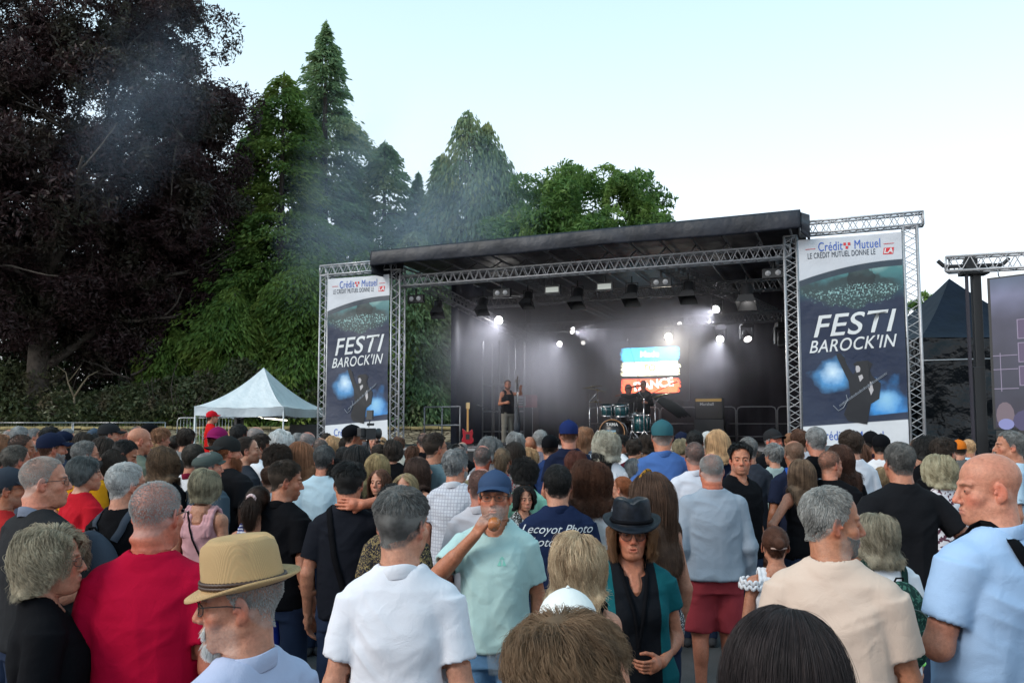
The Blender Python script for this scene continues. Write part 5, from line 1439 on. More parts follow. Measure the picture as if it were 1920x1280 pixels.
# banners
def banner(a0, a1, z0, z1, label):
    W = a1 - a0; Hh = z1 - z0
    rt = empty('festival_banner', S((a0 + a1) / 2, -.18, z0), SA, label=label, cat='banner', group='tall festival banners')
    def wob(x, z): return .018 * math.sin(x * 2.1 + z * 1.7 + a0) + .012 * math.sin(z * 4.3 + x * 3)
    def P(u, v, dy=0): x = (u - .5) * W; z = v * Hh; return Vector((x, wob(x, z) - dy, z))
    c = {}
    def sheet(name, m, fn, nu=30, nv=60, dy=0):
        b = MB(); b.grid(lambda u, v: P(*fn(u, v), dy), nu, nv); return b.build(name, m, rt, True)
    def bnr(n, l, b):
        tc = n.new('ShaderNodeTexCoord'); s = n.new('ShaderNodeSeparateXYZ'); l.new(tc.outputs['Object'], s.inputs[0])
        def math_(op, a, b2=None, c2=None):
            m = n.new('ShaderNodeMath'); m.operation = op
            for i, v in enumerate((a, b2, c2)):
                if v is None: continue
                if isinstance(v, (int, float)): m.inputs[i].default_value = v
                else: l.new(v, m.inputs[i])
            return m.outputs[0]
        def mix(f, A, B):
            m = n.new('ShaderNodeMix'); m.data_type = 'RGBA'; l.new(f, m.inputs['Factor'])
            for k, v in (('A', A), ('B', B)):
                if isinstance(v, tuple): m.inputs[k].default_value = (*v, 1)
                else: l.new(v, m.inputs[k])
            return m.outputs['Result']
        u = math_('DIVIDE', s.outputs['X'], W); v = math_('DIVIDE', s.outputs['Z'], Hh)
        nz = n.new('ShaderNodeTexNoise'); nz.inputs['Scale'].default_value = 2.2; nz.inputs['Detail'].default_value = 6; l.new(tc.outputs['Object'], nz.inputs['Vector'])
        nf = n.new('ShaderNodeTexNoise'); nf.inputs['Scale'].default_value = 26; nf.inputs['Detail'].default_value = 5; l.new(tc.outputs['Object'], nf.inputs['Vector'])
        def band(x, lo, hi): 
            m = n.new('ShaderNodeMapRange'); l.new(x, m.inputs[0]); m.inputs[1].default_value = lo; m.inputs[2].default_value = hi; return m.outputs[0]
        navy = mix(nz.outputs[0], (.005, .011, .034), (.011, .024, .066))
        # teal stadium photograph
        def blob(cu, cv, ru, rv, soft=.5):
            du = math_('DIVIDE', math_('SUBTRACT', u, cu), ru); dv = math_('DIVIDE', math_('SUBTRACT', v, cv), rv)
            d = math_('SQRT', math_('ADD', math_('MULTIPLY', du, du), math_('MULTIPLY', dv, dv))); d = math_('ADD', d, math_('MULTIPLY', math_('SUBTRACT', nz.outputs[0], .5), 1.9))
            return band(d, 1, 1 - soft)
        c0 = mix(band(v, .69, .82), navy, (.05, .17, .18))
        c0 = mix(blob(-.02, .74, .50, .085, .25), c0, (.022, .045, .05))
        crowd = math_('MULTIPLY', band(nf.outputs[0], .56, .62), blob(0, .715, .5, .06, .3))
        c0 = mix(crowd, c0, (.17, .30, .30))
        sky_ = blob(.12, .86, .42, .05, .7); c0 = mix(sky_, c0, (.22, .36, .35)); c0 = mix(math_('MULTIPLY', blob(.10, .80, .13, .075, .05), .85), c0, (.010, .018, .022)); c0 = mix(math_('MULTIPLY', band(nf.outputs[0], .50, .60), blob(.05, .735, .46, .03, .4)), c0, (.24, .42, .42))
        # blue smoke lights
        c0 = mix(blob(-.20, .335, .24, .085, .8), c0, (.08, .32, .66)); c0 = mix(blob(-.20, .345, .13, .05, .9), c0, (.60, .74, .84))
        c0 = mix(blob(.28, .20, .28, .12, .7), c0, (.04, .25, .62)); c0 = mix(blob(.30, .22, .15, .06, .9), c0, (.25, .50, .72))
        # white head and foot with curved edges
        arc = math_('ADD', .850, math_('MULTIPLY', math_('ADD', math_('MULTIPLY', math_('SUBTRACT', u, .5), math_('SUBTRACT', u, .5)), 0), -.075)) 
        arc = math_('ADD', arc, .02)
        top = band(math_('SUBTRACT', v, arc), 0, .004)
        b1 = band(math_('SUBTRACT', v, math_('SUBTRACT', arc, .03)), 0, .004)
        c0 = mix(b1, c0, (.020, .035, .055)); c0 = mix(top, c0, (.50, .52, .57))
        low = band(math_('SUBTRACT', math_('ADD', .108, math_('MULTIPLY', u, .035)), v), 0, .004)
        c0 = mix(band(math_('SUBTRACT', math_('ADD', .135, math_('MULTIPLY', u, .05)), v), 0, .004), c0, (.018, .028, .06)); c0 = mix(low, c0, (.60, .62, .66))
        l.new(c0, b.inputs['Base Color'])
        n2 = n.new('ShaderNodeTexNoise'); n2.inputs['Scale'].default_value = 1.8; n2.inputs['Detail'].default_value = 3; l.new(tc.outputs['Object'], n2.inputs['Vector'])
        bp = n.new('ShaderNodeBump'); bp.inputs['Strength'].default_value = .6; bp.inputs['Distance'].default_value = .05; l.new(n2.outputs[0], bp.inputs['Height']); l.new(bp.outputs[0], b.inputs['Normal'])
    sheet('printed_sheet', mat('banner%.1f' % a0, (.02, .03, .06), .42, fn=bnr), lambda u, v: (u, v))
    ink = lambda k, c_: mat('ink_' + k, c_, .5)
    def text(s, u, v, h, m, shear=0, wid=None, jag=0, bold=0, rot=0):
        cu = bpy.data.curves.new('lettering', 'FONT'); cu.body = s; cu.size = h / Hh * Hh * 1.38; cu.align_x = 'CENTER'; cu.align_y = 'CENTER'; cu.shear = shear; cu.offset = bold; cu.space_character = 1.06
        o = bpy.data.objects.new('lettering', cu); col.objects.link(o)
        dg = bpy.context.evaluated_depsgraph_get(); me = bpy.data.meshes.new_from_object(o.evaluated_get(dg)); bpy.data.objects.remove(o)
        bm = bmesh.new(); bm.from_mesh(me)
        if jag: bmesh.ops.subdivide_edges(bm, edges=[e for e in bm.edges if e.calc_length() > h * .12], cuts=3)
        xs = [q.co.x for q in bm.verts]; k = (wid * W / (max(xs) - min(xs))) if wid else 1
        for q in bm.verts:
            x, z = q.co.x * k, q.co.y
            if jag:
                n_ = vn(np.array([[x * 16, z * 30, 2.], [x * 16, z * 22, 9.]])); x += n_[0] * jag; z += n_[1] * jag * .6 + x * rot
            else: z += x * rot
            X = (u - .5) * W + x; Z = v * Hh + z
            q.co = (X, wob(X, Z) - .009, Z)
        bm.to_mesh(me); bm.free(); me.materials.clear()
        link('lettering', me, m, rt)
    wht = ink('white', (.62, .64, .66)); blu = ink('blue', (.03, .10, .42)); red = ink('red', (.55, .02, .03)); drk = ink('dark', (.012, .02, .04))
    text('Crédit    Mutuel', .50, .955, .20, blu, wid=.60)
    text('LE CRÉDIT MUTUEL DONNE LE', .42, .915, .125, drk, wid=.66)
    # red mark between the words and the red tag with LA
    b = MB()
    for k in range(3):
        t = k * 2.09 + .5; X = -.02 * W + math.cos(t) * .05; Z = .957 * Hh + math.sin(t) * .05
        b.grid(lambda u, v, X=X, Z=Z: (X + (u - .5) * .05, wob(X, Z) - .009, Z + (v - .5) * .06), 1, 1)
    b.build('red_mark', red, rt)
    X = .37 * W; Z = .915 * Hh; b = MB(); b.grid(lambda u, v: (X + (u - .5) * .095 * W + .02 * v, wob(X, Z) - .005, Z + (v - .5) * .14), 2, 1); b.build('red_tag', red, rt)
    text('LA', .872, .915, .105, wht, bold=.004, shear=.2); 
    for s_ in (.12, .88): 
        X2 = (s_ - .5) * W; b = MB(); b.grid(lambda u, v: (X2 + (u - .5) * .1 * W, wob(X2, .95 * Hh) - .009, .95 * Hh + (v - .5) * .012), 1, 1); b.build('red_line', red, rt)
    text('FESTI', .50, .572, .47, wht, .26, .80, .005, .006, .05); text('BAROCK\'IN', .49, .478, .27, wht, .26, .84, .003, .003, .05)
    text('Crédit    Mutuel', .46, .045, .20, blu, wid=.62)
    # generic guitarist silhouette with raised fist and cap
    fig = [(.10, .10), (.44, .12), (.62, .10), (.66, .22), (.74, .25), (.76, .34), (.68, .385), (.66, .42), (.69, .455), (.645, .475), (.54, .472), (.505, .455), (.525, .445), (.53, .415), (.50, .395), (.455, .44), (.42, .50), (.38, .525), (.345, .515), (.355, .495), (.40, .43), (.455, .355), (.47, .27), (.40, .16)]
    fz = lambda z: .10 + (z - .10) * .80
    fig = [(x, fz(z)) for x, z in fig][1:]
    b = MB(); b.add([P(x, z, .010) for x, z in fig], [list(range(len(fig)))]); b.build('guitarist_print', ink('blackfig', (.008, .009, .014)), rt)
    b = MB(); face = [(.530, .445), (.555, .447), (.575, .43), (.565, .41), (.535, .405), (.527, .425)]
    b.add([P(x, fz(z), .013) for x, z in face], [list(range(len(face)))]); hnd = [(.64, .36), (.675, .345), (.69, .30), (.665, .27), (.645, .31)]; b.add([P(x, fz(z), .013) for x, z in hnd], [list(range(5))])
    tie = [(.55, .385), (.61, .40), (.60, .375), (.565, .35)]; b.add([P(x, fz(z), .013) for x, z in tie], [list(range(4))])
    b.build('face_print', ink('facefig', (.42, .40, .42)), rt)
    b = MB(); g0, g1 = P(.36, .20, .014), P(.80, .40, .014)
    for k in range(2): b.tube([P(.36, fz(.205 + .008 * k), .014), P(.82, fz(.395 + .008 * k), .014)], .006, 4)
    for k in range(9): b.tube([P(.40 + .04 * k, fz(.235 + .017 * k), .014), P(.405 + .04 * k, fz(.222 + .017 * k), .014)], .006, 4)
    b.tube([P(.30, .19, .014), P(.35, .165, .014), P(.40, .18, .014), P(.44, .215, .014), P(.43, .24, .014)], .008, 4)
    b.build('guitar_print', ink('gtr', (.22, .25, .30)), rt)
    b = MB()
    for (x, z) in ((0, 0), (0, 1), (1, 0), (1, 1), (0, .25), (1, .25), (0, .5), (1, .5), (0, .75), (1, .75)):
        b.tube([P(x, z), P(x, z) + Vector(((x - .5) * .16, .1, .0))], .006, 4)
    b.build('bungees', blk, rt)
banner(.17, AI - .17, 1.45, 5.86, 'tall festival banner on the left of the stage opening, left of the railing')
banner(AJ + .17, AR - .17, 1.45, 5.86, 'tall festival banner beside the black tent, right of the stage opening')
# deck
rt = empty('stage_deck', S(7.3, 0), SA, label='raised black stage deck with a dark skirt, behind the front rows', cat='stage')
b = MB(); b.box((0, 4.2, FLZ - .06), (11.6, 8.9, .12)); b.build('platform', mat('deck', (.03, .028, .028), .55, noise=(4, .3)), rt)
b = MB(); b.grid(lambda u, v: (-5.8 + 11.6 * u, -.28 + .02 * math.sin(u * 160), .02 + (FLZ - .14) * v), 240, 2); b.build('skirt', mat('skirt', (.012, .012, .014), .9), rt, True)
b = MB(); b.box((0, -.27, FLZ - .05), (11.6, .04, .06)); b.build('edge_rail', alu_d, rt)
# roof: tarp fascia, skin, ribs
tarp = mat('black_tarp', (.014, .016, .024), .50, spec=.35, noise=(1.5, .4), bump=(1.6, .8, .09))
rt = empty('stage_roof', S(7.1, 0, 0), SA, label='wide black tarpaulin roof over the stage on truss rafters', cat='roof')
def fas(u, v):
    x = -5.28 + 10.65 * u; sag = .02 * math.sin(u * 38) * v
    y = -.62 - .03 * math.sin(v * math.pi) + sag; return Vector((x, y, 6.42 - .40 * v + .015 * math.sin(u * 13) * v))
b = MB(); b.grid(fas, 160, 8); b.build('fascia', tarp, rt, True, solid=.02)
b = MB(); b.grid(lambda u, v: (-5.28 + 10.65 * u, -.60 + 9.4 * v, 6.40 - .25 * v - .02 * abs(math.sin(u * 22))), 80, 12); b.build('roof_skin', tarp, rt, True, solid=.02)
b = MB(); b.grid(lambda u, v: (-5.28 + .25 * u + .02 * math.sin(v * 9), -.6 + 1.2 * u, 6.40 - .60 * v), 6, 8); b.grid(lambda u, v: (5.37 + .16 * u, -.55 + .3 * u + .04 * math.sin(v * 9), 6.38 - .42 * v - .12 * u * v), 8, 8); b.build('hanging_corner', tarp, rt, True, solid=.02)
b = MB()
for k in range(15):
    x = -5.1 + 10.2 * k / 14; b.tube([(x, -.4, 6.22), (x, 8.6, 6.08)], .028, 6)
    b.tube([(x, .15, 5.85), (x, .9, 6.18)], .018, 5)
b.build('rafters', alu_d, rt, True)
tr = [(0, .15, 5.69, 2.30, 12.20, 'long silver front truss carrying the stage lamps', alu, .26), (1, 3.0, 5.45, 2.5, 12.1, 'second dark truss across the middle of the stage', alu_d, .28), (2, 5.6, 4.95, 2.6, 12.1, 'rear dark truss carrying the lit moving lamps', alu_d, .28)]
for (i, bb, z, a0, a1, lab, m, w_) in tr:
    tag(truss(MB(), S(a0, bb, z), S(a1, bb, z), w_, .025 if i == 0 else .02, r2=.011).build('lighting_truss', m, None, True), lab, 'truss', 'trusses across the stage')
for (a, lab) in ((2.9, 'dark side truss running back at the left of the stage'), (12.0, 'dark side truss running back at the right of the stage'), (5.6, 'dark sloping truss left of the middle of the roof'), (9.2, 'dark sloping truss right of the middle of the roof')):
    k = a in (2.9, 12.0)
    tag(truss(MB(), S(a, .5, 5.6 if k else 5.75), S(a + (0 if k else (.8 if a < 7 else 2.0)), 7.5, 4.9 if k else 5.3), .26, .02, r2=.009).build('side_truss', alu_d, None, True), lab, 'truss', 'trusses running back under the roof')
for (a, bb, lab) in ((2.9, 7.6, 'rear left roof leg of the stage'), (12.0, 7.6, 'rear right roof leg of the stage')):
    tag(truss(MB(), S(a, bb, FLZ), S(a, bb, 6.0), .26, .02).build('roof_leg', alu_d, None, True), lab, 'truss', 'rear roof legs')
# drapes at the back and sides
drape = mat('drape', (.055, .050, .060), .9, noise=(1, .3))  # black cloth lightened to grey-violet, painting the stage haze into its colour
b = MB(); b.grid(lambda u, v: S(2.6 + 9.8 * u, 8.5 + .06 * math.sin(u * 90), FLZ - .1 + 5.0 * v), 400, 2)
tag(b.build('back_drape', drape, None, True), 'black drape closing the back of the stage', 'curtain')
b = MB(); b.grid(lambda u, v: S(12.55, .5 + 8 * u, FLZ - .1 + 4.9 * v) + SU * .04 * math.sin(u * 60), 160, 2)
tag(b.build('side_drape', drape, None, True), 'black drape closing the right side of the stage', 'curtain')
b = MB(); b.grid(lambda u, v: S(2.75 + .04 * math.sin(u * 40), 2.2 + 6.2 * u, FLZ - .1 + 5.0 * v), 160, 2)
tag(b.build('side_drape', mat('drape_navy', (.020, .024, .040), .8), None, True), 'dark blue drape on the left side of the stage', 'curtain')
# railing left, barriers behind
for i, (a, bb, L) in enumerate(((2.45, 4.3, 1.45),)):
    rt = empty('stage_railing', S(a, 1.2, FLZ), SA, label='grey steel railing at the left edge of the stage', cat='railing')
    b = MB()
    for x in (0, .55, 1.1): b.tube([(x, 0, 0), (x, 0, 1.05)], .022, 6)
    for z in (1.05, .55): b.tube([(0, 0, z), (1.1, 0, z)], .022, 6)
    b.build('rails', alu_d, rt, True)
bl = ['grey barrier behind the bass player', 'grey barrier behind the drum kit on its left', 'grey barrier glimpsed behind the drummer', 'grey barrier left of the guitar amplifier', 'grey barrier right of the guitar amplifier', 'grey barrier at the far right of the stage']
for i in range(6):
    q = S(5.1 + i * 1.25 * .98, 8.0, FLZ); barrier('crowd_barrier', q, SA, 1.18, 1.12, bl[i], 'steel crowd barriers', alu, 0, True)
# scaffold tower with ladder behind the left wing
rt = empty('scaffold', S(3.2, 3.4, FLZ), SA, label='aluminium scaffold frame standing at the left wing of the stage', cat='scaffold')
b = MB()
for x in (0, .55, 1.05): 
    for y in (0, .7): b.tube([(x, y, 0), (x, y, 3.05)], .026, 6)
for z in (.35, .95, 1.75):
    for y in (0, .7): b.tube([(0, y, z), (1.05, y, z)], .022, 6)
    b.tube([(0, 0, z), (0, .7, z)], .022, 6)
b.build('tubes', alu_d, rt, True)
b = MB(); b.box((.27, .2, 1.0), (.06, .03, 2.0)); b.box((.62, .2, 1.0), (.06, .03, 2.0)); b.build('posts', mat('brownpost', (.10, .085, .075), .6), rt)
# LED wall with three brush strokes
def brush(name, cx, cz, w_, h_, c, e, seed):
    """ragged painted bar, screen plane"""
    rs = np.random.RandomState(seed); b = MB(); n = 26
    le = rs.uniform(-.10, .06, n); re = rs.uniform(-.06, .10, n)
    for k in range(n):
        z0, z1 = (k / n - .5) * h_, ((k + 1) / n - .5) * h_
        edge = .16 * abs((k + .5) / n - .5) * 2
        b.add([(cx - w_ / 2 - le[k] * .8 + edge * .4, 0, cz + z0), (cx + w_ / 2 + re[k] * .8 - edge * .4, 0, cz + z0), (cx + w_ / 2 + re[k] * .8 - edge * .4, 0, cz + z1), (cx - w_ / 2 - le[k] * .8 + edge * .4, 0, cz + z1)], [(0, 1, 2, 3)])
    return b.build(name, mat('led' + name, (.01, .01, .01), emit=(*c, e)), scr)
dd = 8.2
def S_at(px, b):      # position along the stage at depth row b for a pixel column
    k = (px - 960) / FPX; o = LP + SV * b
    return (k * o.y - o.x) / (SU.x - k * SU.y)
aL, aR_ = S_at(1161, dd), S_at(1278, dd)
mid = S((aL + aR_) / 2, dd); z_of = lambda py: pix(1219, py, mid.y).z
scr = empty('led_screen', S((aL + aR_) / 2, dd, 0), SA, label='lit screen behind the drums with blue, yellow and red brush strokes', cat='screen')
W_ = aR_ - aL; zt_, zb_ = z_of(648), z_of(742)
b = MB(); b.box((0, .05, (zt_ + zb_) / 2), (W_ + .5, .06, zt_ - zb_ + .35)); b.build('panel', mat('panel', (.012, .012, .014), .5), scr)
hb_ = (zt_ - zb_) * .275
for k, (nm, py, c, e) in enumerate((('blue_stroke', 664, (.08, .60, 1.0), 4), ('yellow_stroke', 691, (1.0, .95, .62), 5), ('red_stroke', 723, (1.0, .12, .05), 4))):
    brush(nm, 0, z_of(py), W_ * .94, hb_, c, e, 30 + k)
def led_text(s, x, z, h, c, e, rot=0):
    cu = bpy.data.curves.new('lettering', 'FONT'); cu.body = s; cu.size = h; cu.align_x = 'CENTER'; cu.align_y = 'CENTER'; cu.offset = .006
    o = bpy.data.objects.new('lettering', cu); col.objects.link(o); dg = bpy.context.evaluated_depsgraph_get(); me = bpy.data.meshes.new_from_object(o.evaluated_get(dg)); bpy.data.objects.remove(o)
    me.transform(Matrix.Translation((x, -.012, z)) @ Matrix.Rotation(math.pi / 2, 4, 'X') @ Matrix.Rotation(rot, 4, 'Z')); me.materials.clear()
    link('lettering', me, mat('ledtext' + s, (.01, .01, .01), emit=(*c, e)), scr)
led_text('Made', 0, z_of(664), .30, (.75, .95, 1), 3.5); led_text('TO', 0, z_of(690), .30, (.35, .30, .02), 1.2); led_text('DANCE', .12, z_of(721), .40, (1, .9, .85), 4, .12)
# ------------------------------------------------------------------ lamps
def at_stage(px, py, bb, zoff=0):
    a = S_at(px, bb); q = S(a, bb); return Vector((q.x, q.y, pix(px, py, q.y).z + zoff))
lens_on = lambda e, c=(1, .97, .92): mat('lens_on%.1f%.2f' % (e, c[2]), (.9, .9, .9), emit=(*c, e))
lens_off = mat('lens_off', (.10, .10, .11), .15)
def moving_head(px, py, bb, label, lit=None, aim=(0, -1, -.25), spot=0, hang=None, c=(1, .97, .92), scale=1.0):
    p = at_stage(px, py, bb); rt = empty('stage_lamp', p, label=label, cat='stage lamp', group='moving lamps over the stage'); rt.scale = (scale * 1.05,) * 3
    d = Vector(aim).normalized(); M = d.to_track_quat('Z', 'Y').to_matrix()
    b = MB(); b.lathe([(.02, -.20), (.085, -.17), (.10, -.05), (.105, .08), (.115, .10)], 18, (0, 0, 0), M); b.build('head', blk, rt, True)
    b = MB(); b.lathe([(.0, .105), (.05, .112), (.098, .105), (.098, .095)], 18, (0, 0, 0), M); b.build('lens', lens_on(lit, c) if lit else lens_off, rt, True)
    b = MB()
    for s in (-1, 1): b.box((s * .15, 0, .10), (.03, .10, .30))
    b.box((0, 0, .26), (.33, .13, .05)); b.box((0, 0, .33), (.24, .22, .10)); b.tube([(0, 0, .38), (0, 0, .5)], .02, 6); b.build('yoke', blk, rt)
    if spot:
        L = bpy.data.lights.new('lamp_light', 'SPOT'); L.energy = spot * 5.5; L.spot_size = R_(62); L.spot_blend = 1; L.color = (.92, .93, 1) if c[2] > .9 else (1, .92, .75); L.shadow_soft_size = .09
        o = bpy.data.objects.new('lamp_light', L); col.objects.link(o); o.parent = rt; o.location = d * .16; o.rotation_euler = d.to_track_quat('-Z', 'Y').to_euler()
    return rt
def fresnel(px, py, bb, label, lit=None, s=1.0, rz=0):
    p = at_stage(px, py, bb); rt = empty('theatre_lamp', p, rz + SA, label=label, cat='stage lamp', group='theatre lamps with barn doors'); rt.scale = (s,) * 3
    M = Matrix.Rotation(R_(158), 3, 'X')
    b = MB(); b.lathe([(.10, -.22), (.125, -.20), (.13, .06), (.14, .07)], 14, (0, 0, 0), M); b.build('housing', blk, rt, True)
    b = MB(); b.lathe([(0, .075), (.08, .082), (.12, .068)], 14, (0, 0, 0), M); b.build('lens', lens_on(lit) if lit else lens_off, rt, True)
    b = MB()
    for k in range(4):
        a = k * math.pi / 2; R = M @ Matrix.Rotation(a, 3, 'Z')
        v = [R @ Vector(q) for q in ((-.13, .13, .06), (.13, .13, .06), (.20, .20, .26), (-.20, .20, .26))]; w2 = [q + R @ Vector((0, .006, 0)) for q in v]
        b.add(v + w2, [(0, 1, 2, 3), (7, 6, 5, 4), (0, 4, 5, 1), (1, 5, 6, 2), (2, 6, 7, 3), (3, 7, 4, 0)])
    b.build('barn_doors', mat('barn_door', (.035, .035, .038), .55, .3), rt)
    b = MB(); b.tube([(-.15, 0, 0), (-.15, 0, .26), (.15, 0, .26), (.15, 0, 0)], .012, 5); b.tube([(0, 0, .26), (0, 0, .42)], .018, 6); b.build('yoke', blk, rt, True)
    return rt
moving_head(937, 598, 4.6, 'brightest white lamp, above and left of the bass player', 42, (-.25, -1, -.45), 90, scale=1.15)
moving_head(1069, 618, 5.6, 'lit lamp upper left of the screen with a beam to the right', 14, (.9, -.75, -.35), 120)
moving_head(1051, 643, 6.2, 'lit lamp just below and left of the one with the right hand beam', 20, (-.35, -1, -.45), 110, scale=.8)
moving_head(1094, 642, 6.2, 'small dim ring lamp left of the blue stroke', 2.2, (-.1, -1, -.2), 0, scale=.7)
moving_head(1349, 577, 5.2, 'lit white lamp with a beam falling left, under the roof', 24, (-.8, -.75, -.55), 60)
moving_head(1353, 632, 6.2, 'lit white lamp straight below the one under the roof', 26, (-.4, -.9, -.7), 70)
moving_head(1254, 630, 6.0, 'warm white lamp glaring just above the blue stroke', 22, (-.1, -1, -.3), 90, c=(1, .93, .68))
moving_head(1402, 631, 5.8, 'dim lamp pointing down at the right, near the screened corner', 2.4, (.1, -.8, -.8), 0, scale=1.1)
moving_head(1278, 608, 6.0, 'faint ring lamp right above the warm white lamp', 2.0, (-.7, -1, 0), 0, scale=.7)
moving_head(1330, 601, 6.0, 'small lamp throwing a thin beam to the right at mid height', 10, (.8, -.6, -.5), 30, scale=.55)
moving_head(1470, 640, 4.6, 'unlit black moving lamp hanging by the right truss tower', None, (0, -.3, -1), 0, scale=1.3)
fresnel(820, 577, 1.2, 'barn door lamp nearest the left banner', None, .95, .4)
fresnel(905, 572, 1.2, 'unlit barn door lamp, second from the left banner', None, .9, .2)
fresnel(990, 560, 1.1, 'unlit barn door lamp, third from the left banner', None, .85)
fresnel(1084, 556, .9, 'unlit barn door lamp above the lamp with the right hand beam')
fresnel(1187, 550, .8, 'unlit barn door lamp above the blue stroke', None, 1.0)
fresnel(1294, 545, .7, 'unlit barn door lamp, second from the right on the front truss', None, 1.0)
fresnel(1404, 553, .6, 'lit barn door lamp glaring down near the right of the front truss', 14, 1.1)
def blinder(px, py, bb, n, label, lit=None):
    p = at_stage(px, py, bb); rt = empty('blinder_lamp', p, SA, label=label, cat='stage lamp', group='twin lamps on the front truss')
    b = MB(); b.box((0, .05, 0), (.24 * n, .12, .22)); b.box((0, .05, .18), (.05, .05, .2)); b.build('housing', blk, rt, bevel=.01)
    for k in range(n):
        b = MB(); b.lathe([(0, .03), (.055, .02), (.065, 0), (.065, -.02)], 14, ((k - (n - 1) / 2) * .22, -.02, 0), Matrix.Rotation(R_(100), 3, 'X')); b.build('lens', mat('blind_on', (.4, .4, .42), .2, emit=(1, 1, 1, .03)), rt, True)
for px, py, lb in ((777, 560, 'pair of small round lamps beside the left banner'), (940, 549, 'pair of small round lamps above the brightest lamp'), (1242, 529, 'pair of small round lamps above the warm lamp'), (1455, 512, 'pair of small round lamps by the right truss tower')): blinder(px, py, .4, 2, lb)
for px, py, lb in ((1036, 543, 'flat rectangular flood lamp left of the middle of the truss'), (1135, 537, 'flat rectangular flood lamp right of the middle of the truss')):
    p = at_stage(px, py, .5); rt = empty('flood_lamp', p, SA, label=lb, cat='stage lamp', group='flat flood lamps')
    b = MB(); b.box((0, .05, 0), (.42, .10, .24)); b.box((0, .05, .18), (.05, .05, .2)); b.build('housing', blk, rt, bevel=.01)
    b = MB(); b.box((0, -.008, 0), (.34, .012, .13)); b.build('panel', mat('flood_panel', (.45, .46, .42), .3, emit=(.9, .95, .85, .12)), rt)
# cables hanging from the trusses
for i, (px, py0, py1, bb) in enumerate(((928, 620, 750, 6.5), (1012, 625, 700, 6.5), (1055, 625, 700, 7.0))):
    q0, q1 = at_stage(px, py0, bb), at_stage(px, py1, bb); m_ = q1
    b = MB(); b.tube([q0 - m_, q1 - m_], .02, 5); o = b.build('hanging_pole', alu_d, None, True, m_); tag(o, ['grey upright pole behind the bass player', 'grey upright pole right of the bass player', 'grey upright pole left of the drums'][i], 'pole')
# ------------------------------------------------------------------ instruments
def stage_pt(px, bb): return S(S_at(px, bb), bb, FLZ)
# drum kit
dk = stage_pt(1156, 3.0); rz = SA + .12
rt = empty('drum_kit', dk, rz, label='teal and chrome drum kit with a black fronted bass drum', cat='drum kit'); rt.scale = (1.2,) * 3
chrome = mat('chrome', (.6, .6, .62), .18, .9); teal = mat('drum_teal', (.012, .065, .075), .25, noise=(30, .5)); dhead = mat('drumhead', (.62, .62, .6), .5)
def ring(b, prof, n, c, M):
    k = len(b.f); b.lathe(prof, n, c, M); del b.f[-2:]
def drum(name, c, r, d, tiltx, shell, front=None):
    M = Matrix.Rotation(R_(tiltx), 3, 'X'); b = MB(); b.lathe([(r, -d / 2), (r, d / 2)], 28, c, M); o = b.build(name, shell, rt, True)
    b = MB()
    for z in (-d / 2, d / 2): ring(b, [(r - .004, z - .014), (r + .012, z - .012), (r + .012, z + .012), (r - .004, z + .014)], 28, c, M)
    for k in range(8):
        t = k * math.pi / 4; q = Vector((math.cos(t) * (r + .015), math.sin(t) * (r + .015), 0)); b.tube([Vector(c) + M @ (q + Vector((0, 0, -d / 2))), Vector(c) + M @ (q + Vector((0, 0, d / 2)))], .007, 5)
    b.build('hoops', chrome, o, True)
    return o
o = drum('bass_drum', (-.08, 0, .30), .285, .40, 90, blk)
b = MB(); b.lathe([(0, 0), (.27, .0), (.27, .006)], 32, (-.08, -.205, .30), Matrix.Rotation(R_(90), 3, 'X')); b.build('front_head', mat('black_head', (.015, .015, .017), .35), o, True)
b = MB(); pts = [(-.08 + math.cos(t) * .285, -.215, .30 + math.sin(t) * .285) for t in np.linspace(0, 6.2832, 40)]; b.tube(pts, .014, 6, False); b.build('wooden_hoop', mat('hoopwood', (.33, .17, .08), .35), o, True)
def flat_text(s, parent, x, y, z, h, c, rot=0):
    cu = bpy.data.curves.new('lettering', 'FONT'); cu.body = s; cu.size = h; cu.align_x = 'CENTER'; cu.align_y = 'CENTER'; cu.offset = .002
    q = bpy.data.objects.new('lettering', cu); col.objects.link(q); dg = bpy.context.evaluated_depsgraph_get(); me = bpy.data.meshes.new_from_object(q.evaluated_get(dg)); bpy.data.objects.remove(q)
    me.transform(Matrix.Translation((x, y, z)) @ Matrix.Rotation(math.pi / 2, 4, 'X')); me.materials.clear(); return link('lettering', me, mat('flat' + str(c), c, .5), parent)
flat_text('TAMA', o, -.08, -.216, .475, .10, (.6, .6, .6))
b_cols = ((.20, .33, .42), (.75, .50, .05), (.62, .06, .03))
for k in range(3):
    b = MB(); b.box((-.11, -.214, .325 - k * .05), (.23, .004, .046)); b.build('emblem_stripe', mat('emb%d' % k, b_cols[k], .5), o)
for (x, y, z, r, d) in ((-.22, .02, .80, .145, .22), (.10, .02, .80, .16, .24)): drum('tom_drum', (x, y, z), r, d, 12, teal)
drum('floor_tom', (.52, .25, .50), .20, .38, 3, teal); drum('snare_drum', (.36, .30, .66), .17, .14, 8, chrome)
def stand(x, y, h, bx=0, bz=0):
    b = MB()
    b.tube([(x, y, .22), (x, y, h)], .013, 6)
    for k in range(3):
        t = k * 2.09 + .3; b.tube([(x, y, .34), (x + math.cos(t) * .28, y + math.sin(t) * .28, .01)], .011, 5); b.tube([(x, y, .2), (x + math.cos(t) * .16, y + math.sin(t) * .16, .15)], .008, 4)
    if bx: b.tube([(x, y, h), (x + bx, y, h + bz)], .010, 5)
    b.build('cymbal_stand', chrome, rt, True)
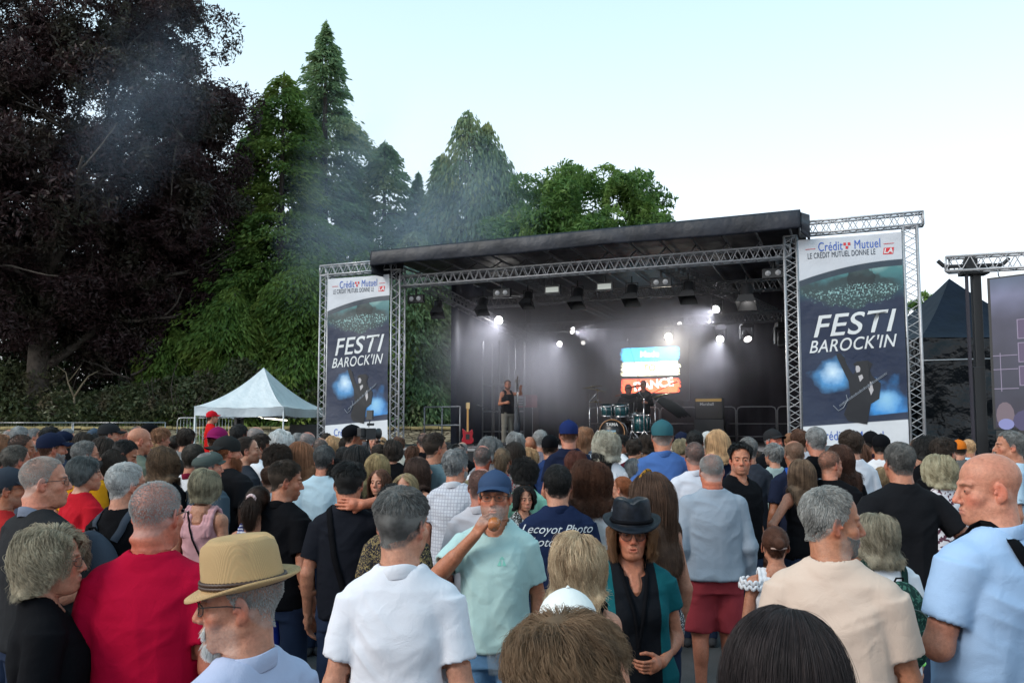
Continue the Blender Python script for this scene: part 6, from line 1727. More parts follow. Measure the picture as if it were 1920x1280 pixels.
for a_ in ((-.62, -.05, 1.0, .25, .28), (-.50, .35, 1.25, -.1, .1), (.62, -.05, 1.05, -.2, .3), (.85, .15, .95, .15, .2), (.35, -.05, .55, 0, 0)): stand(*a_)
for nm_, q0_, q1_ in (('tom_mount', (-.22, .02, .70), (-.08, 0, .58)), ('tom_mount', (.10, .02, .70), (-.04, 0, .58)), ('spur', (-.30, -.18, .30), (-.42, -.35, .0)), ('spur', (.14, -.18, .30), (.26, -.35, .0))):
    b = MB(); b.tube([q0_, q1_], .012, 6); b.build(nm_, chrome, rt, True)
for (x, y, z, r, t) in ((-.45, -.02, 1.27, .22, 10), (-.62, .36, 1.36, .24, -8), (.42, -.02, 1.34, .23, -12), (1.0, .15, 1.14, .25, -14), (-.52, .2, 1.0, .17, 0)):
    b = MB(); b.lathe([(0, .02), (.03, .018), (.035, .006), (r * .6, .0), (r, -.012), (r, -.014), (0, .0)], 28, (x, y, z), Matrix.Rotation(R_(t), 3, 'Y')); b.build('cymbal', mat('cymbal', (.35, .27, .12), .3, .9), rt, True)
# amplifier stack
p = stage_pt(1330, 5.4)
rt = empty('amp_cabinet', p, SA, label='big black speaker cabinet under the guitar amplifier', cat='amplifier')
b = MB(); b.box((0, 0, .36), (.86, .4, .72)); b.build('box', blk, rt, bevel=.02); b = MB(); b.box((0, -.203, .36), (.78, .012, .62)); b.build('grille', mat('grille'), rt)
rt = empty('guitar_amplifier', p + Vector((0, 0, .722)), SA, label='guitar amplifier with a gold control strip standing on the big cabinet', cat='amplifier')
b = MB(); b.box((0, 0, .31), (.80, .36, .62)); b.build('box', blk, rt, bevel=.02)
b = MB(); b.box((0, -.183, .25), (.74, .012, .46)); b.build('grille', mat('grille_br', (.045, .04, .036), .7, bump=(500, 1, .004)), rt)
b = MB(); b.box((0, -.184, .545), (.74, .012, .08)); b.build('control_strip', mat('gold', (.40, .24, .05), .35, .6), rt)
flat_text('Marshall', rt, -.05, -.193, .43, .12, (.6, .6, .6))
# rack beside the bass player
p = stage_pt(984, 5.6)
rt = empty('flight_case', p, SA, label='tall black flight case behind the bass player', cat='case'); b = MB(); b.box((0, 0, .55), (.75, .55, 1.1)); b.build('box', blk, rt, bevel=.01)
b = MB()
for x in (-.37, .37):
    for z in (.02, 1.08): b.box((x, -.275, z), (.03, .02, .03))
    b.box((x, -.277, .55), (.02, .008, 1.06))
b.build('edging', alu, rt)
rt = empty('equipment_rack', p + Vector((0, 0, 1.102)), SA, label='small red and silver rack on top of the tall black flight case', cat='rack'); b = MB(); b.box((0, 0, .20), (.68, .5, .40)); b.build('box', mat('redcase', (.25, .03, .04), .5), rt, bevel=.01)
b = MB(); b.box((-.08, -.252, .20), (.42, .012, .30)); b.build('front_plate', alu, rt)
b = MB(); [b.box((-.08, -.262, .09 + .08 * k), (.36, .008, .045)) for k in range(3)]; b.build('units', blk, rt)
# guitar on a stand
p = stage_pt(877, .9)
rt = empty('electric_guitar', p + Vector((0, 0, .05)), SA + .5, label='red electric guitar with a maple neck standing alone at the left of the stage', cat='guitar')
out = [(.02, .0), (.13, .02), (.17, .10), (.13, .20), (.15, .30), (.13, .40), (.07, .36), (.04, .34), (-.04, .34), (-.08, .38), (-.14, .42), (-.13, .30), (-.12, .20), (-.16, .10), (-.12, .02)]
b = MB(); n_ = len(out); b.add([(x, -.022, z) for x, z in out] + [(x, .022, z) for x, z in out], [list(range(n_)), list(range(2 * n_ - 1, n_ - 1, -1))] + [(i, i + n_, (i + 1) % n_ + n_, (i + 1) % n_) for i in range(n_)]); b.build('body', mat('guitar_red', (.35, .01, .02), .2), rt, bevel=.012)
b = MB(); b.box((0, -.03, .64), (.05, .02, .62)); b.build('neck', mat('maple', (.50, .26, .08), .35), rt)
b = MB(); b.box((.01, -.03, 1.02), (.085, .016, .17)); [b.tube([(-.03, -.03, .96 + .03 * k), (-.055, -.03, .96 + .03 * k)], .006, 5) for k in range(5)]; b.build('headstock', mat('maple2', (.62, .42, .2), .35), rt)
b = MB(); b.box((0, -.026, .2), (.10, .008, .14)); b.build('pickups', blk, rt)
b = MB(); b.tube([(0, .06, .02), (0, .10, .5), (0, .02, .62)], .012, 5)
for s in (-1, 1): b.tube([(0, .1, .3), (s * .2, .02, -.04)], .012, 5); b.tube([(s * .08, .0, .0), (s * .08, -.06, .0)], .010, 5); b.tube([(0, .08, .02), (s * .08, .0, 0)], .01, 5)
tag(b.build('guitar_stand', blk, None, True, p + Vector((0, 0, .05))), 'black folding stand under the red guitar', 'stand')
# microphone stands
def mic(px, bb, h, bx, bz, label, rz=0):
    p = stage_pt(px, bb); rt = empty('microphone_stand', p, SA + rz, label=label, cat='microphone stand', group='microphone stands on the stage')
    b = MB(); b.tube([(0, 0, .05), (0, 0, h)], .011, 6)
    for k in range(3): t = k * 2.09; b.tube([(0, 0, .12), (math.cos(t) * .28, math.sin(t) * .28, .01)], .009, 5)
    b.tube([(-bx * .25, 0, h - bz * .25), (bx, 0, h + bz)], .009, 6); b.build('stand', mat('mic_black', (.03, .03, .03), .4), rt, True)
    b = MB(); d = Vector((bx, 0, bz)).normalized(); b.tube([Vector((bx, 0, h + bz)), Vector((bx, 0, h + bz)) + d * .14, Vector((bx, 0, h + bz)) + d * .18], [.012, .017, .026], 8); b.build('microphone', mat('mic_head', (.12, .12, .12), .4, .6), rt, True)
mic(1188, 1.6, 1.15, .95, .42, 'microphone stand with a long boom reaching up to the right before the drums', 0)
mic(926, 2.4, .95, -.35, .12, 'low microphone stand left of the bass player'); mic(1196, 5.6, 2.1, -.25, .9, 'tall overhead microphone stand rising before the yellow stroke'); mic(1105, 5.4, 1.5, .3, .5, 'thin microphone stand at the left of the drums')
# bottles
p = stage_pt(1037, 1.0)
for k, lb in ((0, 'left of the two clear water bottles at the front of the stage'), (1, 'right of the two clear water bottles at the front of the stage')):
    rt = empty('water_bottle', p + SU * .075 * k, label=lb, cat='bottle'); b = MB(); b.lathe([(.03, 0), (.033, .03), (.033, .15), (.012, .21), (.012, .23)], 10); b.build('body', mat('pet', (.35, .38, .42), .15), rt, True); b = MB(); b.lathe([(.014, .23), (.014, .25)], 10); b.build('lid', mat('lidw', (.7, .7, .7)), rt, True)
# bass player, bass
bp_ = stage_pt(948, 2.0)
def on_stage(px, py, Y): return dict(px=px, py=py, Y=Y)
person(952, 713, 22, 'bearded bass player in a black sleeveless top and grey trousers, plucking an upright bass', yaw=150, hd=(30, 0, 0), top='tank', tc=(.01, .01, .012), hair='crop', hc=(.10, .04, .02), la='up', lao=((-.0, .18, -.25), (.05, .20, -.42)), ra='bent', beard=('full', (.01, .02)), legc=C(105, 100, 92), floor=FLZ, Y=bp_.y, group='musicians on the stage', build=1.02, q=1, cat='musician')
p = Vector((bp_.x, bp_.y, FLZ)) + Vector((.32, -.22, 0))
rt = empty('electric_upright_bass', p, .3, label='slim dark electric upright bass held by the bass player', cat='bass')
b = MB(); b.lathe([(.02, .30), (.08, .34), (.10, .50), (.085, .72), (.055, .95), (.035, 1.05)], 12, (0, 0, 0), Matrix.Diagonal((1, .45, 1))); b.build('body', mat('bass_dark', (.03, .035, .045), .25), rt, True)
b = MB(); b.box((0, -.02, 1.32), (.05, .035, .70)); b.build('fingerboard', mat('fingerboard', (.05, .05, .055), .3), rt)
b = MB(); b.tube([(0, 0, 1.66), (0, .0, 1.80), (0, -.05, 1.86), (0, -.03, 1.90)], [.022, .02, .02, .01], 7); [b.tube([(-.07, 0, 1.72 + .035 * k), (.07, 0, 1.72 + .035 * k)], .007, 5) for k in range(3)]; b.build('scroll', mat('scrollw', (.10, .07, .05), .3), rt, True)
b = MB(); b.tube([(0, 0, .30), (0, 0, .0)], .010, 6); b.build('endpin', chrome, rt, True)
b = MB(); [b.tube([(x, -.045, .62), (x, -.042, 1.72)], .0025, 4) for x in (-.02, -.007, .007, .02)]; b.build('strings', chrome, rt, True)
dr = stage_pt(1178, 4.9)
person(1178, 720, 20, 'drummer with headphones seated behind the teal toms, lit from behind', yaw=190, top='tee', tc=(.02, .02, .022), hair='short', la='drum', ra='drum', floor=FLZ - .38, Y=dr.y, group='musicians on the stage', legc=(.02, .02, .02), cat='musician')
gp = stage_pt(1207, 4.3)
person(1206, 713, 21, 'musician in black leaning over the drummer, before the red stroke', yaw=215, top='long', tc=(.015, .015, .018), hair='short', la='bent', ra='side', floor=FLZ, Y=gp.y, group='musicians on the stage', legc=(.02, .02, .02), cat='musician')
# fringed black panel hanging from the player's arm
b = MB(); rs_ = np.random.RandomState(2); p = Vector((gp.x + .18, gp.y - .12, 0))
z0 = pix(1215, 735, gp.y).z
for k in range(16):
    u = k / 15; x0, zz = .05 + .62 * u, z0 - .08 - .16 * u; L = .95 - .35 * u + rs_.uniform(-.1, .1)
    b.tube([(x0 * .8, 0, zz), (x0 + L * .35, -.03, zz - L * .36), (x0 * .9 + L * .78, -.05, zz - L * .70)], [.05, .038, .018], 6)
tag(b.build('fringed_cape', mat('fringe', (.028, .032, .034), .7), None, True, (p.x, p.y, 0)), 'long dark fringes swinging off the arm of the musician by the drums', 'cape')
# ------------------------------------------------------------------ smoke in the air
def smoke(name, p, r, dens, label, c=(.85, .9, 1), rz=0):
    b = MB(); prof = [(math.sin(t), -math.cos(t)) for t in np.linspace(.02, math.pi - .02, 16)]; b.lathe(prof, 28)
    m = bpy.data.materials.new(name); m.use_nodes = True; n = m.node_tree.nodes; n.remove(n['Principled BSDF'])
    v = n.new('ShaderNodeVolumePrincipled'); v.inputs['Color'].default_value = (*c, 1); v.inputs['Anisotropy'].default_value = 0
    tc = n.new('ShaderNodeTexCoord'); le = n.new('ShaderNodeVectorMath'); le.operation = 'LENGTH'; L_ = m.node_tree.links
    nz = n.new('ShaderNodeTexNoise'); nz.inputs['Scale'].default_value = 1.5; nz.inputs['Detail'].default_value = 3
    L_.new(tc.outputs['Object'], le.inputs[0]); L_.new(tc.outputs['Object'], nz.inputs['Vector'])
    mr = n.new('ShaderNodeMapRange'); mr.interpolation_type = 'SMOOTHSTEP'; mr.inputs[1].default_value = 1; mr.inputs[2].default_value = .1; mr.inputs[3].default_value = 0; mr.inputs[4].default_value = dens * 2.2; L_.new(le.outputs['Value'], mr.inputs[0])
    m2 = n.new('ShaderNodeMapRange'); m2.inputs[1].default_value = .34; m2.inputs[2].default_value = .66; L_.new(nz.outputs[0], m2.inputs[0])
    mu = n.new('ShaderNodeMath'); mu.operation = 'MULTIPLY'; L_.new(mr.outputs[0], mu.inputs[0]); L_.new(m2.outputs[0], mu.inputs[1]); L_.new(mu.outputs[0], v.inputs['Density'])
    L_.new(v.outputs[0], n['Material Output'].inputs['Volume'])
    o = b.build(name, m, None, True, p); o.scale = r; o.rotation_euler = (0, rz, 0); tag(o, label, 'smoke', kind='stuff')
if True:
    q = pix(1150, 640, 23.4); smoke('smoke', q, (5.6, 3.6, 3.4), .26, 'stage smoke round the lit lamps', (.9, .9, 1))
    q = pix(985, 650, 22.4); smoke('smoke', q, (4.0, 2.4, 2.8), .16, 'stage smoke round the bass player', (.9, .9, 1))
    for i, (px, py, Y, r, d, rz_) in enumerate(((650, 340, 27, (2.4, 2.0, 5.8), .06, .3), (860, 380, 25.5, (3.2, 2.2, 3.6), .08, .4), (740, 450, 25, (4.6, 2.0, 2.2), .07, .1), (270, 190, 24, (2.4, 2.0, 4.4), .035, .4))):
        smoke('smoke', pix(px, py, Y), r, d, 'thin pale smoke drifting before the trees', (.62, .78, 1), rz_)
# ------------------------------------------------------------------ right: black tent, lifting tower, video screen
navy_v = mat('navy_vinyl', (.003, .006, .015), .6, spec=.15, noise=(2, .3), bump=(3, .5, .05))
bs_ = mat('black_sheet', (.004, .005, .007), .25, spec=.3, noise=(3, .5), bump=(1.1, 1.0, .25))
c0 = pix(1783, 600, 23.5); ctr = Vector((c0.x, 23.5, 0))
rt = empty('black_tent', ctr, label='dark pointed tent with shiny black side sheets behind the lifting tower', cat='tent')
hw = 1.95; zc_ = pix(1783, 632, 21.5).z; pk_ = pix(1783, 522, 23.5).z
b = MB(); cs = [Vector((-hw, -hw, 0)), Vector((hw, -hw, 0)), Vector((hw, hw, 0)), Vector((-hw, hw, 0))]
for i in range(4): b.grid(lambda u, v, i=i: (lambda q: Vector((q.x * (1 - v), q.y * (1 - v), zc_ + (pk_ - zc_) * (v ** 1.35 * .8 + v * .2))))(cs[i].lerp(cs[(i + 1) % 4], u)), 16, 18)
b.build('canopy', navy_v, rt, True)
b = MB()
for i in range(4): b.grid(lambda u, v, i=i: (lambda q: Vector((q.x * 1.005, q.y * 1.005, zc_ - .02 - .28 * v + .01 * math.sin(u * 25))))(cs[i].lerp(cs[(i + 1) % 4], u)), 30, 3)
b.build('valance', bs_, rt, True)
b = MB()
for i in range(4): b.grid(lambda u, v, i=i: (lambda q: Vector((q.x * .99, q.y * .99, (zc_ - .1) * v)) + Vector((.0, .10, 0)) * vn(np.array([[u * 4 + i * 4 + v * 2, v * 7 - u * 3, 1.]]))[0])(cs[i].lerp(cs[(i + 1) % 4], u)), 40, 30)
b.build('side_sheet', bs_, rt, True)
for q in cs: b = MB(); b.tube([(q.x * .97, q.y * .97, 0), (q.x * .97, q.y * .97, zc_)], .03, 6); b.build('leg', alu_d, rt, True)
p0, p1 = pix(1722, 676, 21.45), pix(1862, 672, 21.45)
b = MB(); b.tube([p0, p1], .018, 6); tag(b.build('cross_pole', alu, None, True), 'thin grey pole running across the front of the black tent', 'pole')
# lifting tower
tp = pix(1838, 800, 15.0); tp.z = 0
rt = empty('lifting_tower', tp, -.2, label='black lifting tower holding the truss beside the video screen', cat='tower')
zt2 = pix(1838, 508, 15).z
b = MB(); b.box((.03, 0, zt2 / 2), (.15, .15, zt2)); b.box((0, 0, zt2 * .31), (.19, .19, zt2 * .62)); b.box((0, 0, .1), (.6, .6, .2)); b.build('mast', blk, rt, bevel=.01)
b = MB(); b.box((-.16, -.10, zt2 * .5), (.045, .06, zt2 * .98)); b.build('rail', mat('rail', (.025, .02, .03), .5), rt)
b = MB(); b.box((0, 0, zt2 - .02), (.46, .30, .12)); b.box((-.05, 0, zt2 + .16), (.20, .2, .26)); b.box((0, 0, zt2 + .1), (1.0, .10, .06)); b.tube([(-.5, 0, zt2 + .1), (-.62, 0, zt2 + .22)], .04, 6); b.tube([(.5, 0, zt2 + .1), (.62, 0, zt2 + .22)], .04, 6); b.build('cradle', blk, rt, bevel=.008)
b = MB(); [b.tube([(math.cos(t) * .2, math.sin(t) * .2, .15), (math.cos(t) * .95, math.sin(t) * .95, .03)], .04, 6) for t in (.4, 2.0, 3.5, 5.1)]; b.build('outriggers', blk, rt, True)
q0, q1 = pix(1776, 497, 15.1), pix(2150, 475, 13.2)
tag(truss(MB(), q0, q1, .27, .024).build('screen_truss', alu, None, True), 'silver truss with chain hooks above the video screen', 'truss')
sq = pix(1868, 800, 14.6); se = pix(2150, 800, 12.9); L_ = (se - sq).length; ang = math.atan2(se.y - sq.y, se.x - sq.x)
rt = empty('video_screen', Vector((sq.x, sq.y, 0)), ang, label='large outdoor video screen showing the stage in purple light, cut off by the edge', cat='screen')
zt3, zb3 = pix(1868, 524, 14.6).z, pix(1868, 801, 14.6).z
b = MB(); b.box((L_ / 2 - .02, .07, (zt3 + zb3) / 2), (L_ + .06, .12, zt3 - zb3 + .06)); b.box((L_ / 2, .1, zb3 / 2), (L_ - .1, .5, zb3 - .1)); b.build('cabinet', blk, rt)
def led_fn(n, l, b):
    tc = n.new('ShaderNodeTexCoord'); s = n.new('ShaderNodeSeparateXYZ'); l.new(tc.outputs['Object'], s.inputs[0])
    mr = n.new('ShaderNodeMapRange'); mr.inputs[1].default_value = zb3; mr.inputs[2].default_value = zt3; l.new(s.outputs['Z'], mr.inputs[0])
    cr = n.new('ShaderNodeValToRGB'); e = cr.color_ramp.elements; e[0].color = (.05, .035, .09, 1); e[1].color = (.16, .22, .36, 1)
    for p_, c_ in ((.25, (.07, .075, .13, 1)), (.5, (.10, .10, .17, 1)), (.72, (.13, .13, .22, 1)), (.88, (.30, .32, .52, 1))): q = e.new(p_); q.color = c_
    l.new(mr.outputs[0], cr.inputs[0]); nz = n.new('ShaderNodeTexNoise'); nz.inputs['Scale'].default_value = 2; l.new(tc.outputs['Object'], nz.inputs['Vector'])
    mm = n.new('ShaderNodeMix'); mm.data_type = 'RGBA'; mm.blend_type = 'MULTIPLY'; mm.inputs['Factor'].default_value = .6; l.new(cr.outputs[0], mm.inputs['A']); l.new(nz.outputs[0], mm.inputs['B'])
    l.new(mm.outputs['Result'], b.inputs['Emission Color']); b.inputs['Emission Strength'].default_value = .5; b.inputs['Base Color'].default_value = (.01, .01, .01, 1)
b = MB(); b.add([(0, 0, zb3), (L_, 0, zb3), (L_, 0, zt3), (0, 0, zt3)], [(0, 1, 2, 3)]); b.build('picture', mat('led_picture', fn=led_fn), rt)
def scr_mark(name, pts, c, e, dz=-.004):
    b = MB(); b.add([(x, dz, z) for x, z in pts], [list(range(len(pts)))]); b.build(name, mat('scr' + name, (.01, .01, .01), emit=(*c, e)), rt)
def circ(x, z, rx, rz_, n=14): return [(x + math.cos(t) * rx, z + math.sin(t) * rz_) for t in np.linspace(0, 6.283, n + 1)[:n]]
scr_mark('pictured_head', circ(.16, zb3 + .22, .15, .24), (.16, .12, .15), .7); scr_mark('pictured_face', circ(.17, zb3 + .06, .13, .10), (.22, .24, .5), .7, -.007); scr_mark('pictured_cap', circ(.52, zb3 + .12, .24, .20), (.04, .035, .09), 1, -.006)
for k in range(3): z = zb3 + .75 + .42 * k; scr_mark('pictured_case', [(.42, z), (.80, z), (.80, z + .34), (.42, z + .34)], (.07, .05, .10), 1, -.003); 
b = MB()
for k in range(3):
    z = zb3 + .75 + .42 * k
    for (x0, z0_, x1, z1) in ((.42, z, .8, z), (.42, z + .34, .8, z + .34), (.42, z, .42, z + .34)): b.box(((x0 + x1) / 2, -.008, (z0_ + z1) / 2), (abs(x1 - x0) + .015, .004, abs(z1 - z0_) + .015))
for z in (.7, 1.05, 1.3): b.box((.2, -.006, zb3 + z), (.4, .004, .014))
b.box((.12, -.006, zb3 + 1.0), (.012, .004, .7)); b.build('pictured_rails', mat('scr_line', (.01, .01, .01), emit=(.30, .26, .38, .6)), rt)
b = MB(); 
for k in range(4): 
    q = q0.lerp(q1, .28 + .22 * k); b.tube([q + Vector((0, 0, -.15)), q + Vector((0, 0, -.26))], .012, 5)
    b.tube([q + Vector((math.sin(t) * .03, 0, -.29 + math.cos(t) * .03)) for t in np.linspace(0, 5, 8)], .008, 5)
tag(b.build('chain_hooks', steel, None, True), 'row of small steel hooks holding up the video screen', 'hooks')
# ------------------------------------------------------------------ the audience
BLKC = (.005, .005, .0065); NAVY = (.010, .014, .034); WHT = (.66, .66, .70)
hK = (.010, .009, .009); hDB = (.022, .014, .010); hB = (.070, .031, .018); hLB = (.18, .085, .045); hBL = (.38, .23, .12); hG = (.12, .118, .115); hDG = (.035, .035, .036); hW = (.50, .48, .45); hGI = (.16, .05, .018); hAU = (.075, .022, .014)
gG = (.24, .235, .23); gDG = (.10, .097, .094)
PALE = (.58, .34, .26); TAN = (.40, .19, .115); RED_ = (.55, .22, .16)
def P_(px, py, hh, label, **k):
    k.setdefault('yaw', (960 - px) / 38.0)
    return person(px, py, hh, label, **k)
def on_shirt(name, shapes, rt, sh, m, side=-1, off=.004, x0=0, z0=0):
    """flat marks laid on the shirt: verts (x, z) projected along y"""
    from mathutils.bvhtree import BVHTree
    me = sh.data; bv = BVHTree.FromPolygons([v.co.copy() for v in me.vertices], [tuple(p.vertices) for p in me.polygons])
    bm = bmesh.new()
    if isinstance(shapes, bpy.types.Mesh): bm.from_mesh(shapes)
    else:
        for sh_ in shapes: bm.faces.new([bm.verts.new((x, 0, z)) for x, z in sh_])
    for v in bm.verts:
        h = bv.ray_cast(Vector((v.co.x + x0, side * 1.0, v.co.z + z0)), Vector((0, -side, 0)))
        y = h[0].y if h[0] else side * .15
        v.co = (v.co.x + x0, y + side * off, v.co.z + z0)
    m2 = bpy.data.meshes.new(name); bm.to_mesh(m2); bm.free(); return link(name, m2, m, rt)
def text_mesh(s, size, shear=0, side=-1, bold=0):
    cu = bpy.data.curves.new('t', 'FONT'); cu.body = s; cu.size = size; cu.shear = shear; cu.offset = bold; cu.align_x = 'CENTER'
    q = bpy.data.objects.new('t', cu); col.objects.link(q); dg = bpy.context.evaluated_depsgraph_get(); me = bpy.data.meshes.new_from_object(q.evaluated_get(dg)); bpy.data.objects.remove(q)
    me.transform(Matrix.Rotation(math.pi / 2, 4, 'X')); me.materials.clear(); return me
def strap_tube(name, pts, r, m, rt, parent_sh=None, flat=.3):
    """strap laid over the shirt from points (x, y, z) pushed outside the cloth"""
    from mathutils.bvhtree import BVHTree
    me = parent_sh.data; bv = BVHTree.FromPolygons([v.co.copy() for v in me.vertices], [tuple(p.vertices) for p in me.polygons])
    out = []
    n = 26
    for i in range(n + 1):
        t = i / n * (len(pts) - 1); k = min(int(t), len(pts) - 2); q = Vector(pts[k]).lerp(Vector(pts[k + 1]), t - k)
        loc, nor, _, _ = bv.find_nearest(q); out.append(loc + nor * .004)
    b = MB(); v = []; f = []
    for i, p in enumerate(out):
        d = (out[min(i + 1, n)] - out[max(i - 1, 0)]).normalized(); loc, nor, _, _ = bv.find_nearest(p); s = d.cross(nor).normalized() * r
        v += [p - s, p + s, p + s + nor * .004, p - s + nor * .004]
    for i in range(n):
        for k in range(4): f.append((i * 4 + k, i * 4 + (k + 1) % 4, (i + 1) * 4 + (k + 1) % 4, (i + 1) * 4 + k))
    b.add(v, f); return b.build(name, m, rt, True)
def backpack(rt, sh, k, label, c, trim, leaf=False, hgt=.42, wid=.30, zc=1.16):
    m0 = rt.matrix_basis
    e = bpy.data.objects.new('backpack', None); col.objects.link(e); e.location = rt.location; e.rotation_euler = rt.rotation_euler; e.scale = rt.scale; tag(e, label, 'backpack')
    pr = [ell((0, -.225, zc), (wid * .48, .085, hgt * .52), .05), ell((0, -.19, zc - .02), (wid * .5, .09, hgt * .46), .04), ell((0, -.29, zc - .08), (wid * .34, .05, hgt * .26), .015)]
    v, f = fgrid(pr, (-.25, -.42, zc - .32), (.25, -.05, zc + .32), .009)
    link('bag', mesh_np('bag', v, f), cloth(c, (.05, .13, .10), 'blots', 22, .7) if leaf else cloth(c), e)
    b = MB(); pts = [(math.cos(t) * wid * .36 * (1 if abs(t) > 0 else 1), -.332 + .02 * abs(math.cos(t)) ** 2, zc - .04 + math.sin(t) * hgt * .33) for t in np.linspace(-.2, 3.34, 22)]
    b.tube(pts, .006, 6); b.build('zip', mat('trim%.2f' % trim[1], trim, .5), e, True)
    b = MB(); b.tube([(-.03, -.20, zc + hgt * .47), (-.02, -.22, zc + hgt * .55), (.02, -.22, zc + hgt * .55), (.03, -.20, zc + hgt * .47)], .006, 6); b.build('handle', cloth(BLKC), e, True)
    for s in (-1, 1):
        o = strap_tube('strap', [(s * .085, -.2, zc + .16), (s * .10, -.12, 1.40), (s * .105, -.03, 1.50), (s * .11, .10, 1.40), (s * .12, .16, 1.2)], .022, cloth(c), e, sh)
    return e
t_c = time.time()
# ---- foreground
def x_wpolo(rt, oh, eh, arms, g, sh, k): pass
P_(757, 918, 162, 'dark haired man in a white polo shirt, right of the straw hat', yaw=4, hd=(22, -4, 0), top='polo', tc=(.68, .68, .74), hair='crop', hc=(.045, .042, .042), hc2=(.22, .21, .20), build=.98, fat=.2, skin=PALE, la='bent', ra='down', seed=2, line=0, legc=NAVY)
P_(297, 903, 150, 'bald grey man in a bright red t-shirt seen from behind', yaw=2, hd=(10, -2, 0), top='tee', tc=(.36, .003, .027), hair='buzz', hc=gG, build=1.16, fat=.75, skin=RED_, rednape=1, glasses='thin', scalp=.35, hdens=.6, seed=5, brow=hG, legc=NAVY, la='bent', ra='bent')
def x_hat(rt, oh, eh, arms, g, sh, k):
    V, f, Rt = geo_hat(.130, .040, 5, 1.15)
    b = mesh_np('straw_hat', V, f)
    def straw(n, l, bs):
        tc = n.new('ShaderNodeTexCoord'); wv = n.new('ShaderNodeTexWave'); wv.bands_direction = 'Z'; wv.inputs['Scale'].default_value = 130; w2 = n.new('ShaderNodeTexWave'); w2.bands_direction = 'X'; w2.inputs['Scale'].default_value = 130
        l.new(tc.outputs['Object'], wv.inputs['Vector']); l.new(tc.outputs['Object'], w2.inputs['Vector']); mu = n.new('ShaderNodeMath'); mu.operation = 'MULTIPLY'; l.new(wv.outputs['Fac'], mu.inputs[0]); l.new(w2.outputs['Fac'], mu.inputs[1])
        mx = n.new('ShaderNodeMix'); mx.data_type = 'RGBA'; mx.inputs['A'].default_value = (.42, .26, .12, 1); mx.inputs['B'].default_value = (.64, .43, .21, 1); l.new(mu.outputs[0], mx.inputs['Factor'])
        nz = n.new('ShaderNodeTexNoise'); nz.inputs['Scale'].default_value = 9; l.new(tc.outputs['Object'], nz.inputs['Vector']); mr = n.new('ShaderNodeMapRange'); mr.inputs[1].default_value = .55; mr.inputs[2].default_value = .62; mr.inputs[4].default_value = .35; l.new(nz.outputs[0], mr.inputs[0])
        m2 = n.new('ShaderNodeMix'); m2.data_type = 'RGBA'; m2.inputs['B'].default_value = (.30, .19, .10, 1); l.new(mx.outputs['Result'], m2.inputs['A']); l.new(mr.outputs[0], m2.inputs['Factor']); l.new(m2.outputs['Result'], bs.inputs['Base Color'])
        bp = n.new('ShaderNodeBump'); bp.inputs['Distance'].default_value = .001; l.new(mu.outputs[0], bp.inputs['Height']); l.new(bp.outputs[0], bs.inputs['Normal'])
    h = link('straw_hat', b, mat('straw', (.5, .36, .2), .8, fn=straw), rt, oh, eh)
    b2 = MB()
    for z in (.012, .022): b2.tube([(math.cos(t) * .0905, math.sin(t) * .1085 - .016, z + .036 + .0012 * math.sin(t * 60)) for t in np.linspace(0, 6.2832, 120)], .0055, 6, False)
    b2.build('braided_band', mat('leather', (.045, .02, .012), .5), h, True)
P_(450, 1040, 205, 'man in a straw hat and glasses with a white goatee, profile to the left', yaw=-58, hd=(-46, -4, 0), top='polo', tc=(.40, .44, .60), hair='buzz', hc=gG, beard=('goatee', (.012, .024)), bc=hW, glasses='thin', skin=(.50, .27, .20), build=1.05, fat=.4, stub=((.35, .33, .31), .35), brow=hG, scalp=.4, hatted=1, extra=x_hat, Y=2.02, q=0, seed=3, legc=NAVY, la='bent', ra='bent')
def x_beige(rt, oh, eh, arms, g, sh, k): pass
P_(1560, 915, 155, 'man with short grey hair and grey stubble in a beige t-shirt, looking right', yaw=30, hd=(62, -4, 0), top='tee', tc=(.60, .46, .38), hair='short', hc=gDG, hc2=(.42, .41, .39), line=.012, beard=('full', (.003, .006)), bc=hG, stub=((.30, .26, .23), .5), skin=(.50, .26, .17), build=1.10, fat=.3, ra='chin', la='bent', seed=8, brow=hDG, legc=NAVY)
def x_blue(rt, oh, eh, arms, g, sh, k):
    strap_tube('bag_strap', [(-.10, .10, 1.42), (-.07, -.03, 1.50), (-.02, -.14, 1.40), (.10, -.18, 1.2), (.2, -.14, 1.0)], .024, cloth(BLKC), rt, sh)
P_(1845, 850, 150, 'bald man in a light blue polo with crossed arms and a black shoulder strap', yaw=-22, hd=(-58, -6, 0), top='polo', tc=(.34, .48, .70), colc=(.34, .48, .70), hair='none', hc=gG, skin=(.62, .33, .25), build=1.18, fat=.5, la='crossed', ra='crossed', extra=x_blue, seed=6, brow=hLB, legc=NAVY)
P_(2040, 1010, 190, 'navy t-shirted person cut off by the right edge, below the shoulder strap', yaw=-20, top='tee', tc=(.012, .016, .045), hair='short', hc=hDB, build=1.05, seed=4, hd=(-10, 0, 0))
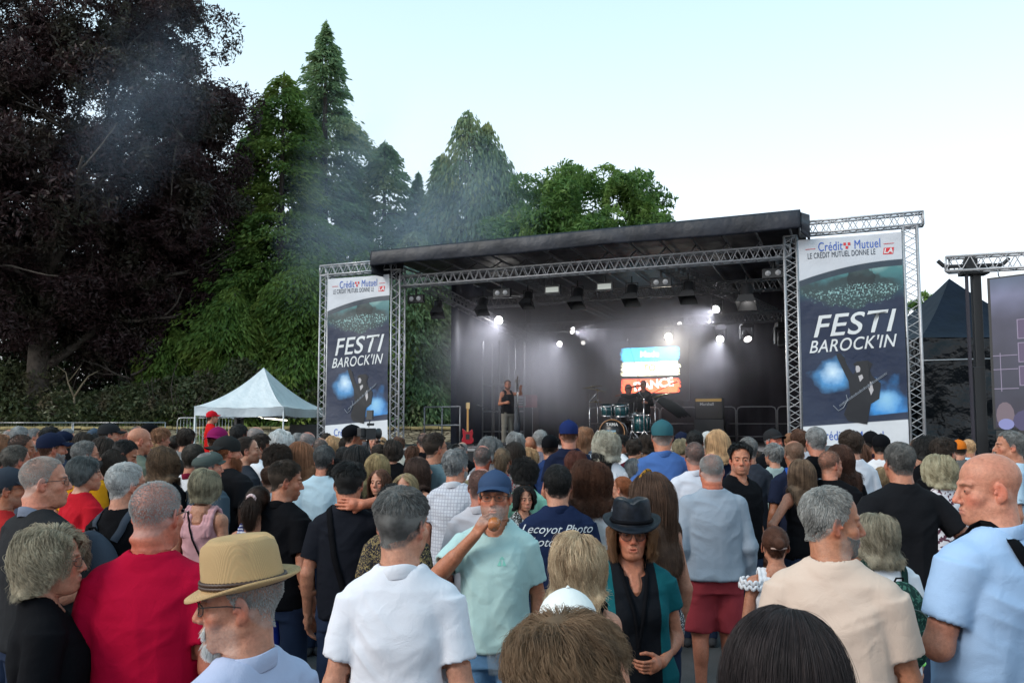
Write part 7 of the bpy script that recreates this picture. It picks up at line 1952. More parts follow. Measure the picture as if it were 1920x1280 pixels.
def x_mint(rt, oh, eh, arms, g, sh, k):
    on_shirt('chest_mark', [[(-.02, 0), (-.005, .03), (.0, .0)], [(.005, 0), (.012, .03), (.026, 0)], [(-.01, .03), (.003, .045), (.016, .03)]], rt, sh, mat('mint_mark', (.20, .50, .42), .8), 1, .003, -.06, 1.29)
    S_, E, W, d, n, cu = arms[1]
    M = rt.matrix_basis; d = d / np.linalg.norm(d); n = n - d * (n @ d); n /= np.linalg.norm(n)
    rt.rotation_euler  # cup in the raised hand
    loc = Vector((-.030, .180, 1.522)); Mw = Matrix.Translation(rt.location) @ Matrix.Rotation(rt.rotation_euler.z, 4, 'Z') @ Matrix.Scale(k, 4)
    wp = Mw @ loc
    e = empty('beer_cup', wp, rt.rotation_euler.z, label='clear cup of amber beer at the mouth of the man in the blue cap', cat='cup'); e.rotation_euler = (R_(60), 0, rt.rotation_euler.z)
    b = MB(); b.lathe([(.028, -.06), (.040, .065), (.0385, .065), (.027, -.058)], 24); b.build('cup', mat('clear_cup', (.7, .72, .72), .08, fn=lambda n, l, bs: bs.inputs['Alpha'].__setattr__('default_value', .045)), e, True)
    b = MB(); b.lathe([(.0268, -.057), (.0315, -.020)], 24); b.build('beer', mat('beer', (.42, .11, .005), .2), e, True)
    wp2 = Mw @ Vector((-.02, .165, .82)); e = empty('plastic_cup', wp2, 0, label='empty clear cup hanging at the belt of the man in the blue cap', cat='cup'); b = MB(); b.lathe([(.024, -.05), (.036, .06), (.034, .06), (.023, -.048)], 20); b.build('cup', mat('clear_cup'), e, True)
P_(928, 886, 104, 'man in a faded blue cap and pale green t-shirt drinking beer', yaw=188, hd=(-4, 2, 0), top='tee', tc=(.40, .56, .55), hair='short', hc=gDG, cap='cap', capc=(.035, .06, .12), glasses='thin', skin=(.52, .25, .16), ra='drink', la='down', build=1.0, fat=.25, stub=((.3, .27, .25), .5), extra=x_mint, seed=1, q=0, legc=(.10, .20, .34), leg='trousers', brow=hG, folds=1.3, hem=.86)
def x_lec(rt, oh, eh, arms, g, sh, k):
    m = mat('print_white', (.55, .58, .62), .7)
    for s, z, x in (('Lecoyot Photo', 1.345, -.02), ('Photographe', 1.270, -.03), ('offset', 1.155, -.02)):
        if s == 'offset': continue
        on_shirt('lettering', text_mesh(s, .072, .45), rt, sh, m, -1, .004, x, z)
P_(1045, 872, 88, 'man in a navy polo with white script lettering across the back', yaw=-4, top='polo', tc=(.012, .020, .055), hair='short', hc=hK, skin=PALE, build=1.08, extra=x_lec, seed=7, q=0)
def x_fed(rt, oh, eh, arms, g, sh, k):
    V, f, Rt = geo_hat(.110, .044, 4, .8); V = (V - A3((0, -.016, .03))) * 1.10 + A3((0, -.010, .034))
    h = link('trilby_hat', mesh_np('hat', V, f), mat('hat_dark', (.006, .008, .013), .55, spec=.15, noise=(30, .6), bump=(90, .6, .002)), rt, oh, eh)
    b2 = MB(); b2.tube([(math.cos(t) * .0985, math.sin(t) * .1185 - .012, .058) for t in np.linspace(0, 6.2832, 60)], .010, 6, False); b2.build('hat_band', cloth(BLKC), h, True)
    b = MB()
    c0 = oh + Vector((Matrix(eh.to_matrix()) @ Vector((-.083, -.004, -.062))))
    for r in (.017, .010): b.tube([(c0.x + math.cos(t) * r * .8, c0.y + math.cos(t) * r * .5, c0.z + math.sin(t) * r) for t in np.linspace(0, 6.2832, 20)], .0016, 5, False)
    for t in np.linspace(0, 5.2, 6): b.tube([(c0.x, c0.y, c0.z), (c0.x + math.cos(t) * .014, c0.y + math.cos(t) * .008, c0.z + math.sin(t) * .017)], .0012, 4)
    b.build('earring', mat('gold_ear', (.7, .5, .25), .3, .8), rt, True)
    from mathutils.bvhtree import BVHTree
    strap_tube('lanyard', [(-.07, -.05, 1.49), (-.06, .07, 1.42), (-.02, .16, 1.25), (0, .2, 1.10)], .009, cloth(BLKC), rt, sh)
    strap_tube('lanyard', [(.07, -.05, 1.49), (.06, .07, 1.42), (.02, .16, 1.25), (0, .2, 1.10)], .009, cloth(BLKC), rt, sh)
    t = list(sh.data.materials)
P_(1184, 950, 118, 'woman in a dark trilby and round glasses with a teal and black top', sex='f', yaw=176, hd=(8, -2, 0), top='tee', tc=(.008, .009, .012), tc2=(.008, .085, .10), pat='sleeves', hair='wavy', hc=hLB, hc2=(.22, .11, .05), hlen=1.0, hatted=1, glasses='round', skin=(.52, .25, .17), build=1.12, fat=.4, mouth=1, vneck=1, extra=x_fed, cap=None, q=0, sleeve=.42, seed=9, la='clasp', ra='down')
P_(1084, 1002, 140, 'blonde woman with shaggy shoulder hair and a black sleeveless top, facing the trilby', sex='f', yaw=16, top='tank', tc=BLKC, hair='wavy', hc=(.25, .14, .07), hc2=(.74, .56, .37), skin=PALE, hseed=2, build=.95)
P_(1064, 1112, 196, 'small person in a plain white cap in front of the blonde woman', sex='f', yaw=-4, top='tee', tc=(.5, .5, .52), hair='shortbob', hc=hB, cap='cap', capc=(.72, .72, .70), q=0)
P_(1085, 1166, 296, 'person with big tousled brown hair, closest to the bottom middle', yaw=72, hd=(8, -8, 0), top='tee', tc=(.03, .03, .04), hair='tousled', hc=(.075, .045, .027), hc2=(.25, .155, .09), skin=(.60, .34, .27), hseed=3, hdens=3.2, hlen=1.1, hrad=.6, q=0)
P_(1472, 1138, 262, 'woman with long smooth black hair cut off by the lower edge', sex='f', yaw=4, top='tee', tc=BLKC, hair='vlong', hc=(.010, .008, .009), hc2=(.045, .032, .032), q=0, hdens=2.8, hrad=.5, hseed=1)
def x_lace(rt, oh, eh, arms, g, sh, k):
    b = MB(); S_ = Vector(arms[-1][0].tolist())
    for r_, z_ in ((.085, .0), (.095, -.03)):
        b.tube([S_ + Vector((math.cos(t) * r_ * .8 - .01, math.sin(t) * r_, z_ + .02 + .012 * math.sin(t * 12))) for t in np.linspace(0, 6.2832, 90)], .010, 6, False)
    b.build('lace_trim', cloth(WHT), rt, True)
    b = MB(); c0 = oh + eh.to_matrix() @ Vector((0, -.125, .0)); b.tube([c0 + Vector((-.05, 0, .0)), c0 + Vector((0, -.006, -.004)), c0 + Vector((.05, 0, .002))], .006, 6); b.build('hair_clip', mat('clip', (.35, .22, .18), .4), rt, True)
P_(1452, 988, 100, 'woman with smooth auburn hair in a clip and white lace on her shoulder', sex='f', yaw=6, top='tank', tc=WHT, hair='bun', hc=(.06, .022, .012), extra=x_lace, skin=(.52, .28, .2), q=0)
P_(100, 993, 148, 'woman with curly grey blonde hair and glasses in a black top, looking right', sex='f', yaw=58, hd=(16, 0, 0), top='tee', tc=BLKC, hair='curlbob', hc=(.13, .10, .065), hc2=(.50, .42, .30), glasses='thin', skin=PALE, fat=.6, build=1.05, hseed=4, seed=2)
def x_rim(rt, oh, eh, arms, g, sh, k): pass
P_(85, 857, 104, 'close cropped man with glasses in a black polo with grey collar', yaw=34, hd=(30, 0, 0), top='polo', tc=(.012, .014, .022), colc=(.16, .18, .24), hair='buzz', hc=(.30, .27, .25), glasses='thin', skin=(.60, .32, .24), build=1.18, fat=.8, rednape=1, scalp=.5, q=0, la='bent', ra='bent', brow=hG)
P_(18, 880, 88, 'man in a slate cap, silver glasses and red shirt, cut off by the left edge', yaw=50, hd=(14, 0, 0), top='tee', tc=(.35, .02, .02), hair='short', hc=hDG, cap='cap', capc=(.03, .036, .048), glasses='thin', skin=(.50, .24, .15), stub=((.2, .18, .16), .4), q=0)
def x_bp1(rt, oh, eh, arms, g, sh, k): backpack(rt, sh, k, 'grey and navy backpack with a bright yellow green zip line', (.045, .055, .075), (.45, .62, .03), zc=1.18)
P_(238, 868, 95, 'white haired man in a black t-shirt wearing the grey backpack', yaw=20, hd=(18, 0, 0), top='tee', tc=BLKC, hair='short', hc=(.38, .37, .36), hc2=(.62, .61, .6), glasses='thin', skin=(.56, .30, .22), extra=x_bp1, build=1.05, q=0, brow=hG)
def x_pink(rt, oh, eh, arms, g, sh, k):
    strap_tube('bag_strap', [(-.10, .03, 1.47), (-.08, -.08, 1.44), (.02, -.14, 1.2), (.12, -.13, 1.0)], .006, cloth(BLKC), rt, sh)
    b = MB(); b.tube([(math.sin(t) * .056, math.cos(t) * .058 - .036, 1.487 - .014 * math.cos(t)) for t in np.linspace(.3, 5.98, 30)], .003, 5, False); b.build('necklace', cloth(BLKC), rt, True)
P_(386, 880, 78, 'woman with a striped blonde bob in a pink sleeveless top with a thin black strap', sex='f', yaw=12, top='tank', tc=(.50, .27, .29), hair='bob', hlen=.78, hc=(.06, .05, .035), hc2=(.50, .44, .30), skin=(.50, .28, .2), extra=x_pink, q=0)
def x_pony(rt, oh, eh, arms, g, sh, k):
    b = MB(); c0 = oh + eh.to_matrix() @ Vector((0, -.128, .045)); b.tube([c0 + eh.to_matrix() @ Vector((math.cos(t) * .026, -.012 + .006 * math.sin(t * 9), math.sin(t) * .026)) for t in np.linspace(0, 6.2832, 40)], .011, 7, False); b.build('scrunchie', cloth((.65, .48, .48)), rt, True)
P_(486, 912, 84, 'woman with a dark ponytail in a pale scrunchie and a blue striped top', sex='f', yaw=6, top='tank', tc=(.5, .5, .58), tc2=(.02, .03, .18), pat='stripes', ps=16, hair='pony', hc=(.018, .010, .008), hc2=(.05, .028, .02), skin=(.52, .28, .2), extra=x_pony, q=0, legc=(.02, .04, .30))
P_(541, 866, 84, 'man with a dark brown skin fade in a black shirt, head turned right', yaw=30, hd=(36, -8, 0), top='polo', tc=BLKC, hair='crop', hc=(.028, .018, .012), skin=(.50, .25, .17), q=0, stub=((.1, .06, .04), .35))
P_(508, 875, 56, 'young man with a short fade and white t-shirt, tucked behind the dark brown fade', yaw=14, top='tee', tc=WHT, hair='crop', hc=hB, skin=PALE)
def x_nape(rt, oh, eh, arms, g, sh, k): strap_tube('bag_strap', [(-.10, .03, 1.49), (-.08, -.08, 1.45), (-.04, -.15, 1.2), (.02, -.14, 1.0)], .018, cloth(BLKC), rt, sh)
P_(657, 870, 88, 'black haired man in a black t-shirt holding the back of his neck', yaw=4, hd=(-4, -14, 0), top='tee', tc=(.010, .011, .016), hair='quiff', hc=hK, skin=(.56, .30, .21), ra='nape', la='down', build=1.06, extra=x_nape, q=0, seed=3, rednape=1)
P_(1219, 885, 98, 'woman with very long brown hair, an orange headband and bare shoulders, looking left', sex='f', yaw=-32, hd=(-22, 0, 0), top='strap', tc=(.03, .03, .04), tc2=(.5, .5, .5), pat='blots', ps=40, hair='vlong', hc=(.045, .022, .014), hc2=(.13, .07, .045), glasses='thin', skin=(.58, .33, .25), q=0, hseed=2, extra=lambda rt, oh, eh, arms, g, sh, k: (lambda b: (b.tube([oh + eh.to_matrix() @ Vector((math.cos(t) * .083, .035 - .03 * math.sin(t), .025 + math.sin(t) * .104)) for t in np.linspace(-.1, 3.24, 24)], .011, 7), b.build('headband', cloth((.30, .14, .02), (.03, .03, .02), 'blots', 40), rt, True)))(MB()))
P_(1333, 850, 74, 'heavy man with shaved grey hair in a pale grey sweatshirt and red shorts', yaw=0, top='sweat', tc=(.27, .31, .37), hair='buzz', hc=gG, scalp=.6, bald=.35, skin=(.58, .27, .19), build=1.14, fat=.9, rednape=1, leg='shorts', legs=1, legc=(.30, .04, .05), hem=.87, q=0, sleeve=.95)
P_(1388, 833, 74, 'black haired man in a black t-shirt who looks back at the camera', Y=6.6, yaw=150, hd=(42, 0, 0), top='tee', tc=BLKC, hair='quiff', hc=hK, skin=(.55, .28, .19), stub=((.12, .1, .09), .25), q=0, hlen=.7, build=1.05, brow=hK)
P_(1685, 830, 82, 'man with short grey hair in a black t-shirt, both hands on his hips', yaw=-2, top='tee', tc=(.009, .010, .015), hair='short', hc=(.035, .034, .034), hc2=(.2, .19, .18), skin=(.52, .27, .19), la='hips', ra='hips', build=1.16, fat=.3, q=0, seed=4)
def x_bp2(rt, oh, eh, arms, g, sh, k):
    backpack(rt, sh, k, 'dark green backpack printed with leaves, worn by the wavy grey haired woman', (.012, .035, .030), (.015, .04, .035), leaf=True, hgt=.50, wid=.34, zc=1.14)
    W = Vector(arms[1][2].tolist()); d = Vector((arms[1][2] - arms[1][1]).tolist()).normalized(); a = d.orthogonal().normalized(); c = d.cross(a); b = MB(); b.tube([W - d * .03 + (a * math.cos(t) + c * math.sin(t)) * .030 for t in np.linspace(0, 6.2832, 24)], .008, 6, False); b.build('wristband', mat('neon', (.25, .75, .12), .4), rt, True)
P_(1642, 965, 104, 'woman with wavy grey hair and a white top wearing the leafy green backpack', sex='f', yaw=-6, top='tee', tc=WHT, hair='wavy', hlen=.92, hc=(.10, .08, .05), hc2=(.46, .40, .30), skin=PALE, build=1.15, fat=.6, extra=x_bp2, q=0, hseed=1)
P_(1760, 856, 68, 'woman with curly ash blonde hair in a white blouse with dark trim', sex='f', yaw=-8, top='tee', tc=(.62, .60, .64), tc2=(.10, .04, .06), pat='blots', ps=14, hair='curlbob', hc=(.26, .21, .12), hc2=(.60, .54, .38), skin=PALE, fat=.3)
P_(1893, 808, 62, 'grey haired man in a pale blue t-shirt facing left at the right edge', yaw=-50, hd=(-20, 0, 0), top='tee', tc=(.42, .55, .66), hair='short', hc=gDG, hc2=gG, skin=(.52, .28, .2), build=1.05)
P_(161, 858, 74, 'woman with a dark grey crop and a red puff sleeved top', sex='f', yaw=30, hd=(26, 0, 0), top='tee', tc=(.42, .01, .02), hair='shortbob', hc=(.030, .034, .036), hc2=(.16, .17, .17), skin=PALE, hlen=.75, q=0)
P_(903, 878, 84, 'balding man in a pale polo just behind the one drinking', yaw=14, top='polo', tc=(.48, .46, .50), hair='buzz', hc=(.12, .07, .06), bald=.35, skin=(.52, .25, .2), build=1.0)
P_(886, 900, 62, 'small person with short black and blonde streaked hair, left of the blue cap', sex='f', yaw=20, top='tee', tc=WHT, hair='medium', hc=(.03, .025, .02), hc2=(.42, .36, .22), skin=TAN)
P_(1108, 869, 84, 'woman with a big mass of reddish brown curls', sex='f', yaw=0, top='tee', tc=(.55, .54, .55), hair='bigcurl', hc=(.045, .018, .011), hc2=(.13, .055, .032), hlen=1.0, skin=PALE, q=0)
P_(983, 914, 62, 'black haired woman facing the camera with a patterned scarf', sex='f', yaw=150, hd=(10, 0, 0), top='tee', tc=(.03, .03, .03), tc2=(.5, .5, .5), pat='blots', ps=30, hair='curlbob', hc=hK, skin=(.60, .34, .25), q=1, part=-.01)
P_(984, 866, 60, 'person with round black afro hair', sex='f', yaw=0, top='tee', tc=(.30, .60, .45), hair='afro', hc=hK, skin=TAN)
P_(1165, 894, 62, 'woman with auburn hair in a bun and glasses, profile to the left', sex='f', yaw=-40, hd=(-20, 0, 0), top='tee', tc=(.5, .48, .5), hair='bun', hc=hGI, glasses='thin', skin=PALE)
P_(855, 844, 68, 'grey haired man in a white checked shirt with sunglasses on his head', yaw=18, hd=(18, 0, 0), top='polo', tc=(.52, .53, .58), tc2=(.36, .36, .42), pat='plaid', ps=12, hair='medium', hc=(.075, .08, .085), hc2=(.36, .36, .36), hlen=.6, glasses='top', beard=('full', (.006, .012)), bc=gG, skin=(.58, .31, .23), fat=.5, build=1.05)
P_(783, 856, 62, 'woman with straight brown hair looking right in profile', sex='f', yaw=50, hd=(14, 6, 0), top='tank', tc=BLKC, hair='long', hc=(.04, .02, .014), skin=PALE, q=0)
P_(815, 813, 60, 'man with a dark fade and glasses in a grey blue t-shirt', yaw=40, hd=(12, 2, 0), top='tee', tc=(.11, .16, .18), hair='crop', hc=hDB, glasses='thin', skin=(.48, .25, .17), hlen=.6)
P_(708, 850, 56, 'woman with long straight blonde hair seen from behind', sex='f', yaw=4, top='tee', tc=NAVY, hair='long', hc=(.17, .11, .05), hc2=(.50, .36, .18))
P_(712, 880, 58, 'woman with brown hair partly hidden behind the raised forearm', sex='f', yaw=196, top='tee', tc=BLKC, hair='long', hc=hB, skin=PALE, q=1, eyes=1)
P_(760, 888, 66, 'blonde woman facing the camera behind the white polo', sex='f', yaw=184, top='tee', tc=(.2, .2, .25), hair='long', hc=(.12, .09, .05), hc2=(.48, .36, .2), skin=PALE, q=1)
P_(745, 913, 72, 'dark curly haired person hidden behind the white polo', sex='f', yaw=0, top='tee', tc=(.02, .02, .03), tc2=(.3, .22, .1), pat='blots', ps=60, hair='curlbob', hc=hK, Y=4.6)
P_(625, 868, 58, 'person with round black hair left of the man holding his neck', sex='f', yaw=0, top='strap', tc=BLKC, hair='afro', hc=hK, hlen=.5, skin=PALE)
P_(609, 835, 62, 'man with dark grey hair in a light blue t-shirt', yaw=8, hd=(8, 0, 0), top='tee', tc=(.38, .50, .58), hair='short', hc=(.03, .03, .032), hc2=(.13, .13, .13), skin=(.50, .24, .17), build=1.08)
P_(391, 848, 66, 'man in a grey green flat cap and slate t-shirt', yaw=30, hd=(24, 0, 0), top='tee', tc=(.045, .065, .085), hair='short', hc=hG, cap='flat', capc=(.06, .075, .07), skin=(.58, .31, .24), build=1.1)
P_(427, 820, 62, 'man in a backward black cap with a big red beard', yaw=26, hd=(26, 0, 0), top='tee', tc=(.010, .010, .013), hair='short', hc=hGI, cap='back', capc=(.012, .012, .018), beard=('full', (.03, .06)), bc=hGI, skin=(.56, .27, .19), build=1.25)
P_(462, 819, 54, 'young woman with tied dark hair gazing right in a slate top', sex='f', yaw=44, hd=(30, 4, 0), top='tee', tc=(.03, .036, .05), hair='bun', hc=hDB, skin=(.62, .37, .28), q=1, sleeve=.35)
P_(364, 833, 62, 'man with short dark hair in a white shirt with a maroon collar', yaw=16, top='polo', tc=WHT, colc=(.16, .01, .03), hair='short', hc=(.035, .028, .022), skin=(.56, .28, .2), build=1.08)
P_(409, 803, 50, 'person in a magenta cap worn backward', yaw=4, top='tee', tc=(.03, .03, .03), hair='short', hc=hB, cap='back', capc=(.20, .01, .075))
P_(308, 838, 66, 'woman with long curly light brown hair seen from behind', sex='f', yaw=10, top='tee', tc=BLKC, hair='longcurl', hc=(.035, .022, .015), hc2=(.20, .12, .07), hlen=.85)
P_(216, 842, 60, 'woman with very long dark brown hair near the ochre wall', sex='f', yaw=12, top='tee', tc=BLKC, hair='vlong', hc=hDB, hlen=.8)
P_(161, 827, 62, 'man with grey crew cut and glasses in a yellow shirt', yaw=24, hd=(24, 0, 0), top='tee', tc=(.62, .26, .01), hair='short', hc=(.06, .055, .052), hc2=(.26, .25, .24), glasses='thin', skin=(.58, .31, .23), build=1.1, line=.012, fat=.4)
P_(246, 827, 56, 'dark haired man with a beard looking down in a grey green t-shirt', yaw=50, hd=(20, -24, 0), top='tee', tc=(.12, .16, .11), hair='crop', hc=hK, skin=(.48, .24, .16), stub=((.05, .035, .03), .6), q=1, hlen=.6)
P_(98, 814, 56, 'man in a navy and white cap with a grey beard and pink t-shirt', yaw=24, hd=(20, 0, 0), top='tee', tc=(.50, .24, .26), hair='short', hc=hB, cap='cap', capc=NAVY, beard=('full', (.008, .014)), bc=gG, skin=(.52, .27, .2), build=1.12)
P_(31, 835, 66, 'man with short brown grey hair and no shoulders in view, left of the pink t-shirt', yaw=22, hd=(12, 0, 0), top='tee', tc=(.05, .06, .09), hair='short', hc=(.045, .035, .030), hc2=(.16, .14, .12), skin=(.52, .26, .2))
P_(44, 815, 52, 'man with short black hair turned right in a navy shirt', yaw=40, hd=(20, -6, 0), top='tee', tc=NAVY, hair='buzz', hc=(.02, .016, .014), skin=TAN, q=1)
P_(70, 827, 50, 'ruddy bald man with cropped white sides looking down', yaw=50, hd=(10, -16, 0), top='tee', tc=(.3, .3, .32), hair='buzz', hc=gG, bald=.5, skin=(.56, .24, .17), q=1)
P_(265, 802, 50, 'bald man resting his cheek on his hand', yaw=40, hd=(12, -6, 0), top='tee', tc=(.12, .14, .11), hair='none', skin=(.54, .28, .2), ra='chin', q=1)
P_(1556, 845, 58, 'man with a shaved head and thick neck in black, profile to the right', yaw=40, hd=(28, 0, 0), top='tee', tc=BLKC, hair='buzz', hc=(.10, .06, .045), scalp=.5, skin=(.58, .29, .21), build=1.2, fat=.3, q=1)
P_(1503, 860, 58, 'woman with long straight light brown hair in a black vest, elbows out', sex='f', yaw=-4, top='tank', tc=BLKC, hair='long', hc=(.05, .028, .018), hc2=(.22, .14, .09), hlen=1.05, la='hips', ra='hips', skin=(.56, .30, .22), q=1)
P_(1529, 801, 52, 'man with thick grey hair in a black t-shirt with white print', yaw=-4, top='tee', tc=BLKC, hair='short', hc=(.15, .15, .15), hc2=(.36, .36, .36), skin=(.55, .27, .2), q=1, extra=lambda rt, oh, eh, arms, g, sh, k: on_shirt('lettering', text_mesh('CREW 85', .05, 0, bold=.002), rt, sh, mat('print_white'), -1, .006, .02, 1.27) and None)
P_(1594, 808, 52, 'young man with swept back brown hair in a white t-shirt', yaw=-8, top='tee', tc=(.64, .64, .70), hair='medium', hc=(.035, .022, .016), skin=PALE, q=1)
P_(1574, 834, 56, 'woman with long wavy dark hair in a black t-shirt next to the white t-shirt', sex='f', yaw=-6, top='tee', tc=BLKC, hair='longcurl', hc=(.03, .014, .010), hc2=(.10, .045, .03), q=1)
P_(1632, 810, 42, 'person in a black cap with a red polo', yaw=4, top='polo', tc=(.36, .01, .02), colc=(.01, .012, .03), hair='short', hc=hK, cap='cap', capc=BLKC)
P_(1652, 816, 42, 'person in a white t-shirt and small black cap beside the red polo', yaw=40, top='tee', tc=(.65, .65, .68), hair='short', hc=hK, cap='cap', capc=BLKC, Y=8.8)
P_(1768, 824, 56, 'bearded young man with a brown quiff, profile to the right', yaw=30, hd=(30, 4, 0), top='tee', tc=BLKC, hair='quiff', hc=hDB, beard=('full', (.004, .008)), stub=((.06, .035, .02), .7), skin=(.58, .32, .23), q=1)
P_(1241, 790, 50, 'tall man in a faded teal cap and blue shirt', yaw=0, top='polo', tc=(.06, .13, .34), hair='buzz', hc=hG, cap='cap', capc=(.03, .10, .12), skin=(.55, .27, .18), build=1.15, fat=.3, q=1, Y=7.4)
P_(1066, 790, 46, 'man in a royal blue cap and navy t-shirt', yaw=-2, top='tee', tc=NAVY, hair='buzz', hc=hB, cap='cap', capc=(.012, .022, .09), skin=(.55, .27, .2), q=1, Y=8.4)
P_(1302, 829, 56, 'man with cropped grey hair in a white shirt beside the shaved heavy man', yaw=0, top='polo', tc=(.56, .57, .64), hair='buzz', hc=(.10, .08, .075), skin=(.55, .26, .2), build=1.1, fat=.4, q=1)
P_(1402, 820, 50, 'grey haired man in a charcoal t-shirt behind the one looking back', yaw=-6, top='tee', tc=(.04, .045, .06), hair='short', hc=gDG, hc2=gG, skin=(.55, .3, .22), q=1)
P_(1488, 826, 54, 'tanned bald man in a navy shirt with bright blue straps', yaw=-2, top='tee', tc=(.012, .016, .035), hair='buzz', hc=(.16, .10, .07), bald=.5, skin=TAN, q=1, extra=lambda rt, oh, eh, arms, g, sh, k: (strap_tube('strap', [(.10, -.2, 1.0), (.09, -.18, 1.3), (.08, -.03, 1.5), (.1, .1, 1.4)], .015, cloth((.02, .07, .28)), rt, sh), strap_tube('strap', [(-.10, -.2, 1.0), (-.09, -.18, 1.3), (-.08, -.03, 1.5), (-.1, .1, 1.4)], .015, cloth((.02, .07, .28)), rt, sh)) and None)
P_(1132, 832, 54, 'woman with long straight black hair seen from behind', sex='f', yaw=-2, top='tee', tc=BLKC, hair='long', hc=hK, hlen=.9)
P_(1137, 811, 54, 'woman with fluffy curled silver blonde hair in a white top', sex='f', yaw=-4, top='tee', tc=WHT, hair='curlbob', hc=(.22, .20, .15), hc2=(.60, .56, .46), hdens=.8)
P_(1080, 846, 54, 'woman with short tousled dark auburn hair', sex='f', yaw=0, top='tee', tc=(.02, .02, .04), hair='shortbob', hc=hAU)
P_(1190, 860, 54, 'person with chin length steel grey hair', sex='f', yaw=0, top='tee', tc=NAVY, hair='bob', hlen=.8, hc=(.05, .055, .06), hc2=(.26, .27, .28))
P_(942, 840, 52, 'woman with wavy brown hair tied back and a patterned dress', sex='f', yaw=6, top='tee', tc=(.45, .35, .33), tc2=(.35, .03, .03), pat='blots', ps=30, hair='pony', hc=(.06, .035, .022), hc2=(.2, .13, .08))
P_(905, 835, 52, 'balding man with a sunburnt neck in a white shirt', yaw=16, top='tee', tc=(.6, .6, .64), hair='buzz', hc=gDG, bald=.4, skin=(.60, .22, .16), rednape=1, build=1.05)
P_(521, 840, 54, 'person with thick dark curly hair and a grey hood', sex='f', yaw=6, top='tee', tc=(.26, .28, .30), hair='afro', hc=hDB, hlen=.8)
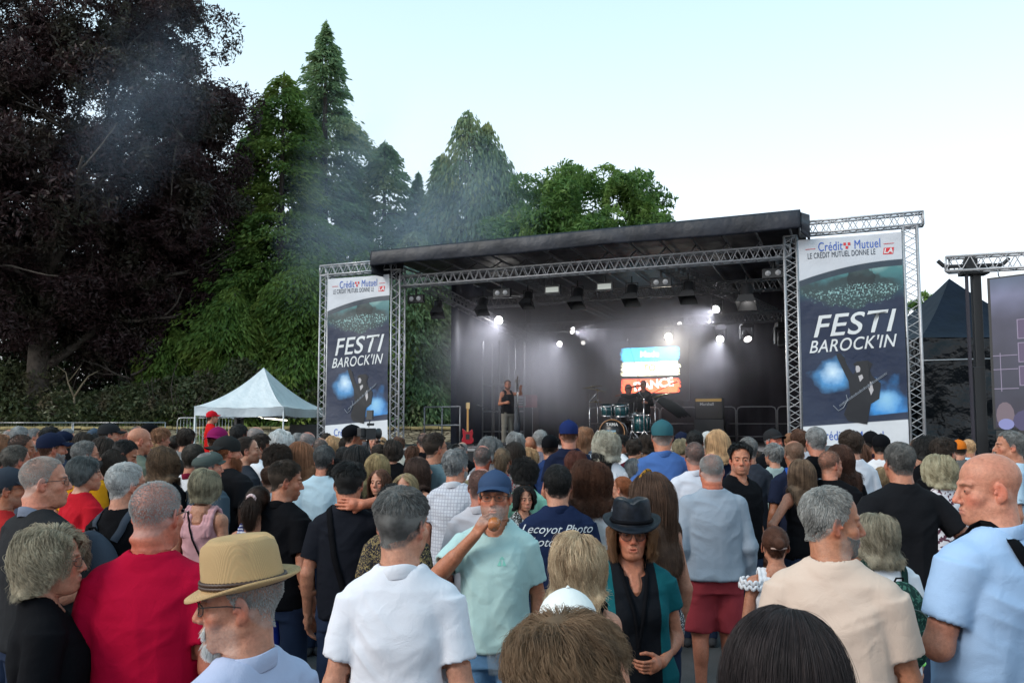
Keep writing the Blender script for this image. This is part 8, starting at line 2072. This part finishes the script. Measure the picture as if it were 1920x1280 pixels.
# ---- further rows: px, py, head px, hair, hair colour, shirt colour, yaw, sex, extra, label
FAR = [
 (40, 800, 40, 'short', gG, (.3, .35, .42), 40, 'm', {}, 'grey haired man with a pale collar, first of the back row from the left'),
 (64, 803, 32, 'short', hG, (.3, .3, .3), 50, 'm', {}, 'small grey headed man right of the pale collar'),
 (93, 801, 38, 'medium', hK, (.05, .05, .06), 10, 'm', {}, 'person with thick black hair against the stone wall'),
 (19, 805, 30, 'buzz', gG, (.2, .2, .2), 20, 'm', dict(bald=.5), 'faint bald head low against the stone wall'),
 (9, 816, 40, 'shortbob', hLB, (.4, .38, .36), 30, 'f', {}, 'sandy short haired woman at the left edge'),
 (25, 822, 36, 'short', hK, NAVY, 10, 'm', {}, 'black haired head behind the short brown grey hair'),
 (120, 810, 42, 'short', hG, (.05, .06, .1), 55, 'm', dict(cap='cap', capc=NAVY, glasses='sun'), 'man in a navy cap and dark sunglasses looking right'),
 (127, 804, 32, 'short', gG, (.3, .3, .3), 20, 'm', {}, 'grey head just over the navy cap and sunglasses'),
 (177, 803, 34, 'short', hG, (.2, .22, .25), 150, 'm', dict(cap='flat', capc=(.05, .07, .10)), 'person in a slate blue flat cap turned toward the camera'),
 (207, 795, 42, 'short', hDB, (.02, .02, .02), 55, 'm', dict(cap='cap', capc=(.015, .018, .025)), 'man in a charcoal cap with a pale badge, profile right'),
 (229, 804, 32, 'buzz', hLB, (.3, .3, .3), 60, 'm', dict(skin=RED_), 'rosy faced man right of the charcoal cap'),
 (160, 811, 42, 'bob', hDB, BLKC, 15, 'f', {}, 'woman with a dark brown bob left of the charcoal cap'),
 (187, 813, 40, 'bob', hK, BLKC, 10, 'f', {}, 'woman with a black bob under the slate flat cap'),
 (200, 818, 44, 'long', hDB, BLKC, 12, 'f', {}, 'woman with long near black hair below the charcoal cap'),
 (227, 818, 30, 'bun', hB, (.3, .4, .5), 10, 'f', {}, 'small child with a brown topknot and blue top'),
 (126, 838, 42, 'bob', hK, NAVY, 40, 'f', {}, 'black haired head tucked behind the grey crew cut'),
 (286, 796, 38, 'short', hG, (.05, .06, .1), 60, 'm', dict(cap='cap', capc=BLKC), 'man in a black cap facing right above the hand on the cheek'),
 (262, 799, 36, 'buzz', gDG, (.1, .1, .1), 20, 'm', dict(bald=.5), 'bald head directly behind the hand on the cheek'),
 (306, 803, 38, 'medium', hLB, (.12, .10, .07), 60, 'f', dict(glasses='thin', skin=PALE), 'short haired ginger woman with glasses, profile right'),
 (295, 822, 38, 'shortbob', hBL, (.3, .3, .3), 10, 'f', {}, 'pale blonde head below the ginger woman'),
 (288, 818, 36, 'medium', hLB, (.15, .2, .25), 10, 'f', {}, 'olive brown tousled head above the pale blonde one'),
 (283, 846, 46, 'bob', hK, BLKC, 8, 'f', {}, 'black bobbed head left of the curly light brown hair'),
 (350, 804, 40, 'medium', hDB, (.2, .2, .2), 8, 'f', {}, 'dark haired woman with a small hair clip left of the boy'),
 (328, 817, 36, 'bun', hDB, (.3, .32, .4), 8, 'f', {}, 'woman with dark hair in a white scrunchie'),
 (338, 834, 30, 'shortbob', hAU, BLKC, 8, 'f', {}, 'dark red headed child under the white scrunchie'),
 (450, 796, 42, 'short', hK, (.05, .05, .07), 55, 'm', dict(skin=RED_), 'black haired man in profile in front of the hanging coat'),
 (444, 808, 34, 'curlbob', hBL, (.2, .2, .2), 8, 'f', {}, 'curly blonde head right of the magenta cap'),
 (481, 800, 42, 'buzz', gG, NAVY, 15, 'm', dict(bald=.5, skin=PALE), 'balding grey man before the tent opening'),
 (489, 815, 46, 'medium', hDB, WHT, 55, 'm', dict(glasses='thin'), 'man with brown hair and glasses in a white t-shirt, profile right'),
 (478, 826, 44, 'long', hGI, WHT, 30, 'f', {}, 'ginger haired woman beside the dark tied hair'),
 (532, 807, 44, 'wavy', hW, (.2, .3, .4), 45, 'f', {}, 'white haired woman with glasses pushed up, by the tent leg'),
 (506, 818, 40, 'long', hB, BLKC, 20, 'f', {}, 'brown haired head left of the white haired woman'),
 (560, 812, 34, 'short', hG, (.1, .1, .12), 12, 'm', {}, 'small grey head right of the white haired woman'),
 (579, 810, 42, 'buzz', gG, (.1, .1, .1), 12, 'm', dict(bald=.6, skin=RED_), 'pink bald head left of the other bald head'),
 (603, 821, 42, 'buzz', gDG, (.1, .1, .1), 10, 'm', dict(bald=.6), 'second bald head, nearer the left banner'),
 (522, 824, 42, 'bun', hDB, BLKC, 8, 'f', {}, 'dark hair held by a black claw clip'),
 (563, 828, 52, 'long', (.16, .065, .03), (.2, .2, .22), 8, 'f', {}, 'long ginger hair seen from behind, beyond the fade'),
 (573, 844, 42, 'shortbob', hBL, NAVY, 8, 'f', {}, 'short blonde hair with navy shoulders'),
 (660, 798, 42, 'short', hDB, (.1, .1, .1), 40, 'm', dict(cap='cap', capc=BLKC), 'camera operator in a black cap before the left banner'),
 (699, 811, 34, 'medium', hW, (.3, .3, .3), 150, 'm', dict(skin=PALE), 'white haired person right of the video camera'),
 (626, 818, 36, 'shortbob', hBL, (.1, .1, .1), 8, 'f', {}, 'ash blonde head below the left banner'),
 (612, 812, 32, 'short', hDB, (.1, .1, .1), 8, 'm', {}, 'brown head at the foot of the left banner tower'),
 (651, 820, 40, 'medium', hDB, (.1, .1, .1), 8, 'm', {}, 'dark brown head below the camera operator'),
 (686, 823, 34, 'short', hB, (.2, .3, .45), 30, 'm', dict(cap='flat', capc=(.08, .08, .09)), 'child in a grey cap and light blue shirt'),
 (647, 838, 48, 'short', hK, BLKC, 45, 'm', {}, 'man with a black crop turning right, under the child in grey'),
 (670, 833, 50, 'long', hK, BLKC, 6, 'f', {}, 'woman with long black hair left of the blonde one'),
 (711, 833, 44, 'short', hDB, BLKC, 8, 'm', dict(glasses='top'), 'brown haired man with glasses on top of his head'),
 (738, 825, 44, 'bob', hDB, BLKC, 8, 'f', dict(hlen=.8), 'woman with a dark brown bob and black top, right of the banner'),
 (748, 820, 34, 'medium', hB, (.5, .48, .42), 8, 'f', {}, 'brown headed person in a cream top behind the dark bob'),
 (715, 820, 30, 'shortbob', hBL, (.2, .2, .2), 8, 'f', {}, 'little blonde head between the child and the dark bob'),
 (793, 812, 36, 'buzz', hDG, BLKC, 8, 'm', dict(bald=.5), 'balding head left of the dark fade and glasses'),
 (778, 838, 36, 'curlbob', hB, BLKC, 8, 'f', {}, 'brown curly head below the balding one'),
 (868, 829, 34, 'buzz', gG, BLKC, 8, 'm', dict(bald=.7, skin=PALE), 'bald head with a white fringe behind the checked shirt'),
 (922, 822, 46, 'curlbob', (.12, .12, .12), (.2, .2, .22), 8, 'f', {}, 'fluffy steel grey head left of the bass player'),
 (962, 812, 44, 'medium', gG, (.1, .12, .14), -40, 'm', dict(glasses='thin'), 'grey haired man with glasses looking left'),
 (993, 818, 40, 'none', hG, (.2, .2, .2), 0, 'm', dict(skin=TAN), 'shiny tanned bald head right of the grey haired one'),
 (1013, 806, 40, 'short', gG, (.10, .09, .12), 0, 'm', dict(tc2=(.3, .28, .34), pat='plaid', ps=14), 'grey haired man in a dark checked shirt'),
 (1032, 817, 46, 'short', hDB, (.02, .04, .12), 0, 'm', dict(cap='cap', capc=BLKC), 'man in a black cap and blue t-shirt'),
 (1098, 802, 42, 'medium', hLB, NAVY, 20, 'm', dict(tc2=(.4, .45, .5), pat='blots', ps=24), 'light brown haired teenager in a navy printed t-shirt'),
 (1087, 804, 42, 'long', hLB, (.1, .1, .1), -6, 'f', dict(hlen=.6), 'long haired head leaning against the teenager'),
 (1080, 833, 40, 'shortbob', hW, NAVY, 0, 'f', {}, 'white blonde head above the dark auburn one'),
 (1050, 842, 44, 'short', hK, NAVY, 0, 'm', {}, 'black haired head left of the dark auburn one'),
 (966, 828, 46, 'long', hDB, BLKC, 4, 'f', dict(hlen=.7), 'straight dark brown hair next to the blonde waves'),
 (990, 841, 42, 'curlbob', hBL, (.2, .2, .2), 0, 'f', {}, 'blonde wavy head above the black afro'),
 (1165, 816, 36, 'medium', hK, WHT, 60, 'f', {}, 'dark haired woman in white, profile right'),
 (1190, 825, 40, 'medium', hDB, (.08, .01, .02), 30, 'm', {}, 'dark haired person in a maroon top'),
 (1205, 854, 46, 'shortbob', hLB, (.1, .1, .1), 0, 'f', {}, 'light brown head behind the steel grey hair'),
 (1213, 817, 36, 'curlbob', hDB, BLKC, 0, 'f', {}, 'brown curly head left of the tall blue shirt'),
 (1276, 811, 34, 'short', hK, NAVY, 0, 'm', dict(cap='cap', capc=NAVY), 'small dark navy cap right of the tall blue shirt'),
 (1275, 824, 38, 'shortbob', (.16, .13, .08), (.2, .2, .15), 0, 'f', {}, 'dark blonde head under the small navy cap'),
 (1303, 808, 46, 'short', hK, BLKC, 0, 'm', dict(bald=.15), 'black haired man with a thinning crown'),
 (1328, 810, 44, 'short', hW, (.5, .5, .5), 0, 'm', {}, 'snow white head below the amplifier'),
 (1342, 806, 46, 'long', hBL, NAVY, 0, 'f', dict(hlen=.75), 'woman with long blonde hair below the amplifier'),
 (1358, 819, 34, 'none', hG, (.1, .1, .1), 0, 'm', dict(skin=RED_), 'pink bald head right of the long blonde hair'),
 (1448, 806, 42, 'short', hG, BLKC, 165, 'm', dict(cap='cap', capc=(.012, .015, .03), skin=RED_), 'man in a dark cap with a badge facing the camera at the stage'),
 (1452, 832, 46, 'medium', hG, (.3, .38, .38), 0, 'f', {}, 'grey haired person in a pale green top'),
 (1500, 806, 40, 'medium', hB, (.5, .5, .55), 0, 'm', {}, 'brown haired person left of the thick grey hair'),
 (1481, 812, 34, 'short', hLB, (.1, .1, .1), 0, 'm', {}, 'small sandy head by the right truss tower'),
 (1608, 824, 44, 'pony', hB, BLKC, -6, 'f', {}, 'brown ponytail between the white t-shirt and the red polo'),
 (1720, 822, 44, 'bun', hDB, (.05, .05, .06), -6, 'f', dict(top='strap'), 'woman with a dark bun and bare shoulders'),
 (1741, 820, 46, 'bigcurl', hK, BLKC, -6, 'f', {}, 'mass of black hair right of the dark bun'),
 (1796, 826, 38, 'short', hDB, (.1, .1, .1), 30, 'm', dict(cap='cap', capc=(.55, .14, .015)), 'person in an orange cap before the black tent'),
 (1815, 824, 36, 'short', hBL, (.35, .5, .62), -6, 'm', {}, 'blond boy in a light blue shirt next to the orange cap'),
 (1656, 877, 50, 'shortbob', hBL, (.5, .5, .5), -6, 'f', {}, 'white blonde head left of the hands on hips'),
 (1871, 836, 34, 'short', gG, (.3, .3, .3), -20, 'm', {}, 'pale grey head peeping behind the bald man in blue'),
 (1420, 846, 40, 'short', hDB, NAVY, 0, 'm', {}, 'dark head behind the one looking back'),
 (1258, 850, 46, 'short', hK, BLKC, 0, 'm', {}, 'black haired person hidden behind the blue shirt'),
 (840, 832, 42, 'short', hK, BLKC, 4, 'm', {}, 'black shirted man right of the grey blue t-shirt'),
 (330, 860, 50, 'bob', hDB, (.02, .02, .02), 10, 'f', {}, 'dark head beside the striped bob'),
 (5, 850, 54, 'short', hDB, (.05, .05, .1), 20, 'm', {}, 'dark headed man in navy cut off by the left edge'),
]
skins = [(.52, .28, .2), (.56, .31, .23), (.48, .25, .17), PALE]
for i, (px, py, hh, hr, hc_, tc_, yw, sx, kw, lb) in enumerate(FAR):
    kw = dict(kw); kw.setdefault('top', 'tee'); kw.setdefault('skin', skins[i % 4])
    if hr in ('short', 'medium', 'crop', 'buzz') and hc_ in (gG, hG): kw.setdefault('hc2', (.34, .335, .33))
    if tc_ == BLKC and i % 3 == 0: tc_ = ((.55, .55, .6), (.30, .05, .05), (.12, .2, .32))[i // 3 % 3]
    yq = 0; kw['hd'] = ((i * 37 % 44) - 22, (i * 17 % 18) - 12, (i * 11 % 9) - 4); kw.setdefault('la', ('down', 'bent', 'clasp', 'down', 'hips')[i % 5]); kw.setdefault('ra', ('bent', 'down', 'clasp', 'phone', 'down')[i % 5])
    kw['build'] = (.96, 1.04, 1.10)[i % 3]; kw['hseed'] = i % 2; kw['fat'] = (0, .3)[i % 2]
    person(px, py, hh, lb, sex=sx, yaw=yw, hair=hr, hc=hc_, tc=tc_, q=2, legc=(NAVY, (.04, .05, .07), (.08, .07, .055))[i % 3], **kw)
# boy on shoulders, with a red cap
b0 = pix(398, 770, 10.4)
person(398, 771, 30, 'small boy in a red cap and red t-shirt raised above the crowd by the tent', yaw=60, top='tee', tc=(.50, .012, .012), hair='short', hc=hB, cap='cap', capc=(.5, .01, .02), q=1, floor=b0.z - 1.12, Y=10.4, hs=1.2, skin=PALE, ra='bent', la='bent')
person(404, 806, 36, 'man carrying the boy on his shoulders, half hidden by the magenta cap', yaw=30, top='tee', tc=(.1, .1, .12), hair='short', hc=hDB, q=2, Y=10.5)
# video camera on a stand
q = pix(690, 813, 9.4); rt = empty('video_camera', q, -.5, label='black video camera pointed at the stage beside its operator in a cap', cat='camera'); rt.scale = (.6, .6, 1)
b = MB(); b.box((0, 0, 0), (.16, .30, .13)); b.box((0, -.20, .02), (.10, .14, .10)); b.box((.02, .05, .11), (.03, .20, .03)); b.build('body', blk, rt, bevel=.008)
b = MB(); b.lathe([(.045, .15), (.05, .27), (.065, .30), (.065, .36)], 14, (0, 0, 0), Matrix.Rotation(R_(-90), 3, 'X')); b.build('lens', blk, rt, True)
b = MB(); b.box((.06, -.02, .22), (.14, .05, .11)); b.tube([(0, .02, .08), (.05, 0, .2)], .01, 5); b.build('monitor', mat('monitor', (.05, .05, .05), .3), rt)
b = MB(); [b.tube([(0, 0, -.07), (math.cos(t) * .5, math.sin(t) * .5, -q.z)], .018, 6) for t in (.3, 2.4, 4.5)]; b.build('tripod', blk, rt, True)
print('crowd', time.time() - t_c, len(LABELS), len(set(LABELS)))
